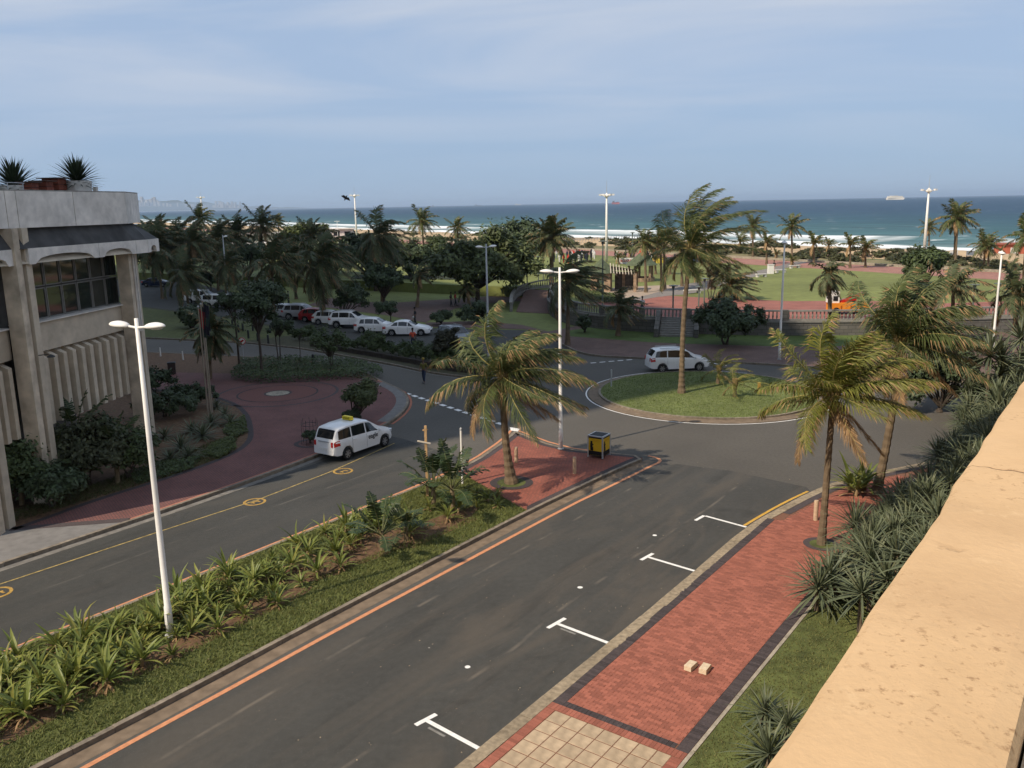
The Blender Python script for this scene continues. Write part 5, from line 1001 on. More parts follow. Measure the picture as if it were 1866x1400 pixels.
for (u, v, d, w, h, lab) in ((98, 326, 41, 0.75, 0.95, 'taller slatted red timber stand on the roof'), (78, 331, 40, 0.6, 0.8, 'shorter red timber stand on the roof beside the taller'), (52, 333, 39, 0.55, 0.75, 'dark red timber box on the roof near the railing')):
    p = px_at(u, v, d); t = thing('roof_timber_stand', lab, 'stand', (p.x, p.y, 12.0)); zt = p.z - 12.0
    for k in range(6): MB().box((0, 0, zt * (k + 0.5) / 6), (w, w, zt / 6 - 0.025)).build('slat', WOODR, t)
    MB().box((0, 0, zt + 0.02), (w * 1.45, w * 1.45, 0.04)).build('top', mat('timber_top', (0.10, 0.06, 0.045), 0.7, 0.2, 5), t)
    MB().box((0, 0, zt / 2), (w - 0.08, w - 0.08, zt - 0.02)).build('core', BLACK, t)
rl = thing('roof_railing', 'thin metal railing along the roof edge at the left', 'railing', (-20.5, 35.6, 12.0))
for k in range(5): MB().tube([(0, -3 + k * 1.15, -0.1), (0, -3 + k * 1.15, 1.25)], 0.022, 6).build('post', GREYM, rl)
for z in (1.25, 0.9): MB().tube([(0, -3.1, z), (0, 1.7, z)], 0.018, 6).build('rail', GREYM, rl)
vp = px_at(174, 345, 43); vt = thing('roof_vent', 'small white pipe vent beside the pale roof planter', 'vent', (vp.x, vp.y, 12.0)); MB().box((0, 0, 0.6), (0.18, 0.18, 1.2)).build('duct', PLASTW, vt); MB().tube([(-.35, 0, 0), (-.35, 0, 1.1), (-.05, 0, 1.1)], 0.025, 6).build('pipe', GREYM, vt)
# ---- the parapet in front of the camera, part of the building one stands in
def tan_plaster():
    m = bpy.data.materials.new('tan_plaster'); m.use_nodes = True; nt = m.node_tree; N = nt.nodes.new; L = nt.links.new; b = nt.nodes['Principled BSDF']; tc = N('ShaderNodeTexCoord')
    def noise(sc, det=4, ro=0.5): n = N('ShaderNodeTexNoise'); n.inputs['Scale'].default_value = sc; n.inputs['Detail'].default_value = det; n.inputs['Roughness'].default_value = ro; L(tc.outputs['Object'], n.inputs['Vector']); return n.outputs['Fac']
    def rng(x, a, b_, c=0., d=1.): n = N('ShaderNodeMapRange'); n.inputs[1].default_value = a; n.inputs[2].default_value = b_; n.inputs[3].default_value = c; n.inputs[4].default_value = d; L(x, n.inputs[0]); return n.outputs[0]
    def mix(f, a, c): n = N('ShaderNodeMixRGB'); L(f, n.inputs[0]); (L(a, n.inputs[1]) if not isinstance(a, tuple) else setattr(n.inputs[1], 'default_value', (*a, 1))); n.inputs[2].default_value = (*c, 1); return n.outputs[0]
    c = mix(rng(noise(2.2, 6, 0.62), 0.35, 0.65), (0.60, 0.405, 0.225), (0.52, 0.345, 0.185)); c = mix(rng(noise(0.9, 8, 0.66), 0.52, 0.64, 0, 0.7), c, (0.46, 0.30, 0.165)); c = mix(rng(noise(6.5, 7, 0.7), 0.60, 0.72, 0, 0.6), c, (0.70, 0.50, 0.29))
    sp = N('ShaderNodeMath'); sp.operation = 'MULTIPLY'; L(rng(noise(46, 5, 0.7), 0.56, 0.70), sp.inputs[0]); L(rng(noise(3.3, 5), 0.44, 0.62), sp.inputs[1])
    c = mix(sp.outputs[0], c, (0.26, 0.15, 0.075))
    # hairline cracks: the edges of large, warped cells, only here and there
    vo = N('ShaderNodeTexVoronoi'); vo.feature = 'DISTANCE_TO_EDGE'; vo.inputs['Scale'].default_value = 1.15
    wn = N('ShaderNodeTexNoise'); wn.inputs['Scale'].default_value = 3; wn.inputs['Detail'].default_value = 5; L(tc.outputs['Object'], wn.inputs['Vector'])
    ad = N('ShaderNodeMixRGB'); ad.blend_type = 'ADD'; ad.inputs[0].default_value = 0.42; L(tc.outputs['Object'], ad.inputs[1]); L(wn.outputs['Color'], ad.inputs[2]); L(ad.outputs[0], vo.inputs['Vector'])
    ck = N('ShaderNodeMath'); ck.operation = 'MULTIPLY'; L(rng(vo.outputs['Distance'], 0.0, 0.006, 1, 0), ck.inputs[0]); L(rng(noise(1.3, 2), 0.42, 0.50), ck.inputs[1])
    c = mix(ck.outputs[0], c, (0.20, 0.11, 0.055)); L(c, b.inputs['Base Color']); b.inputs['Roughness'].default_value = 0.92; b.inputs['Specular IOR Level'].default_value = 0.15
    h = N('ShaderNodeMath'); h.operation = 'ADD'; L(noise(55, 5, 0.6), h.inputs[0]); mm = N('ShaderNodeMath'); mm.operation = 'MULTIPLY'; L(ck.outputs[0], mm.inputs[0]); mm.inputs[1].default_value = -2.0; L(mm.outputs[0], h.inputs[1])
    bp = N('ShaderNodeBump'); bp.inputs['Strength'].default_value = 0.5; bp.inputs['Distance'].default_value = 0.004; L(h.outputs[0], bp.inputs['Height']); L(bp.outputs[0], b.inputs['Normal'])
    return m
TAN = tan_plaster()
hb_ = thing('parapet_wall', 'tan plastered parapet wall running along the right foreground', 'wall', (0, 0, 0))
ZW = 11.3; e0 = G(1385, 1400, ZW); e1 = G(1866, 690, ZW); wd = (e1 - e0).normalized(); wn_ = V((wd.y, -wd.x, 0))
A0, A1 = e0 - wd * 6.0, e0 + wd * 62
mb = MB(); r = random.Random(4); n = 260; prof = [(0.0, -0.10), (0.0, -0.018), (0.005, -0.006), (0.016, 0.0), (0.13, 0.004), (0.22, 0.001), (0.250, -0.004), (0.258, -0.02), (0.258, -0.9)]
vs = []; dd = 0.0
for i in range(n + 1):
    k = i / n; dist = -6.0 + 68 * (k ** 1.0) if not 0 else 0; dist = -1.5 + 63.5 * k ** 2.6 if i else -6.0
    dd = dd * 0.75 + r.gauss(0, 0.0026)
    for j, (o, z) in enumerate(prof): p = e0 + wd * dist + wn_ * (o + (dd if j < 4 else 0)); vs.append((p.x, p.y, ZW + z + (dd * 0.5 if j in (2, 3) else 0)))
m_ = len(prof); mb.add(vs, [(i * m_ + j, i * m_ + j + 1, (i + 1) * m_ + j + 1, (i + 1) * m_ + j) for i in range(n) for j in range(m_ - 1)]); mb.build('parapet_top', TAN, hb_, smooth=False)
MB().prism([A0 + wn_ * 0.02, A1 + wn_ * 0.02, A1 + wn_ * 0.24, A0 + wn_ * 0.24], 0.05, ZW - 0.09).build('outer_wall', TAN, hb_)
MB().prism([A0 + wn_ * 0.262, A1 + wn_ * 0.262, A1 + wn_ * 9, A0 + wn_ * 9], 9.9, ZW - 0.9 if False else 10.3).build('terrace_floor', CONC, hb_)
MB().prism([A0 + wn_ * 0.262, A1 + wn_ * 0.262, A1 + wn_ * 0.42, A0 + wn_ * 0.42], 10.31, ZW - 0.045).build('inner_ledge', mat('ledge_plaster', (0.40, 0.30, 0.19), 0.92, 0.25, 6, 0.6, 60), hb_)
for k, d0 in enumerate((2.35, 2.95, 3.6)):
    q = e0 + wd * d0 + wn_ * 0.27; MB().prism([q, q + wd * 0.42, q + wd * 0.42 + wn_ * 0.1, q + wn_ * 0.1], ZW - 0.044, ZW + 0.004).build('ledge_block', mat('ledge_block', (0.58, 0.39, 0.19), 0.9, 0.2, 8), hb_)
# ---- the hotel slab out of the picture to the left: it throws the shade over the car park and junction
ca, sa = cos(SUN_AZ), sin(SUN_AZ); SD, ND = V((ca, sa, 0)), V((-sa, ca, 0))
def SN(s, n_, z=0): p = SD * s + ND * n_; return V((p.x, p.y, z))
S0, N0, N1, HT = -42.0, 36.9, 190.0, 107.5
ht = thing('hotel_tower', 'tall pale hotel slab standing outside the picture at the left', 'building')
MB().prism([SN(S0, N0), SN(S0, N1), SN(S0 - 16, N1), SN(S0 - 16, N0)], 0, HT).build('tower_wall', PLASTW, ht)
bl = MB()
for i in range(33): bl.prism([SN(S0 + 0.003, N0 + 3), SN(S0 + 1.3, N0 + 3), SN(S0 + 1.3, N1 - 3), SN(S0 + 0.003, N1 - 3)][::-1], 4 + i * 3.0, 5.1 + i * 3.0)
tag(bl.build('balconies', PLAST, ht), kind='stuff')
wn2 = MB()
for i in range(33):
    for k in range(30):
        n_ = N0 + 5 + k * 4.9; wn2.prism([SN(S0 + 0.002, n_), SN(S0 + 0.03, n_), SN(S0 + 0.03, n_ + 3.2), SN(S0 + 0.002, n_ + 3.2)][::-1], 5.2 + i * 3.0, 6.9 + i * 3.0)
tag(wn2.build('windows', WG, ht), kind='stuff')
# ---- plants against the cream building
def shrubspot(u, v, h, label, lm, n, size, seed, w=1.2): 
    b = G(u, v, 0.12); return tree(b, h * 0.4, [((0, 0, h * 0.6), (w, w, h * 0.42)), ((w * 0.6, 0.2, h * 0.45), (w * 0.7, w * 0.7, h * 0.35)), ((-w * 0.6, -0.2, h * 0.5), (w * 0.7, w * 0.7, h * 0.38))], label, n, size, lm, 0.07, seed, 'wall_shrub', 'shrub', multi=2, clumps=40)
shrubspot(165, 885, 3.3, 'tall leafy shrub against the fins of the cream building', mat('leaf_grey', (0.060, 0.068, 0.034), 0.65, 0.2, 1, island=0.4, trans=0.12), 5200, 0.17, 61, 1.5)
shrubspot(235, 872, 2.4, 'dense shrub at the corner column of the cream building', LF1, 4200, 0.14, 62, 1.3)
shrubspot(20, 925, 3.0, 'dark shrub at the left edge under the cream building', LF1, 4500, 0.16, 63, 1.3)
shrubspot(95, 925, 1.8, 'low broad shrub between the lamp post and the cream building', LF2, 3600, 0.14, 64, 1.4)
shrubspot(300, 760, 1.5, 'dark shrub behind the flagpoles near the corner column', LF2, 3400, 0.14, 65, 1.5)
shrubspot(345, 745, 1.6, 'rounded dark shrub at the foot of the flagpoles', LF2, 3600, 0.14, 66, 1.6)
shrubspot(282, 715, 1.6, 'dark cycad-like shrub by the grey paving', LF2, 3000, 0.14, 67, 1.2)
strel(G(150, 880, 0.12), 'big-leaved strelitzia over the tall shrub at the fins', 11, 10, 2.4, 0.32, 2.2, 78, 5)
strel(G(215, 880, 0.12), 'second strelitzia reaching up before the fins', 12, 9, 2.0, 0.28, 1.6, 78, 10)
strel(G(100, 900, 0.12), 'strelitzia beside the double column of the cream building', 13, 9, 2.1, 0.28, 1.2, 75, 5)
strel(G(40, 920, 0.12), 'strelitzia at the left edge before the columns', 14, 9, 2.0, 0.28, 0.9, 75, 5)
gs = []
for i, (u, v, s) in enumerate(((330, 822, 1.25), (370, 800, 1.3), (350, 790, 1.1), (300, 800, 1.0), (385, 775, 1.1), (345, 835, 1.0), (410, 760, 0.9), (420, 775, 1.0), (395, 745, 0.9), (310, 840, 0.9))):
    t = thing('grassy_tuft', 'x', 'plant', G(u, v, 0.12), i * 1.3, 'arching tufts in the corner bed', s); k = tag(inst('leaf_rosette', ROS[i % 4], t, (0, 0, 0.12), (0, 0, 0), (0.95, 0.95, 0.7)), kind='stuff'); inst('stem', PSTEM, t, (0, 0, 0), (0, 0, 0), (1, 1, 0.14)); gs.append(t)
rank(gs, 'arching tuft of narrow leaves in the corner bed', 'from the left')
for (pts, lab, sd, m_) in ((((418, 775), (446, 762), (452, 790), (425, 800), (405, 790)), 'bright green ground cover patch by the curving pavement edge', 71, LF3), (((385, 815), (425, 800), (432, 820), (400, 838), (370, 832)), 'ground cover patch nearer the lamp post at the pavement edge', 72, LF3), (((270, 850), (370, 835), (350, 858), (250, 885), (235, 868)), 'thin low ground cover below the arching tufts', 73, LF1)):
    leafmass('ground_cover', GL(*pts, z=0.12), 0.12, 0.28, 2200, 0.06, m_, lab, sd, 'ground cover', 'stuff')
blades('bed_weeds', GL((0, 960), (160, 912), (330, 862), (415, 830), (440, 790), (400, 800), (300, 840), (120, 900), (0, 940), z=0.12), 0.12, 9000, 0.12, mat('weed', (0.09, 0.095, 0.035), 0.8, 0.1, 2, island=0.4, trans=0.2), 74, pav, 0.8, 0.014)
# ================================================================ STREET FURNITURE
def pod(rz, L_=0.66, m=0):                # lens-shaped lamp head reaching along +X
    mb = MB(); n, k = 14, 9; rows = []
    for i in range(k):
        t = i / (k - 1); w = 0.19 * sin(pi * min(0.985, t * 0.93 + 0.05)) ** 0.6; h = 0.115 * sin(pi * min(0.985, t * 0.93 + 0.05)) ** 0.6; x = t * L_ - 0.02
        rows.append([(x, w * cos(2 * pi * j / n), (h if sin(2 * pi * j / n) > 0 else h * 0.55) * sin(2 * pi * j / n)) for j in range(n)])
    mb.add([p for r_ in rows for p in r_], [(i * n + j, i * n + (j + 1) % n, (i + 1) * n + (j + 1) % n, (i + 1) * n + j) for i in range(k - 1) for j in range(n)] + [tuple(range(n))[::-1], tuple((k - 1) * n + j for j in range(n))])
    return mb
PODM = pod(0).mesh('lamp_head', WHITE, True); PODL = MB().lathe([(0.10, 0), (0.085, -0.03), (0.02, -0.045)], 12, (0.36, 0, -0.045), sx=1.9).mesh('lens', mat('lamp_lens', (0.55, 0.55, 0.5), 0.3, 0.05, 2), True)
def lamp(base, h, rz, label, heads=2, r=0.105, m=None, arm=0.34, over=0.25, s=1.0):
    t = thing('street_lamp', label, 'street lamp', base, rz); m = m or WHITE
    MB().tube([(0, 0, -0.05), (0, 0, 0.9), (0, 0, 0.92), (0, 0, h * 0.6), (0, 0, h + over)], [r, r, r * 0.86, r * 0.72, r * 0.5], 12).build('pole', m, t, True)
    MB().box((0.0, -r * 0.93, 0.55), (0.09, 0.03, 0.35)).build('service_hatch', m, t)
    MB().lathe([(r * 1.5, 0), (r * 1.5, 0.03), (r * 1.05, 0.05)], 12).build('base_plate', GREYM, t)
    for k in range(heads):
        sg = 1 if k == 0 else -1
        MB().tube([(0, 0, h), (sg * arm, 0, h + 0.035)], [0.035, 0.03], 8).build('arm', m, t)
        o = inst('lamp_head', PODM, t, (sg * arm * 0.9, 0, h + 0.03), (0, radians(-4), 0 if sg > 0 else pi), s); inst('lens', PODL, o)
    return t
b = G(311, 1158, 0.11); lamp(b, tall(311, 1158, 257, 597, 0.11), radians(-22), 'tall white double-headed street lamp standing among the median lilies', s=1.0)
b = G(1022, 818, 0.115); lamp(b, tall(1022, 818, 1022, 497, 0.115), radians(-6), 'white double-headed street lamp at the brick median tip')
b = G(891, 668, 0.12); lamp(b, tall(891, 668, 891, 451, 0.12), radians(38), 'grey double-headed street lamp behind the median palm', m=GREYM)
b = G(1420, 655, 0.12); lamp(b, tall(1420, 655, 1430, 444, 0.12), radians(75), 'white street lamp seen edge-on beyond the roundabout')
b = G(1808, 640, 0.12); lamp(b, tall(1808, 640, 1816, 463, 0.12), radians(65), 'white street lamp seen edge-on at the far right', s=1.1)
b = G(417, 560, 0); lamp(b, tall(417, 560, 409, 432, 0), radians(75), 'slim lamp post among the dark palms above the pickups', m=GREYM, heads=1)
b = G(618, 470, ZP); lamp(b, tall(618, 470, 618, 404, ZP), radians(0), 'small distant lamp with a flat head on the skyline', m=WHITE, heads=2, r=0.07, arm=0.2, s=0.7)
def mast(u, v, u2, v2, z, label):
    b = G(u, v, z); h = tall(u, v, u2, v2, z); t = thing('floodlight_mast', label, 'floodlight mast', b)
    MB().tube([(0, 0, -0.1), (0, 0, h * 0.5), (0, 0, h)], [0.28, 0.22, 0.14], 12).build('pole', WHITE, t, True); MB().tube([(0, 0, h), (0, 0, h + 2.2)], [0.05, 0.02], 6).build('lightning_rod', GREYM, t)
    MB().lathe([(0.15, -0.2), (0.5, 0), (0.5, 0.2), (0.2, 0.45)], 14, (0, 0, h - 0.6)).build('head_ring', WHITE, t)
    for k in range(6):
        a = k * pi / 3; o = MB().tube([(0.45 * cos(a), 0.45 * sin(a), h - 0.5), (1.1 * cos(a), 1.1 * sin(a), h - 0.35)], 0.06, 6).build('bracket', GREYM, t); MB().box((1.2 * cos(a), 1.2 * sin(a), h - 0.3), (0.35, 0.4, 0.3), a).build('floodlight', WHITE, o)
    return t
mast(1105, 478, 1109, 352, ZP, 'white floodlight mast standing left of the tallest palm')
mast(1683, 470, 1690, 343, ZP, 'tall white floodlight mast near the right edge before the sea')
mast(651, 450, 648, 354, ZP, 'white floodlight mast on the skyline left of centre')
mast(373, 440, 373, 358, ZP, 'distant floodlight mast above the left palms')
def parklamp(u, v, u2, v2, z, label):
    b = G(u, v, z); h = tall(u, v, u2, v2, z); t = thing('park_lamp', label, 'park lamp', b, 0, 'disc-topped park lamps'); MB().tube([(0, 0, 0), (0, 0, h - 0.25)], 0.075, 8).build('pole', mat('lamp_green', (0.12, 0.14, 0.12), 0.6, 0.1, 3), t); MB().lathe([(0.08, -0.3), (0.14, -0.22), (0.14, -0.05), (0.42, -0.03), (0.45, 0.02), (0.1, 0.08)], 12, (0, 0, h)).build('disc_head', mat('lamp_green', (0.12, 0.14, 0.12), 0.6, 0.1, 3), t)
for a in ((1226, 577, 1228, 521, ZP, 'disc-topped park lamp just left of the tallest palm trunk'), (1273, 560, 1274, 523, ZP, 'disc-topped park lamp right of the tallest palm trunk'), (1283, 553, 1284, 508, ZP, 'thin park lamp behind the two disc-topped lamps'), (1771, 577, 1774, 519, ZP, 'pale disc-topped park lamp before the lawn at right'), (1815, 580, 1819, 517, ZP, 'disc-topped park lamp beside the far right street lamp'),
          (952, 540, 953, 494, 0.2, 'left of two small lamps at the ramp'), (961, 540, 962, 496, 0.3, 'right of two small lamps at the ramp'), (981, 512, 982, 468, ZP, 'left lamp of the pair by the date palm'), (990, 512, 990, 470, ZP, 'right lamp of the pair by the date palm'), (1098, 563, 1101, 440, ZP, 'tall thin dark lamp beside the stone hut'), (1152, 480, 1153, 424, ZP, 'small dark lamp at the landward end of the pier')): parklamp(*a)
# bollards and posts
BOLL = mat('bollard_concrete', (0.50, 0.36, 0.24), 0.9, 0.2, 8, 0.3, 60)
for (u, v, u2, v2, z, lab) in ((941, 843, 941, 815, 0.115, 'round concrete bollard beside the median palm'), (1047, 863, 1047, 833, 0.115, 'round concrete bollard before the yellow bin'), (1486, 948, 1486, 912, 0.12, 'round concrete bollard at the end of the right pavement')):
    t = thing('concrete_bollard', lab, 'bollard', G(u, v, z), 0, 'concrete bollards'); h = tall(u, v, u2, v2, z); MB().lathe([(0.085, -0.02), (0.085, h - 0.06), (0.075, h)], 14).build('shaft', BOLL, t); MB().lathe([(0.08, 0), (0.088, 0.02), (0.088, 0.05), (0.08, 0.07)], 14, (0, 0, h - 0.17)).build('collar', BOLL, t)
bl_ = []
for (u, v) in ((443, 604), (453, 617), (461, 603), (470, 622), (493, 607), (489, 626), (435, 606), (424, 596), (405, 590), (571, 664)):
    t = thing('timber_bollard', 'x', 'bollard', G(u, v, 0.12), 0, 'dark bollards on the verge'); MB().lathe([(0.1, -0.03), (0.1, 0.72), (0.07, 0.8)], 10).build('shaft', DARKM, t); bl_.append(t)
rank(bl_, 'short dark bollard on the shaded grass verge', 'from the left')
t = thing('delineator_post', 'thin white marker post with dark top on the median', 'post', G(843, 882, 0.11)); h = tall(843, 882, 843, 780, 0.11); MB().tube([(0, 0, -0.05), (0, 0, h - 0.12)], 0.05, 10).build('shaft', WHITE, t); MB().lathe([(0.052, 0), (0.055, 0.1), (0.02, 0.14)], 10, (0, 0, h - 0.12)).build('cap', GREYM, t)
t = thing('timber_stake', 'broken timber stake with a cross piece among the strelitzias', 'stake', G(779, 905, 0.11)); h = tall(779, 905, 779, 776, 0.11); TIMB = mat('raw_timber', (0.46, 0.29, 0.14), 0.85, 0.25, 6)
MB().beam((0, 0, -0.1), (0.03, 0, h), 0.10, 0.10).build('upright', TIMB, t); MB().beam((-0.32, -0.06, h - 0.62), (0.22, -0.06, h - 0.74), 0.07, 0.05).build('cross_piece', mat('pale_timber', (0.52, 0.45, 0.36), 0.85, 0.2, 6), t); MB().beam((-0.1, 0.05, h - 0.2), (0.12, 0.05, h - 0.17), 0.05, 0.05).build('short_piece', TIMB, t)
t = thing('marker_post', 'thin grey signpost on the left edge of the roundabout lawn', 'post', G(1114, 705, 0.12)); MB().tube([(0, 0, -0.05), (0, 0, 1.15)], 0.04, 8).build('shaft', GREYM, t); MB().box((0, -0.045, 0.95), (0.10, 0.02, 0.4)).build('plate', GREYM, t)
t = thing('marker_post', 'small yellow post on the roundabout lawn', 'post', G(1383, 712, 0.15)); MB().box((0, 0, 0.24), (0.16, 0.12, 0.5)).build('shaft', YELP, t); MB().box((0, 0, 0.51), (0.18, 0.14, 0.04)).build('cap', mat('post_cap', (0.5, 0.4, 0.1), 0.7, 0.1, 3), t)
# yellow poster bin
def text(body, size, m, parent, loc, rot, name='lettering', depth=0.002, align='CENTER', bold=0.0, sx=1.0):
    c = bpy.data.curves.new(name, 'FONT'); c.body = body; c.size = size; c.align_x = align; c.align_y = 'CENTER'; c.extrude = depth; c.offset = bold
    o = bpy.data.objects.new(name, c); dg = bpy.context.evaluated_depsgraph_get(); me = bpy.data.meshes.new_from_object(o); bpy.data.objects.remove(o); me.materials.append(m)
    q = bpy.data.objects.new(name, me); COL.objects.link(q); q.parent = parent; q.location = loc; q.rotation_euler = rot; q.scale = (sx, 1, 1); return q
YB = mat('poster_yellow', (0.72, 0.46, 0.02), 0.5, 0.05, 3)
bc = (G(1078, 829, 0.115) + G(1106, 836, 0.115)) / 2
t = thing('poster_bin', 'square litter bin with yellow poster sides on the median', 'litter bin', bc + V((0, 0.1, 0)), radians(-33))
w, hh = 0.80, 1.02
MB().box((0, 0, hh / 2 + 0.05), (w - 0.06, w - 0.06, hh - 0.1)).build('inner_box', BLACK, t)
for sx in (-1, 1):
    for sy in (-1, 1): MB().box((sx * (w / 2 - 0.02), sy * (w / 2 - 0.02), hh / 2 + 0.02), (0.06, 0.06, hh)).build('corner_post', GREYM, t)
for k in range(4):
    a = k * pi / 2; d = V((sin(a), -cos(a), 0)); p = MB().box((d.x * (w / 2 - 0.02), d.y * (w / 2 - 0.02), hh * 0.54), (w - 0.10 if k % 2 == 0 else 0.02, 0.02 if k % 2 == 0 else w - 0.10, hh * 0.80)).build('poster', YB, t)
    q = d * (w / 2 - 0.008); MB().box((q.x, q.y, 0.25), (w - 0.12 if k % 2 == 0 else 0.008, 0.008 if k % 2 == 0 else w - 0.12, 0.20)).build('dark_print', BLACK, p)
    f = MB()                              # printed silhouette figure
    tan = V((cos(a), sin(a), 0)); c0 = q * 1.012 - tan * 0.2
    for (x, z, sx_, sz_) in ((0, 0.78, 0.09, 0.10), (0, 0.62, 0.13, 0.22), (0.02, 0.45, 0.15, 0.18), (0.06, 0.66, 0.10, 0.05)):
        pp = c0 + tan * x; f.box((pp.x, pp.y, z), (sx_ if k % 2 == 0 else 0.006, 0.006 if k % 2 == 0 else sx_, sz_))
    f.build('dark_figure', BLACK, p)
    pos = q * 1.02 + tan * 0.04 + V((0, 0, 0.86)); text('UUKE', 0.16, mat('poster_ink', (0.62, 0.34, 0.02), 0.5, 0.05, 3), p, pos, (pi / 2, 0, a), 'lettering')
MB().box((0, 0, hh + 0.045), (w + 0.02, w + 0.02, 0.05)).build('rim', GREYM, t); MB().box((0, 0, hh + 0.075), (w - 0.16, w - 0.16, 0.02)).build('opening', BLACK, t)
# flagpoles
for i, (u, v, u2, v2, lab) in enumerate(((380, 762, 366, 560, 'left flagpole with a red flag before the dark fan palm'), (385, 762, 372, 555, 'middle flagpole with a limp dark flag'), (387, 752, 378, 548, 'right flagpole with a limp dark flag'))):
    b = G(u, v, 0.12); h = tall(u, v, u2, v2, 0.12); t = thing('flagpole', lab, 'flagpole', b, 0, 'three flagpoles'); MB().tube([(0, 0, -0.05), (0, 0, h)], [0.05, 0.035], 8).build('pole', mat('flagpole_wood', (0.30, 0.25, 0.19), 0.7, 0.1, 3), t); MB().lathe([(0.05, 0), (0.06, 0.05), (0.02, 0.1)], 8, (0, 0, h)).build('finial', GREYM, t)
    f = MB(); n = 10; hf = 1.5
    for (z0, z1, mi) in ((0, 0.5, 0), (0.5, 1.0, 1), (1.0, 1.5, 2)):
        vs = [(0.05 + 0.32 * k / n * (1 + 0.15 * sin(k)), 0.06 * sin(k * 1.7 + z * 2), h - 0.1 - z - 0.25 * k / n) for z in (z0, z1) for k in range(n + 1)]; f.add(vs, [(k, k + 1, n + 2 + k, n + 1 + k) for k in range(n)], mi)
    mats = [mat('flag_red', (0.35, 0.03, 0.03), 0.8, 0.1, 3), mat('flag_red', (0.35, 0.03, 0.03)), mat('flag_dark', (0.03, 0.05, 0.04), 0.8, 0.1, 3)] if i == 0 else [mat('flag_black', (0.02, 0.02, 0.03), 0.8, 0.1, 3), mat('flag_dark', (0.03, 0.05, 0.04)), mat('flag_black', (0.02, 0.02, 0.03))]
    f.build('flag', mats, t)
# no-entry style sign on its own islet, litter bin, cones
b = G(444, 655, 0.1); islet = struct(MB().prism([(b.x + 2.6 * cos(a * pi / 10) * 0.9, b.y + 0.8 * sin(a * pi / 10)) for a in range(20)], -0.01, 0.10).build('traffic_islet', CONC))
t = thing('road_sign', 'round white sign with a red arrow mark on the small islet', 'road sign', b); MB().tube([(0, 0, 0), (0, 0, 1.75)], 0.03, 8).build('post', GREYM, t); sp = MB().lathe([(0.3, -0.01), (0.3, 0.01)], 20).build('plate', WHTP, t, False, (0, -0.04, 1.5)); sp.rotation_euler = (pi / 2, 0, 0)
MB().box((0, 0, 0.014), (0.30, 0.14, 0.006), 0.5).build('arrow', RED, sp); ring_ = MB(); vs = []
for r_ in (0.24, 0.3): vs += [(r_ * cos(2 * pi * i / 20), r_ * sin(2 * pi * i / 20), 0.0135) for i in range(20)]
ring_.add(vs, [(i, (i + 1) % 20, 20 + (i + 1) % 20, 20 + i) for i in range(20)]).build('red_rim', RED, sp)
t = thing('litter_bin', 'dark brown litter bin on the grey paving by the road', 'litter bin', G(314, 681, 0.13), 0.3); MB().box((0, 0, 0.4), (0.5, 0.5, 0.8), 0, 0, 1.06).build('body', mat('bin_brown', (0.05, 0.035, 0.03), 0.7, 0.2, 4), t); MB().box((0, 0, 0.83), (0.58, 0.58, 0.06)).build('rim', BLACK, t); MB().box((0, 0, 0.865), (0.36, 0.36, 0.02)).build('opening', BLACK, t)
for (u, v, lab) in ((293, 652, 'left white channel post on a cross base in the far road'), (334, 659, 'right white channel post on a cross base in the far road')):
    t = thing('channel_post', lab, 'traffic post', G(u, v, 0), 0.2, 'white channel posts'); MB().tube([(0, 0, 0.06), (0, 0, 0.85)], [0.06, 0.045], 8).build('shaft', WHTP, t); MB().box((0, 0, 0.035), (1.1, 0.14, 0.07)).build('foot', WHTP, t); MB().box((0, 0, 0.04), (0.14, 0.9, 0.075)).build('cross_foot', WHTP, t)
# loose kerb blocks on the right pavement
BLK = mat('loose_block', (0.60, 0.48, 0.33), 0.9, 0.15, 10, 0.3, 60)
for (u, v, rz, lab) in ((1259, 1217, 0.90, 'left one of two loose pale concrete blocks on the brick pavement'), (1285, 1222, 0.99, 'right one of two loose pale concrete blocks on the brick pavement')):
    t = MB(); x, y, z, c = 0.20, 0.10, 0.13, 0.05
    t.add([(-x, -y, 0), (x, -y, 0), (x, y, 0), (-x, y, 0), (-x, -y, z), (x - c, -y, z), (x - c, y, z), (-x, y, z), (x, -y, z - c), (x, y, z - c)], [(3, 2, 1, 0), (4, 5, 6, 7), (0, 1, 8, 5, 4), (1, 2, 9, 8), (8, 9, 6, 5), (2, 3, 7, 6, 9), (3, 0, 4, 7)])
    o = tag(t.build('concrete_block', BLK), lab, 'concrete block', 'loose blocks'); p = G(u, v, 0.125); o.location = p; o.rotation_euler = (0, 0, rz)
# tree rings round the near palms and a small plant cage
for (u, v, z, r_) in ((932, 880, 0.115, 0.95), (1497, 992, 0.12, 0.62)):
    c = G(u, v, z); mb = MB(); vs = []
    for q in (r_ * 0.66, r_): vs += [(c.x + q * cos(2 * pi * i / 28), c.y + q * sin(2 * pi * i / 28), z + 0.012) for i in range(28)]
    mb.add(vs, [(i, (i + 1) % 28, 28 + (i + 1) % 28, 28 + i) for i in range(28)]).build('tree_ring', BRKD, island2 if u < 1000 else rp)
    MB().sheet([(c.x + r_ * 0.66 * cos(2 * pi * i / 24), c.y + r_ * 0.66 * sin(2 * pi * i / 24)) for i in range(24)], z + 0.010).build('tree_pit', GRASS, island2 if u < 1000 else rp)
c = G(566, 808, 0.13); tg = thing('tree_guard', 'rusty cage of thin bars round the bush left of the taxi', 'tree guard', c)
for k in range(7): a = k * 2 * pi / 7; MB().tube([(0.45 * cos(a), 0.45 * sin(a), 0), (0.4 * cos(a), 0.4 * sin(a), 1.3)], 0.009, 4).build('bar', DARKM, tg)
MB().tube([(0.42 * cos(k * pi / 10), 0.42 * sin(k * pi / 10), 1.0) for k in range(21)], 0.012, 4, 0, False).build('hoop', DARKM, tg)
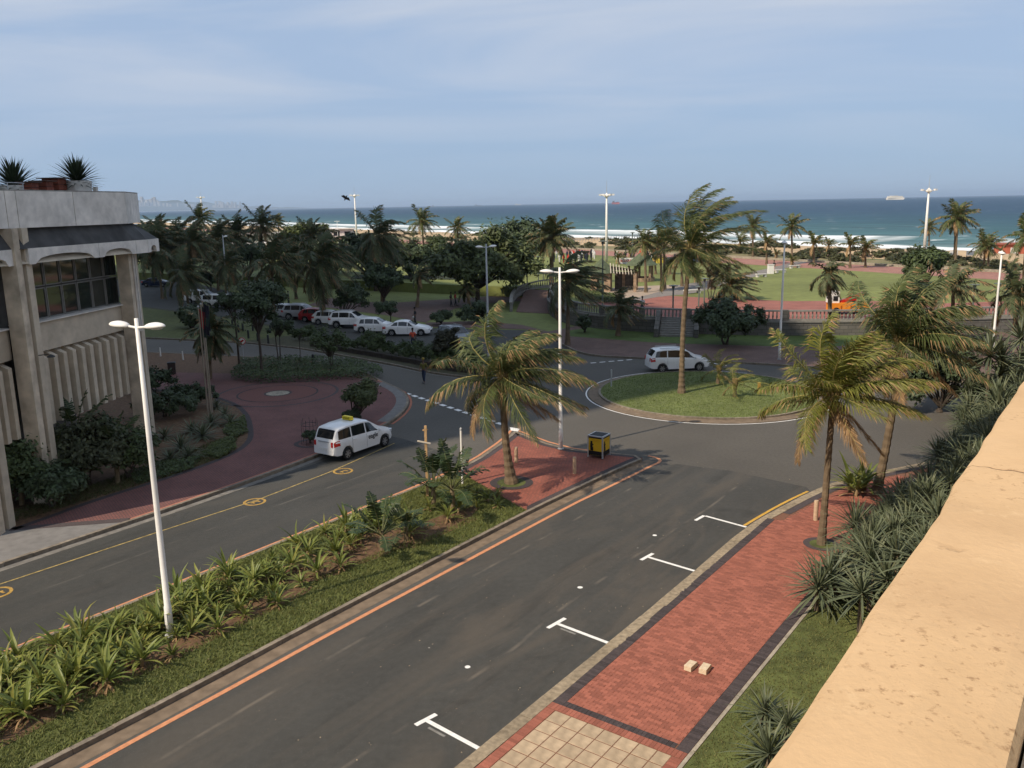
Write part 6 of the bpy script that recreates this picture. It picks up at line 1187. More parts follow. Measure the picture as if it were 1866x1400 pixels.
PC2 = c; mb = MB(); vs = []
for q in (0.62, 0.85): vs += [(c.x + q * cos(2 * pi * i / 24), c.y + q * sin(2 * pi * i / 24), 0.138) for i in range(24)]
mb.add(vs, [(i, (i + 1) % 24, 24 + (i + 1) % 24, 24 + i) for i in range(24)]).build('tree_ring', BRKD, pav)
# scattered litter and leaves on road and bed
lt = MB(); rr = random.Random(90)
for i in range(300):
    if i < 130: p = RP(rr.uniform(-2, 24), -rr.uniform(0.2, 6.0), 0.012)
    elif i < 230: p = across(rr.uniform(17, 35), rr.uniform(0.05, 0.95)); p = V((p.x, p.y, 0.15))
    elif i < 320: p = G(rr.uniform(850, 1150), rr.uniform(830, 920), 0.128)
    else: q = G(rr.uniform(50, 640), rr.uniform(880, 1100), 0.012); p = q
    if 230 <= i < 320 and not inside(brick_poly, p.x, p.y): continue
    if i >= 320 and inside(med, p.x, p.y): continue
    a = rr.uniform(0, 6.28); s = rr.uniform(0.008, 0.028); lt.add([p + V((cos(a) * s, sin(a) * s, 0)), p + V((-sin(a) * s * .6, cos(a) * s * .6, 0.006)), p + V((-cos(a) * s, -sin(a) * s, 0)), p + V((sin(a) * s * .6, -cos(a) * s * .6, 0.008))], [(0, 1, 2, 3)])
tag(lt.build('leaf_litter', mat('litter', (0.34, 0.27, 0.18), 0.9, 0.2, 3, island=0.5)), 'scattered dry leaf scraps on road and paving', 'litter', kind='stuff')
# ================================================================ VEHICLES
def wheel_mesh(r, w):
    ty = MB(); n = 22; prof = [(r * 0.64, -w / 2), (r * 0.93, -w / 2), (r, -w * 0.32), (r, w * 0.32), (r * 0.93, w / 2), (r * 0.64, w / 2), (r * 0.60, 0)]
    k = len(prof); ty.add([(a * cos(2 * pi * j / n), b, a * sin(2 * pi * j / n)) for a, b in prof for j in range(n)], [(i * n + j, i * n + (j + 1) % n, ((i + 1) % k) * n + (j + 1) % n, ((i + 1) % k) * n + j) for i in range(k) for j in range(n)])
    rm = MB(); q = r * 0.645
    rm.add([(q * cos(2 * pi * j / n), -w * 0.30, q * sin(2 * pi * j / n)) for j in range(n)], [tuple(range(n))], 1)
    rm.add([(q * cos(2 * pi * j / n), y, q * sin(2 * pi * j / n)) for y in (-w * 0.44, -w * 0.30) for j in range(n)] + [(q * 0.9 * cos(2 * pi * j / n), -w * 0.44, q * 0.9 * sin(2 * pi * j / n)) for j in range(n)], [(j, (j + 1) % n, n + (j + 1) % n, n + j) for j in range(n)] + [(2 * n + j, 2 * n + (j + 1) % n, (j + 1) % n, j) for j in range(n)])
    for s in range(6):
        a = s * pi / 3; d = V((cos(a), 0, sin(a))); t = V((-sin(a), 0, cos(a))); rm.add([d * 0.02 + t * 0.035 + V((0, -w * 0.42, 0)), d * 0.02 - t * 0.035 + V((0, -w * 0.42, 0)), d * q * 0.95 - t * 0.045 + V((0, -w * 0.40, 0)), d * q * 0.95 + t * 0.045 + V((0, -w * 0.40, 0))], [(0, 1, 2, 3)])
    rm.add([(0.05 * cos(2 * pi * j / 8), -w * 0.45, 0.05 * sin(2 * pi * j / 8)) for j in range(8)], [tuple(range(8))])
    return ty.mesh('tyre', RUBB, True), rm.mesh('rim', [RIM, BLACK])
TY, RMM = wheel_mesh(0.31, 0.20); TYB, RMB = wheel_mesh(0.37, 0.24)
CARS = dict(
    mpv=dict(L=4.15, W=1.66, top=[(-2.07, 0.62), (-2.05, 0.98), (-1.99, 1.12), (-1.80, 1.52), (-1.66, 1.63), (-1.1, 1.69), (-0.1, 1.69), (0.35, 1.62), (0.62, 1.47), (1.18, 1.10), (1.30, 1.06), (1.80, 0.92), (2.0, 0.78), (2.07, 0.55)], belt=[(-2.07, 0.98), (-1.9, 1.06), (1.15, 0.96), (2.07, 0.7)], rw=0.80, ax=(-1.28, 1.38), win=[(-1.80, -1.72, -0.98, -0.96), (-0.90, -0.88, 0.02, 0.02), (0.10, 0.10, 0.98, 0.45)], ws=(0.44, 1.14), rs=(-2.00, -1.77), sill=0.30),
    mpv2=dict(L=4.40, W=1.74, top=[(-2.2, 0.6), (-2.18, 1.0), (-2.08, 1.18), (-1.82, 1.56), (-1.65, 1.64), (-1.0, 1.69), (-0.1, 1.68), (0.40, 1.60), (0.72, 1.44), (1.32, 1.08), (1.45, 1.03), (1.95, 0.90), (2.13, 0.76), (2.2, 0.52)], belt=[(-2.2, 1.0), (-2.0, 1.08), (1.3, 0.95), (2.2, 0.68)], rw=0.80, ax=(-1.35, 1.39), win=[(-1.88, -1.75, -1.02, -1.0), (-0.94, -0.92, 0.06, 0.06), (0.14, 0.14, 1.10, 0.5)], ws=(0.48, 1.28), rs=(-2.10, -1.80), sill=0.28),
    hatch=dict(L=3.95, W=1.70, top=[(-1.97, 0.6), (-1.95, 0.92), (-1.86, 1.04), (-1.50, 1.36), (-1.25, 1.43), (-0.6, 1.48), (-0.1, 1.47), (0.3, 1.40), (0.95, 1.02), (1.1, 0.97), (1.62, 0.84), (1.88, 0.70), (1.97, 0.5)], belt=[(-1.97, 0.9), (0.9, 0.88), (1.97, 0.62)], rw=0.78, ax=(-1.2, 1.27), win=[(-1.42, -1.25, -0.92, -0.90), (-0.84, -0.82, -0.02, -0.02), (0.05, 0.05, 0.85, 0.3)], ws=(0.32, 0.92), rs=(-1.86, -1.5), sill=0.25),
    sedan=dict(L=4.55, W=1.78, top=[(-2.27, 0.55), (-2.24, 0.86), (-2.1, 0.97), (-1.72, 1.02), (-1.1, 1.34), (-0.7, 1.42), (-0.2, 1.43), (0.2, 1.36), (0.95, 0.98), (1.1, 0.95), (1.85, 0.82), (2.15, 0.68), (2.27, 0.48)], belt=[(-2.27, 0.88), (-1.7, 0.95), (0.95, 0.88), (2.27, 0.6)], rw=0.76, ax=(-1.38, 1.42), win=[(-1.50, -1.08, -0.82, -0.80), (-0.72, -0.70, 0.10, 0.08), (0.18, 0.16, 0.82, 0.25)], ws=(0.24, 0.92), rs=(-1.66, -1.14), sill=0.24),
    suv=dict(L=4.55, W=1.84, top=[(-2.27, 0.65), (-2.25, 1.05), (-2.15, 1.18), (-1.92, 1.55), (-1.7, 1.66), (-1.0, 1.72), (-0.2, 1.71), (0.25, 1.63), (0.95, 1.18), (1.1, 1.14), (1.85, 1.02), (2.15, 0.88), (2.27, 0.62)], belt=[(-2.27, 1.08), (0.95, 1.04), (2.27, 0.8)], rw=0.80, ax=(-1.36, 1.40), win=[(-1.86, -1.70, -1.12, -1.10), (-1.04, -1.02, -0.02, -0.02), (0.06, 0.06, 0.84, 0.25)], ws=(0.27, 0.92), rs=(-2.16, -1.90), sill=0.36),
    pickup=dict(L=5.2, W=1.84, top=[(-2.6, 0.75), (-2.58, 1.1), (-2.54, 1.70), (-2.35, 1.80), (-1.1, 1.82), (-0.9, 1.80), (0.1, 1.80), (0.5, 1.72), (1.12, 1.22), (1.25, 1.18), (2.2, 1.08), (2.5, 0.95), (2.6, 0.7)], belt=[(-2.6, 1.1), (1.1, 1.08), (2.6, 0.85)], rw=0.80, ax=(-1.55, 1.65), win=[(-2.35, -2.35, -1.15, -1.15), (-0.92, -0.90, -0.12, -0.12), (-0.04, -0.04, 0.98, 0.5)], ws=(0.54, 1.08), rs=(-2.55, -2.5), sill=0.45))
def car(kind, loc, rz, label, paint, big=False, grp=None):
    C = CARS[kind]; L_, Wd = C['L'], C['W'] / 2; r = 0.37 if kind in ('suv', 'pickup') else 0.31; tx, tz = zip(*C['top']); bx, bz = zip(*C['belt']); zb = C['sill']
    t = thing('parked_car' if grp else 'car', label, 'car', loc, rz, grp)
    xs = sorted(set([round(x, 3) for x in tx] + [round(lerp(-L_ / 2, L_ / 2, i / 22), 3) for i in range(23)] + [round(a + (r + 0.07) * cos(pi * k / 8), 3) for a in C['ax'] for k in range(9)]))
    def width(x): k = abs(x) / (L_ / 2); return Wd * (1 - 0.20 * max(0, (k - 0.72) / 0.28) ** 2)
    def sec(x):
        zt = interp(x, tx, tz); ze = min(interp(x, bx, bz), zt - 0.02); w = width(x); c = min(1, max(0, (zt - ze) / 0.45)); wr = w * lerp(0.90, C['rw'], c)
        arch = zb
        for a in C['ax']:
            d = abs(x - a)
            if d < r + 0.071: arch = max(arch, r * 0.98 + sqrt(max(0, (r + 0.07) ** 2 - d * d)))
        arch = min(arch, ze - 0.08); end = max(0, (abs(x) / (L_ / 2) - 0.93) / 0.07); arch = max(arch, zb + 0.08 * end); arch = min(arch, zt - 0.1)
        zm = max(arch + 0.02, lerp(zb, ze, 0.55)); zm = min(zm, ze - 0.03)
        return [V((x, 0, arch)), V((x, w * 0.90, arch)), V((x, w * 0.985, arch + 0.02)), V((x, w, zm)), V((x, w * 0.985, max(zm + 0.01, ze - 0.06))), V((x, w * 0.955, ze)), V((x, wr, lerp(ze, zt, 0.90))), V((x, wr * 0.82, lerp(ze, zt, 0.985))), V((x, 0, zt))]
    S = [sec(x) for x in xs]; m = len(S[0]); mb = MB(); vs = []
    for s in S: vs += s + [V((p.x, -p.y, p.z)) for p in s[1:-1][::-1]]
    K = 2 * m - 2; mb.add(vs, [(i * K + j, i * K + (j + 1) % K, (i + 1) * K + (j + 1) % K, (i + 1) * K + j) for i in range(len(S) - 1) for j in range(K)] + [tuple(range(K))[::-1], tuple((len(S) - 1) * K + j for j in range(K))])
    body = mb.build('body', paint, t, True)
    bm = bmesh.new(); bm.from_mesh(body.data); bmesh.ops.recalc_face_normals(bm, faces=bm.faces); bm.to_mesh(body.data); bm.free()
    if hasattr(body.data, 'set_sharp_from_angle'): body.data.set_sharp_from_angle(angle=radians(38))
    def patch(name, P, m_, off=0.008, parent=t):
        nr, nc = len(P), len(P[0]); out_ = []; ctr = V((0, 0, 0.75))
        for i in range(nr):
            for j in range(nc):
                a = P[min(i + 1, nr - 1)][j] - P[max(i - 1, 0)][j]; b = P[i][min(j + 1, nc - 1)] - P[i][max(j - 1, 0)]; n_ = a.cross(b); n_ = n_.normalized() if n_.length > 1e-9 else V((0, 0, 1))
                if n_.dot(P[i][j] - ctr) < 0: n_ = -n_
                out_.append(P[i][j] + n_ * off)
        return MB().add(out_, [(i * nc + j, i * nc + j + 1, (i + 1) * nc + j + 1, (i + 1) * nc + j) for i in range(nr - 1) for j in range(nc - 1)]).build(name, m_, parent, True)
    for sg in (1, -1):
        for (x0, x0t, x1, x1t) in C['win']:
            P = []
            for i in range(4):
                q = 0.10 + 0.80 * i / 3; row = []
                for j in range(6):
                    x = lerp(lerp(x0, x0t, q), lerp(x1, x1t, q), j / 5); s = sec(x); p = s[5].lerp(s[6], q); row.append(V((p.x, p.y * sg, p.z)))
                P.append(row)
            patch('side_window', P, CGLASS)
        # door seams and handles
        for (x0, x0t, x1, x1t) in C['win'][1:]:
            xx = x0 - 0.03; s = sec(xx); MB().tube([V((q.x, (q.y + 0.004) * sg, q.z)) for q in (s[2], s[3], s[4], s[5])], 0.006, 4).build('door_seam', mat('seam', (0.10, 0.10, 0.10), 0.7, 0.1, 3), t)
            s = sec(x0 + 0.14); MB().box((x0 + 0.14, sg * (s[4].y + 0.012), s[4].z - 0.04), (0.20, 0.03, 0.035)).build('door_handle', paint, t)
        s = sec(C['ws'][1] - 0.22); MB().lathe([(0.02, -0.09), (0.07, -0.06), (0.085, 0), (0.07, 0.06), (0.02, 0.09)], 10, (s[5].x, sg * (s[5].y + 0.11), s[5].z + 0.06), sx=0.55).build('mirror', paint if kind != 'pickup' else BLACK, t, True)
        # lamps follow the corners
        P = [[V((x, sg * lerp(sec(x)[3].y, sec(x)[5].y, q), lerp(sec(x)[3].z + 0.06, sec(x)[5].z, q))) for x in (-L_ / 2 + 0.03, -L_ / 2 + 0.10, -L_ / 2 + 0.22, -L_ / 2 + 0.34)] for q in (0.1, 0.5, 1.0)]
        tl_ = patch('tail_lamp', P, RED, 0.012)
        zr = interp(-L_ / 2 + 0.05, tx, tz); MB().box((-L_ / 2 + 0.02, sg * Wd * 0.68, min(zr, interp(-2, bx, bz)) - 0.12), (0.09, 0.10, 0.24)).build('tail_lamp', RED, t)
        zf = interp(L_ / 2 - 0.2, tx, tz); hlm = MB().box((L_ / 2 - 0.14, sg * Wd * 0.66, zf - 0.13), (0.22, 0.34, 0.13), sg * -0.35).build('headlamp', LENS, t)
        for a in C['ax']:
            w = inst('wheel', TYB if r > 0.35 else TY, t, (a, sg * (Wd - 0.10), r), (0, 0, 0 if sg < 0 else pi)); inst('rim', RMB if r > 0.35 else RMM, w)
    def topgrid(x0, x1, ins=0.90):
        P = []
        for i in range(6):
            x = lerp(x0, x1, i / 5); s = sec(x); a6, a7, a8 = s[6], s[7], s[8]; row = []
            for q in (-1, -0.82, -0.4, 0, 0.4, 0.82, 1):
                aq = abs(q) * ins; y = aq * a6.y; z = lerp(a8.z, a7.z, min(1, aq / 0.82)) if aq <= 0.82 else lerp(a7.z, a6.z, (aq - 0.82) / 0.18); row.append(V((x, y * (1 if q > 0 else -1), z)))
            P.append(row)
        return P
    patch('windscreen', topgrid(*C['ws']), CGLASS, 0.010); patch('rear_window', topgrid(C['rs'][0] + 0.02, C['rs'][1], 0.86), CGLASS, 0.010)
    MB().box((L_ / 2 - 0.02, 0, interp(L_ / 2 - 0.1, tx, tz) - 0.20), (0.07, Wd * 0.9, 0.12)).build('grille', BLACK, t); MB().box((L_ / 2 - 0.03, 0, zb + 0.16), (0.08, Wd * 1.3, 0.14)).build('lower_grille', BLACK, t)
    MB().box((-L_ / 2 + 0.0, 0, zb + 0.34), (0.03, 0.46, 0.11)).build('number_plate', WHTP, t); MB().box((L_ / 2 + 0.0, 0, zb + 0.26), (0.03, 0.46, 0.11)).build('number_plate', WHTP, t)
    MB().box((-L_ / 2 + 0.03, 0, zb + 0.12), (0.08, Wd * 1.5, 0.10)).build('rear_valance', BLACK if kind in ('suv', 'pickup') else paint, t)
    for sg in (1, -1): MB().box((0.05, sg * (Wd * 0.955), zb + 0.0), (abs(C['ax'][1] - C['ax'][0]) - 2 * r - 0.2, 0.06, 0.07)).build('sill_trim', BLACK if kind in ('suv', 'pickup') else paint, t)
    if kind in ('suv', 'mpv2'):
        for sg in (1, -1): MB().tube([(-1.5, sg * Wd * 0.66, 1.72), (0.1, sg * Wd * 0.66, 1.73)], 0.022, 6).build('roof_rail', GREYM, t)
    return t
PW_ = mat('white_car_paint', (0.78, 0.77, 0.75), 0.32, 0.02, 2, coat=0.4); PR_ = mat('red_car_paint', (0.36, 0.02, 0.025), 0.35, 0.04, 2, coat=0.5); PG_ = mat('dark_grey_car_paint', (0.05, 0.058, 0.066), 0.32, 0.04, 2, coat=0.5); PB_ = mat('dark_blue_car_paint', (0.012, 0.02, 0.055), 0.32, 0.04, 2, coat=0.5); PS_ = mat('silver_car_paint', (0.42, 0.43, 0.44), 0.35, 0.03, 2, coat=0.4); PK_ = mat('black_car_paint', (0.012, 0.013, 0.015), 0.3, 0.04, 2, coat=0.5)
# the taxi at the kerb
wr_, wf = G(627, 838), G(697, 813); hd = (wf - wr_).normalized(); lf = V((-hd.y, hd.x, 0)); ctr = (wr_ + wf) / 2 + lf * 0.62
tx_ = car('mpv', ctr, atan2(hd.y, hd.x), 'white minibus taxi with yellow roof sign parked at the left kerb', PW_)
sgn = MB().box((-0.35, 0, 1.80), (0.20, 0.60, 0.17), 0, 0, 0.9).build('roof_sign', mat('sign_yellow', (0.80, 0.62, 0.04), 0.5, 0.05, 2), tx_)
text('EAGLE', 0.15, BLACK, sgn, (-0.455, 0, 1.80), (pi / 2, 0, -pi / 2)); text('EAGLE', 0.15, BLACK, sgn, (-0.245, 0, 1.80), (pi / 2, 0, pi / 2))
for sg in (1, -1): text('eagle', 0.34, BLACK, tx_, (0.52, sg * 0.836, 0.80), (pi / 2, 0, 0 if sg < 0 else pi), bold=0.004)
MB().tube([(0.28, -0.3, 1.66), (0.20, -0.32, 1.86)], 0.018, 6).build('aerial', BLACK, tx_); MB().box((-0.35, 0, 1.69), (0.08, 0.6, 0.03)).build('sign_bar', BLACK, tx_)
MB().box((-2.065, 0, 1.0), (0.03, 0.7, 0.05)).build('tailgate_trim', GREYM, tx_)
# the white people carrier going round
wr_, wf = G(1206, 679), G(1272, 676); hd = (wf - wr_).normalized(); lf = V((-hd.y, hd.x, 0)); ctr = (wr_ + wf) / 2 + lf * 0.7
car('mpv2', ctr, atan2(hd.y, hd.x), 'white people carrier driving round the far side of the roundabout', PW_)
row = 'cars parked in the shaded car park'
for (kind, u, v, a, lab, pt) in (('sedan', 742, 612, -5, 'white sedan at the right end of the parked row', PW_), ('hatch', 683, 607, -7, 'white hatchback second from the right in the parked row', PW_), ('suv', 640, 598, -9, 'white estate car third from the right in the parked row', PW_), ('hatch', 603, 592, -10, 'white compact car partly behind a palm trunk in the parked row', PW_), ('hatch', 578, 587, -10, 'red hatchback between two white cars in the parked row', PR_), ('suv', 551, 583, -11, 'silver-white sport utility left of the red hatchback', PS_), ('hatch', 522, 578, -12, 'pale car at the left end of the parked row behind trees', PS_)):
    car(kind, G(u, v, 0.006) + V((0, 0.6, 0)), radians(a), lab, pt, grp=row)
car('suv', G(836, 634, 0.006) + V((-0.3, 1.3, 0)), radians(-58), 'dark grey sport utility facing the street at the bed end', PG_, grp=row)
car('pickup', G(372, 553, 0.006), radians(-8), 'white double-cab pickup with canopy, further left of the two', PW_, grp=row)
car('pickup', G(408, 562, 0.006), radians(-14), 'white pickup parked just right of the other pickup', PW_, grp=row)
car('sedan', G(286, 522, 0.006), radians(-6), 'dark blue car near the corner of the cream building', PB_, grp=row)
car('suv', G(300, 500, 0.006), radians(-8), 'black car parked beyond the dark blue one', PK_, grp=row)
car('sedan', G(276, 487, 0.006), radians(-8), 'silver car far back beside the cream building', PS_, grp=row)
# ================================================================ PARK THINGS
STONE = brickmat('wall_stone', (0.15, 0.14, 0.122), (0.115, 0.106, 0.092), (0.07, 0.065, 0.058), 0.7, 0.33, vert=True, mort=0.02)
COP = mat('coping_stone', (0.21, 0.198, 0.175), 0.9, 0.15, 3)
w_line = resample([p for p in WALL if p.x < 62], 1.2)
rw = thing('retaining_wall', 'grey stone retaining wall with balustrade behind the roundabout', 'wall')
a_, b2 = offs(w_line, 0.004), offs(w_line, 0.45)
def strip3(line_a, line_b, z0, z1, name, m, parent, za=None):
    n = len(line_a); vs = [(p.x, p.y, z) for l in (line_a, line_b) for z in (z0, z1) for p in l]; fs = []
    for i in range(n - 1): fs += [(i, i + 1, n + i + 1, n + i), (2 * n + i, 3 * n + i, 3 * n + i + 1, 2 * n + i + 1), (n + i, n + i + 1, 3 * n + i + 1, 3 * n + i), (i, 2 * n + i, 2 * n + i + 1, i + 1)]
    fs += [(0, n, 3 * n, 2 * n), (n - 1, 3 * n - 1, 4 * n - 1, 2 * n - 1)]
    return MB().add(vs, fs).build(name, m, parent)
strip3(a_, b2, -0.1, ZP - 0.02, 'wall_face', STONE, rw); strip3(offs(w_line, -0.25), offs(w_line, 0.52), ZP - 0.02, ZP + 0.12, 'coping', COP, rw)
strip3(offs(w_line, -0.02), offs(w_line, 0.28), ZP + 0.12, ZP + 0.26, 'plinth', COP, rw); strip3(offs(w_line, -0.05), offs(w_line, 0.31), ZP + 0.92, ZP + 1.06, 'top_rail', COP, rw)
bl = MB(); cl = resample(offs(w_line, 0.13), 0.34)
for p in cl: bl.lathe([(0.06, 0), (0.055, 0.08), (0.095, 0.24), (0.05, 0.48), (0.06, 0.66)], 6, (p.x, p.y, ZP + 0.26))
tag(bl.build('balusters', COP, rw), kind='stuff')
for p in resample(offs(w_line, 0.13), 4.2): MB().box((p.x, p.y, ZP + 0.60), (0.5, 0.5, 0.96)).build('pier', STONE, rw)
# left balustrade of the ramp
rl_ = smooth([V((0.2, 97.5, 0)), V((0.3, 103, 0)), V((0.9, 107, 0)), V((2.6, 110, 0)), V((5.5, 112, 0))], 2); rb_ = thing('ramp_balustrade', 'curved stone balustrade on the left of the ramp', 'balustrade'); n = len(rl_)
for (o0, o1, h0, h1, nm) in ((0.0, 0.3, -0.1, 0.3, 'plinth'), (-0.04, 0.34, 0.92, 1.06, 'top_rail')):
    a2, c2 = offs(rl_, o0), offs(rl_, o1); zz = [ZP * min(1, i / (n - 1) * 1.2) for i in range(n)]; vs = []
    for l in (a2, c2):
        for h in (h0, h1): vs += [(p.x, p.y, zz[i] + h) for i, p in enumerate(l)]
    fs = []
    for i in range(n - 1): fs += [(i, i + 1, n + i + 1, n + i), (2 * n + i, 3 * n + i, 3 * n + i + 1, 2 * n + i + 1), (n + i, n + i + 1, 3 * n + i + 1, 3 * n + i)]
    MB().add(vs, fs + [(0, n, 3 * n, 2 * n)]).build(nm, COP, rb_)
bl = MB()
for i, p in enumerate(resample(offs(rl_, 0.15), 0.36)): bl.lathe([(0.06, 0), (0.09, 0.2), (0.05, 0.45), (0.06, 0.64)], 6, (p.x, p.y, ZP * min(1, i * 0.36 / 17 * 1.2) + 0.29))
tag(bl.build('balusters', COP, rb_), kind='stuff')
# steps through the wall
st = thing('wall_steps', 'stone steps with sloping side walls up to the plaza', 'steps', G(1232, 614, 0.12), radians(-14))
for k in range(7): MB().box((0, 0.15 + 0.32 * k, 0.09 + 0.085 * k), (3.0, 0.32, 0.18 + 0.17 * k)).build('step', COP, st)
for sg in (-1, 1):
    MB().add([(sg * 1.75 + dx, y, z) for dx in (-0.2, 0.2) for (y, z) in ((-0.5, 0), (-0.5, 0.75), (0.2, 0.9), (2.0, 2.1), (2.4, 2.1), (2.4, 0))], [(0, 1, 2, 3, 4, 5), (11, 10, 9, 8, 7, 6)] + [(i, 6 + i, 6 + (i + 1) % 6, (i + 1) % 6) for i in range(6)]).build('side_wall', STONE, st)
# stone hut with a tiled cone roof and a bare pergola
RG = mat('green_tiles', (0.085, 0.105, 0.060), 0.85, 0.25, 3, 0.4, 20); RUST = mat('rubble_stone', (0.30, 0.21, 0.14), 0.95, 0.4, 2.2, 0.8, 4)
hp = G(1096, 530, ZP); hs = thing('stone_hut', 'small stone hut with green tiled roof and bare pergola rafters', 'hut', hp, radians(-12))
def archwall(name, w, h, th, ow, oh, y, m, parent, rz=0, off=(0, 0)):
    n = 12; pts = [(-w / 2, 0), (-ow / 2, 0)] + [(-ow / 2 * cos(pi * i / n), oh - ow / 2 + ow / 2 * sin(pi * i / n)) for i in range(n + 1)] + [(ow / 2, 0), (w / 2, 0), (w / 2, h), (-w / 2, h)]
    k = len(pts); mb = MB(); ca_, sa_ = cos(rz), sin(rz)
    def tr(x, yy, z): return (off[0] + x * ca_ - yy * sa_, off[1] + x * sa_ + yy * ca_, z)
    mb.add([tr(x, y, z) for x, z in pts] + [tr(x, y + th, z) for x, z in pts], [tuple(range(k)), tuple(range(2 * k - 1, k - 1, -1))] + [(i, k + i, k + (i + 1) % k, (i + 1) % k) for i in range(k)]); return mb.build(name, m, parent)
archwall('arched_wall', 2.4, 2.3, 0.35, 0.9, 1.7, -1.2, RUST, hs); archwall('arched_wall', 2.4, 2.3, 0.35, 0.9, 1.7, 0.9, RUST, hs)
for sg in (-1, 1): MB().box((sg * 1.03, 0.03, 1.15), (0.34, 1.75, 2.3)).build('side_wall', RUST, hs)
rf = MB(); n = 8; rf.add([(1.95 * cos(2 * pi * i / n + pi / 8), 1.95 * sin(2 * pi * i / n + pi / 8), 2.25) for i in range(n)] + [(0, 0, 4.0)], [(i, (i + 1) % n, n) for i in range(n)] + [tuple(range(n))[::-1]]).build('roof', RG, hs)
for k in range(9): x = 1.3 + k * 0.36; MB().beam((x, -1.5, 2.25 - 0.02 * k), (x - 0.25, 0.2, 3.35 - 0.10 * k), 0.11, 0.13).build('rafter', mat('pale_rafter', (0.42, 0.37, 0.30), 0.9, 0.2, 4), hs)
MB().add([(1.0, -0.3, 3.1), (4.2, -0.3, 2.6), (4.5, 1.9, 2.2), (1.2, 1.9, 2.4)], [(0, 1, 2, 3)]).build('rear_roof_slope', RG, hs)
for (x, y) in ((4.2, -1.3), (4.2, 1.6), (2.6, 1.6)): MB().box((x, y, 1.1), (0.35, 0.35, 2.2)).build('stone_post', RUST, hs)
MB().box((2.8, 1.7, 1.1), (2.6, 0.2, 2.2)).build('back_wall', mat('dark_stone', (0.10, 0.085, 0.07), 0.95, 0.3, 3), hs)
gp = G(1168, 512, ZP); gz = thing('gazebo', 'open gazebo with green cone roof and low stone wall', 'gazebo', gp)
MB().add([(2.3 * cos(2 * pi * i / 10), 2.3 * sin(2 * pi * i / 10), 2.2) for i in range(10)] + [(0, 0, 4.0)], [(i, (i + 1) % 10, 10) for i in range(10)] + [tuple(range(10))[::-1]]).build('roof', RG, gz)
for k in range(5): a = k * 2 * pi / 5 + 0.3; MB().box((1.7 * cos(a), 1.7 * sin(a), 1.1), (0.28, 0.28, 2.25)).build('post', RUST, gz)
MB().lathe([(1.9, 0), (1.9, 0.5), (1.6, 0.5), (1.6, 0.02)], 16).build('low_wall', RUST, gz)
# planted bed, painted boards, benches, signs
leafmass('plaza_shrubs', GL((1052, 546), (1122, 556), (1120, 545), (1060, 535), z=ZP), ZP, 0.8, 2600, 0.14, LF3, 'bright low planting before the stone hut', 81, 'planting', 'stuff')
gw = thing('painted_wall', 'low wall of painted panels beyond the lawn', 'wall', G(1128, 481, ZP)); gx = 0.0
for (w, m_, nm) in ((2.9, WHTP, 'white_panel'), (3.0, mat('dark_teal', (0.03, 0.07, 0.07), 0.8, 0.2, 2), 'teal_panel'), (2.2, mat('panel_yellow', (0.55, 0.42, 0.06), 0.8, 0.2, 2), 'yellow_panel'), (5.0, mat('panel_dark', (0.05, 0.06, 0.07), 0.8, 0.3, 1), 'dark_panel'), (4.0, mat('panel_blue', (0.08, 0.12, 0.20), 0.8, 0.3, 1), 'blue_panel')):
    o = MB().box((gx + w / 2, gx * 0.02, 0.5), (w - 0.05, 0.2, 1.0)).build(nm, m_, gw)
    if nm == 'white_panel': text('ROXNW', 0.62, RED, o, (gx + w / 2, -0.11, 0.5), (pi / 2, 0, 0), bold=0.02)
    gx += w
BEN = mat('bench_white', (0.58, 0.55, 0.50), 0.85, 0.1, 3)
for (u, v, w, lab) in ((1262, 535, 2.3, 'pale concrete bench beside the grey path near the plaza'), (1387, 505, 1.7, 'pale concrete bench nearest the white bin'), (1422, 497, 1.8, 'pale concrete bench right of the white bin'), (1448, 489, 1.9, 'pale concrete bench farthest along the grey path')):
    t = thing('park_bench', lab, 'bench', G(u, v, ZP), 0.35, 'concrete benches'); MB().box((0, 0, 0.40), (w, 0.5, 0.12)).build('seat', BEN, t)
    for sg in (-1, 1): MB().box((sg * w * 0.36, 0, 0.17), (0.3, 0.42, 0.34)).build('leg', BEN, t)
t = thing('park_bin', 'white boxy bin beside the seated person on the lawn', 'litter bin', G(1404, 499, ZP)); MB().box((0, 0, 0.65), (0.8, 0.7, 1.3)).build('body', WHTP, t); MB().box((0, 0, 1.34), (0.9, 0.8, 0.08)).build('lid', BEN, t)
for (u, v, w, lab) in ((1737, 474, 1.3, 'left one of two white notice boards by the beach'), (1767, 474, 1.3, 'right one of two white notice boards by the beach')):
    t = thing('notice_board', lab, 'sign', G(u, v, ZP), 0, 'beach notice boards'); MB().box((0, 0, 1.15), (w * 1.0, 0.08, 0.8)).build('board', WHTP, t)
    for sg in (-1, 1): MB().box((sg * w * 0.4, 0.06, 0.6), (0.08, 0.06, 1.2)).build('post', DARKM, t)
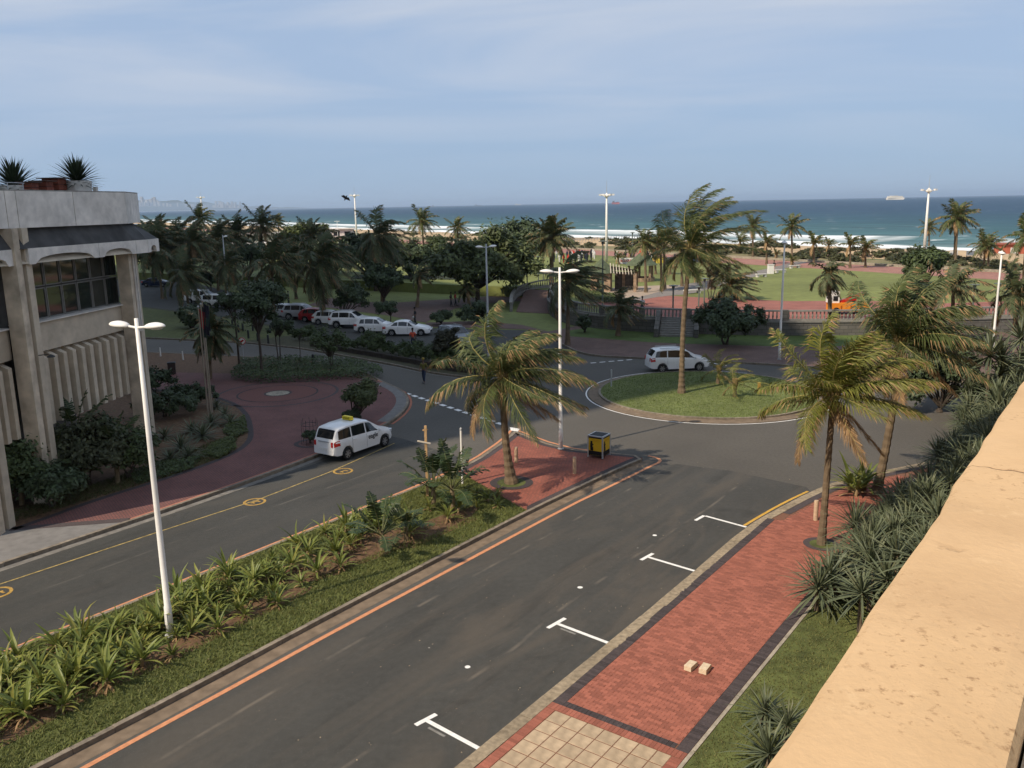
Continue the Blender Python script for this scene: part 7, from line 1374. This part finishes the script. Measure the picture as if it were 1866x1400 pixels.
# orange cart with a cabinet and a red beam
oc = thing('orange_cart', 'orange service cart with white cabinet and red beam on the plaza', 'cart', G(1541, 572, ZP), radians(-3), None, 1.12); ORC = mat('cart_orange', (0.72, 0.24, 0.02), 0.6, 0.1, 2)
MB().box((0.1, 0, 0.62), (3.1, 1.3, 0.72)).build('body', ORC, oc); MB().box((-1.15, 0, 1.45), (0.85, 0.9, 0.95)).build('cabinet', WHTP, oc); MB().box((-1.05, -0.46, 1.35), (0.38, 0.03, 0.4)).build('cabinet_window', BLACK, oc)
MB().beam((-0.6, -0.2, 1.05), (1.4, -0.2, 1.75), 0.22, 0.26).build('beam', RED, oc); MB().beam((-0.5, 0.3, 1.0), (0.9, 0.3, 1.2), 0.22, 0.22).build('beam', RED, oc)
for x in (-1.0, 1.1):
    for sg in (-1, 1): w = inst('wheel', TY, oc, (x, sg * 0.62, 0.31), (0, 0, 0 if sg < 0 else pi)); inst('rim', RMM, w)
for k in range(3): MB().box((-0.6 + k * 0.8, -0.655, 0.62), (0.12, 0.02, 0.3)).build('dark_mark', mat('cart_mark', (0.35, 0.09, 0.01), 0.7, 0.1, 2), oc)
# beach hut, pavilions, pier, low wall along the bed
t = thing('beach_hut', 'small orange-red lifeguard hut on the sand at right', 'hut', G(1838, 472, 0.4)); MB().box((0, 0, 1.5), (4.2, 3, 2.4)).build('wall', mat('hut_red', (0.42, 0.12, 0.07), 0.8, 0.2, 1), t); MB().box((0, 0, 2.8), (4.8, 3.6, 0.25)).build('roof', mat('hut_roof', (0.30, 0.10, 0.07), 0.8, 0.2, 1), t); MB().box((0, -1.55, 1.6), (1.4, 0.1, 1.1)).build('shutter', WHTP, t)
for (u, v, w, h, lab, d) in ((450, 455, 26, 4.0, 'long white beach pavilion seen between the left palms', 8), (545, 442, 14, 3.2, 'smaller white pavilion right of the long one', 6), (615, 432, 12, 3.0, 'white shelter near the distant flat-headed lamp', 6), (400, 470, 22, 3.0, 'brick-red seafront wall building behind the left palms', 8)):
    p = G(u, v, ZP); t = thing('beach_pavilion', lab, 'pavilion', p, 0.1, 'seafront pavilions'); red_ = 'brick' in lab
    MB().box((0, 0, h * 0.45), (w, d, h * 0.9)).build('wall', mat('pavilion_red', (0.30, 0.15, 0.11), 0.9, 0.2, 1) if red_ else PLASTW, t); MB().box((0, 0, h), (w + 1.5, d + 1.5, 0.35)).build('roof', PLASTW, t)
    for k in range(int(w / 4)): MB().box((-w / 2 + 2 + k * 4, -d / 2 - 0.02, h * 0.42), (2.2, 0.06, h * 0.5)).build('opening', BLACK, t)
p0, p1 = G(985, 447, 1.6), G(1178, 434, 1.6); pr = thing('pier', 'low concrete pier with a railing running into the surf', 'pier'); dd_ = (p1 - p0).normalized(); qq = V((-dd_.y, dd_.x, 0)); LEN = (p1 - p0).length
MB().prism([p0 - qq * 2, p1 - qq * 2, p1 + qq * 2, p0 + qq * 2], 1.0, 1.6).build('deck', mat('pier_concrete', (0.17, 0.155, 0.14), 0.9, 0.2, 1), pr)
for k in range(12): q = p0.lerp(p1, k / 11); MB().box((q.x, q.y, -1.5), (0.6, 0.6, 5.0)).build('pile', mat('pier_pile', (0.10, 0.09, 0.08), 0.9, 0.2, 1), pr)
rlm = MB()
for sg in (-1, 1):
    for k in range(int(LEN / 1.2)): q = p0 + dd_ * (k * 1.2) + qq * 1.9 * sg; rlm.box((q.x, q.y, 2.1), (0.1, 0.1, 1.0))
tag(rlm.build('railing_posts', GREYM, pr), kind='stuff')
for sg in (-1, 1): MB().beam(p0 + qq * 1.9 * sg + V((0, 0, 1.0)), p1 + qq * 1.9 * sg + V((0, 0, 1.0)), 0.08, 0.08).build('handrail', GREYM, pr)
lw = [p for p in offs(FARK, 1.1) if p.x > -20]; lwt = thing('low_bed_wall', 'low dark timber edging wall along the car park bed', 'wall'); n = len(lw); strip3(lw, offs(lw, 0.2), 0.1, 0.5, 'boarding', mat('dark_timber', (0.045, 0.036, 0.028), 0.9, 0.25, 4), lwt)
# ships and the bird
def ship(u, v, d, L_, h, hull, sup, label, blocks):
    q = pixray(u, v); t = thing('ship', label, 'ship', (q.x / q.y * d, d, -2)); mb = MB()
    mb.add([(-L_ / 2, -12, 0), (L_ / 2 * 0.92, -12, 0), (L_ / 2 * 0.92, 12, 0), (-L_ / 2, 12, 0), (-L_ / 2, -14, h), (L_ / 2, -10, h), (L_ / 2, 10, h), (-L_ / 2, 14, h)], [(0, 1, 5, 4), (1, 2, 6, 5), (2, 3, 7, 6), (3, 0, 4, 7), (4, 5, 6, 7)]).build('hull', hull, t)
    for (x, w, hh, z) in blocks: MB().box((x * L_, 0, h + z + hh / 2), (w * L_, 20, hh)).build('superstructure', sup, t)
HULLW = mat('ship_cream', (0.72, 0.66, 0.55), 0.8, 0.1, 0.05); HULLR = mat('ship_red', (0.45, 0.10, 0.08), 0.8, 0.1, 0.05); HULLD = mat('ship_dark', (0.12, 0.13, 0.15), 0.8, 0.1, 0.05)
ship(1632, 356, 4800, 92, 11, HULLW, HULLW, 'cream car-carrier ship on the horizon at right', ((-0.02, 0.86, 8, 0), (-0.1, 0.4, 3, 8)))
ship(1122, 367, 7000, 60, 14, HULLR, HULLD, 'red cargo ship on the horizon left of the tallest palm', ((-0.3, 0.25, 12, 0), (0.2, 0.4, 4, 0)))
ship(872, 373, 14000, 110, 10, HULLD, HULLD, 'faint dark ship on the horizon above the broad tree', ((-0.35, 0.15, 14, 0),)); ship(785, 375, 14500, 120, 9, HULLD, HULLD, 'faint ship on the horizon left of the broad tree', ((0.3, 0.15, 13, 0),)); ship(944, 372, 14500, 90, 9, HULLW, HULLW, 'tiny pale ship on the horizon above the dome tree', ((-0.3, 0.2, 14, 0),))
bp_ = px_at(630, 361, 45.0); t = thing('bird', 'small dark bird flying beside the left skyline mast', 'bird', bp_); t.rotation_euler = (0.2, 0.5, 0.4)
MB().lathe([(0.005, -0.16), (0.04, -0.06), (0.05, 0.02), (0.025, 0.12), (0.005, 0.17)], 8).build('body', BLACK, t)
for sg in (-1, 1): MB().add([(0, -0.02, 0.06), (sg * 0.14, 0.03, 0.09), (sg * 0.27, -0.03, -0.02), (sg * 0.12, 0.0, -0.05), (0, -0.02, -0.06)], [(0, 1, 2, 3, 4)]).build('wing', BLACK, t)
# ================================================================ PEOPLE
def skinmesh(name, nodes, edges, m, parent, sub=1):
    me = bpy.data.meshes.new(name); me.from_pydata([n[0] for n in nodes], edges, []); me.materials.append(m); o = bpy.data.objects.new(name, me); COL.objects.link(o); o.parent = parent
    sk = o.modifiers.new('skin', 'SKIN'); sk.use_smooth_shade = True
    for i, n in enumerate(nodes): me.skin_vertices[0].data[i].radius = n[1] if isinstance(n[1], tuple) else (n[1], n[1])
    me.skin_vertices[0].data[0].use_root = True; sb = o.modifiers.new('sub', 'SUBSURF'); sb.levels = sub; sb.render_levels = sub; return o
SK = mat('skin_brown', (0.13, 0.070, 0.045), 0.6, 0.1, 5); HAIR = mat('hair_black', (0.012, 0.010, 0.009), 0.9, 0.1, 5); SHOE = mat('shoe', (0.10, 0.10, 0.10), 0.7, 0.2, 4)
def person(loc, rz, label, top, legs, stride=0.12, sit=False, hat=None, bag=None, arm=0.1, s=1.0):
    t = thing('person', label, 'person', loc, rz, None, s); J = {}
    z0 = 0.0; hip = 0.92 if not sit else 0.50
    P = V((0, 0, hip)); ch = V((0.02, 0, hip + 0.36)); nk = V((0.02, 0, hip + 0.56)); hd_ = V((0.04, 0, hip + 0.70))
    def leg(sg, f):
        h = V((0, sg * 0.09, hip - 0.03))
        if sit: k = V((0.42, sg * 0.11, hip + 0.02)); a = V((0.46, sg * 0.11, hip - 0.40))
        else: k = V((f * 0.55 + 0.03, sg * 0.10, hip * 0.52)); a = V((f, sg * 0.10, 0.09))
        return h, k, a, a + V((0.17, 0, -0.06))
    nodes = [(P, (0.125, 0.09)), (ch, (0.15, 0.095)), (nk, 0.05), (hd_, 0.085), (hd_ + V((0, 0, 0.10)), 0.075)]; edges = [(0, 1), (1, 2), (2, 3), (3, 4)]; sh, tr, feet = [(P, (0.135, 0.10)), (ch, (0.165, 0.11)), (nk + V((0, 0, -0.05)), 0.065)], [(P + V((0, 0, 0.06)), (0.14, 0.105)), (P, (0.13, 0.10))], []; she, tre = [(0, 1), (1, 2)], [(0, 1)]
    for sg in (-1, 1):
        f = stride * sg; a = (h, k, an, toe) = leg(sg, f); i = len(nodes); nodes += [(h, 0.085), (k, 0.058), (an, 0.042), (toe, 0.035)]; edges += [(0, i), (i, i + 1), (i + 1, i + 2), (i + 2, i + 3)]
        j = len(tr); tr += [(h, 0.095), (k, 0.068), (an + V((0, 0, 0.03)), 0.055)]; tre += [(1, j), (j, j + 1), (j + 1, j + 2)]; feet.append((an, toe))
        so_ = V((0.02, sg * 0.19, hip + 0.46)); el = V((-0.03 - arm * sg * 0.5, sg * 0.25, hip + 0.20)) if not sit else V((0.05, sg * 0.25, hip + 0.2)); wr = V((0.10 - arm * sg, sg * 0.24, hip - 0.02)) if not sit else V((0.30, sg * 0.14, hip + 0.10)); hn = wr + (wr - el).normalized() * 0.10
        i = len(nodes); nodes += [(so_, 0.055), (el, 0.04), (wr, 0.03), (hn, 0.028)]; edges += [(1, i), (i, i + 1), (i + 1, i + 2), (i + 2, i + 3)]; j = len(sh); sh += [(so_, 0.068), (el, 0.052)]; she += [(1, j), (j, j + 1)]
    body = skinmesh('body', nodes, edges, SK, t); skinmesh('shirt', sh, she, top, t); skinmesh('trousers', tr, tre, legs, t)
    for an, toe in feet: MB().lathe([(0.03, -0.05), (0.055, -0.03), (0.05, 0.03), (0.02, 0.05)], 8, ((an.x + toe.x) / 2 + 0.02, an.y, an.z - 0.035), sx=2.2).build('shoe', SHOE, t, True)
    MB().lathe([(0.098, -0.02), (0.102, 0.05), (0.08, 0.11), (0.02, 0.14)], 10, (hd_.x - 0.012, 0, hd_.z + 0.04)).build('hat' if hat else 'hair', hat or HAIR, t, True)
    MB().lathe([(0.008, -0.02), (0.014, -0.012), (0.006, 0.02)], 6, (hd_.x + 0.088, 0, hd_.z + 0.03)).build('nose', SK, t, True)
    if bag: MB().lathe([(0.05, 0), (0.13, 0.06), (0.12, 0.2), (0.03, 0.28)], 8, (0.12, -0.28, hip - 0.36)).build('bag', bag, t, True)
    return t
JEAN = mat('denim', (0.025, 0.035, 0.065), 0.85, 0.15, 6); DK = mat('dark_cloth', (0.02, 0.022, 0.025), 0.85, 0.15, 6); OLI = mat('olive_cloth', (0.13, 0.12, 0.03), 0.85, 0.15, 6); HIV = mat('orange_red_vest', (0.65, 0.10, 0.05), 0.8, 0.1, 6); REDC = mat('red_cloth', (0.50, 0.05, 0.03), 0.85, 0.1, 6); WHC = mat('white_cloth', (0.65, 0.64, 0.62), 0.85, 0.1, 6)
person(G(773, 698, 0), radians(250), 'person in olive top, cap and jeans walking across the road', OLI, JEAN, 0.16, hat=mat('cap_yellow', (0.22, 0.17, 0.03), 0.8, 0.1, 5))
person(G(753, 635, 0.006), radians(270), 'person in orange-red safety vest standing before the white sedan', HIV, JEAN, 0.03)
person(G(757, 591, 0), radians(200), 'person in dark clothes carrying a white bag on the path', DK, DK, 0.1, bag=WHC)
person(G(822, 559, 0), radians(20), 'person in dark clothes walking left of the one in red', DK, DK, 0.14)
person(G(830, 558, 0), radians(20), 'person in a bright red top walking on the park path', REDC, DK, 0.14)
person(G(1153, 572, ZP), radians(250), 'person in grey leaning at the balustrade beside the small palm', mat('grey_cloth', (0.20, 0.22, 0.25), 0.85, 0.1, 5), JEAN, 0.05)
person(G(1170, 573, ZP), radians(270), 'person in a white top standing at the balustrade, right of the one in grey', WHC, JEAN, 0.05, sit=False)
person(G(1409, 496, ZP) + V((0.1, 0, 0)), radians(200), 'person in dark top beside the white park bin', DK, mat('pink_cloth', (0.5, 0.22, 0.22), 0.8, 0.1, 5), 0.05)
person(G(526, 556, 0), radians(0), 'person in black standing on the shaded lawn behind the pale car', DK, DK, 0.05)
cw = MB(); rr = random.Random(12)
for i in range(60):
    p = G(rr.uniform(1005, 1085), rr.uniform(468, 480), ZP) if i < 42 else G(rr.uniform(1090, 1300), rr.uniform(470, 480), ZP); h = rr.uniform(1.5, 1.85)
    cw.lathe([(0.10, 0), (0.14, h * 0.45), (0.22, h * 0.55), (0.20, h * 0.8), (0.06, h * 0.85), (0.11, h * 0.92), (0.04, h)], 6, p, rr.choice((0, 0, 1, 1, 3, 3, 0, 2)))
tag(cw.build('distant_crowd', [DK, WHC, REDC, JEAN]), 'cluster of tiny people on the promenade by the pier', 'crowd', kind='stuff')
# ---------------------------------------------------------------- the air
HD = 0.00006
hb = MB().box((0, 14000, 80), (80000, 80000, 170))
hzm = bpy.data.materials.new('haze_air'); hzm.use_nodes = True; hn = hzm.node_tree; hn.nodes.remove(hn.nodes['Principled BSDF'])
pv = hn.nodes.new('ShaderNodeVolumePrincipled'); pv.inputs['Color'].default_value = (0.64, 0.80, 1.0, 1); pv.inputs['Density'].default_value = HD; pv.inputs['Anisotropy'].default_value = 0.2
hn.links.new(pv.outputs[0], hn.nodes['Material Output'].inputs['Volume'])
tag(hb.build('haze', hzm), 'thin sea haze hanging over the far coast', 'haze', kind='stuff')
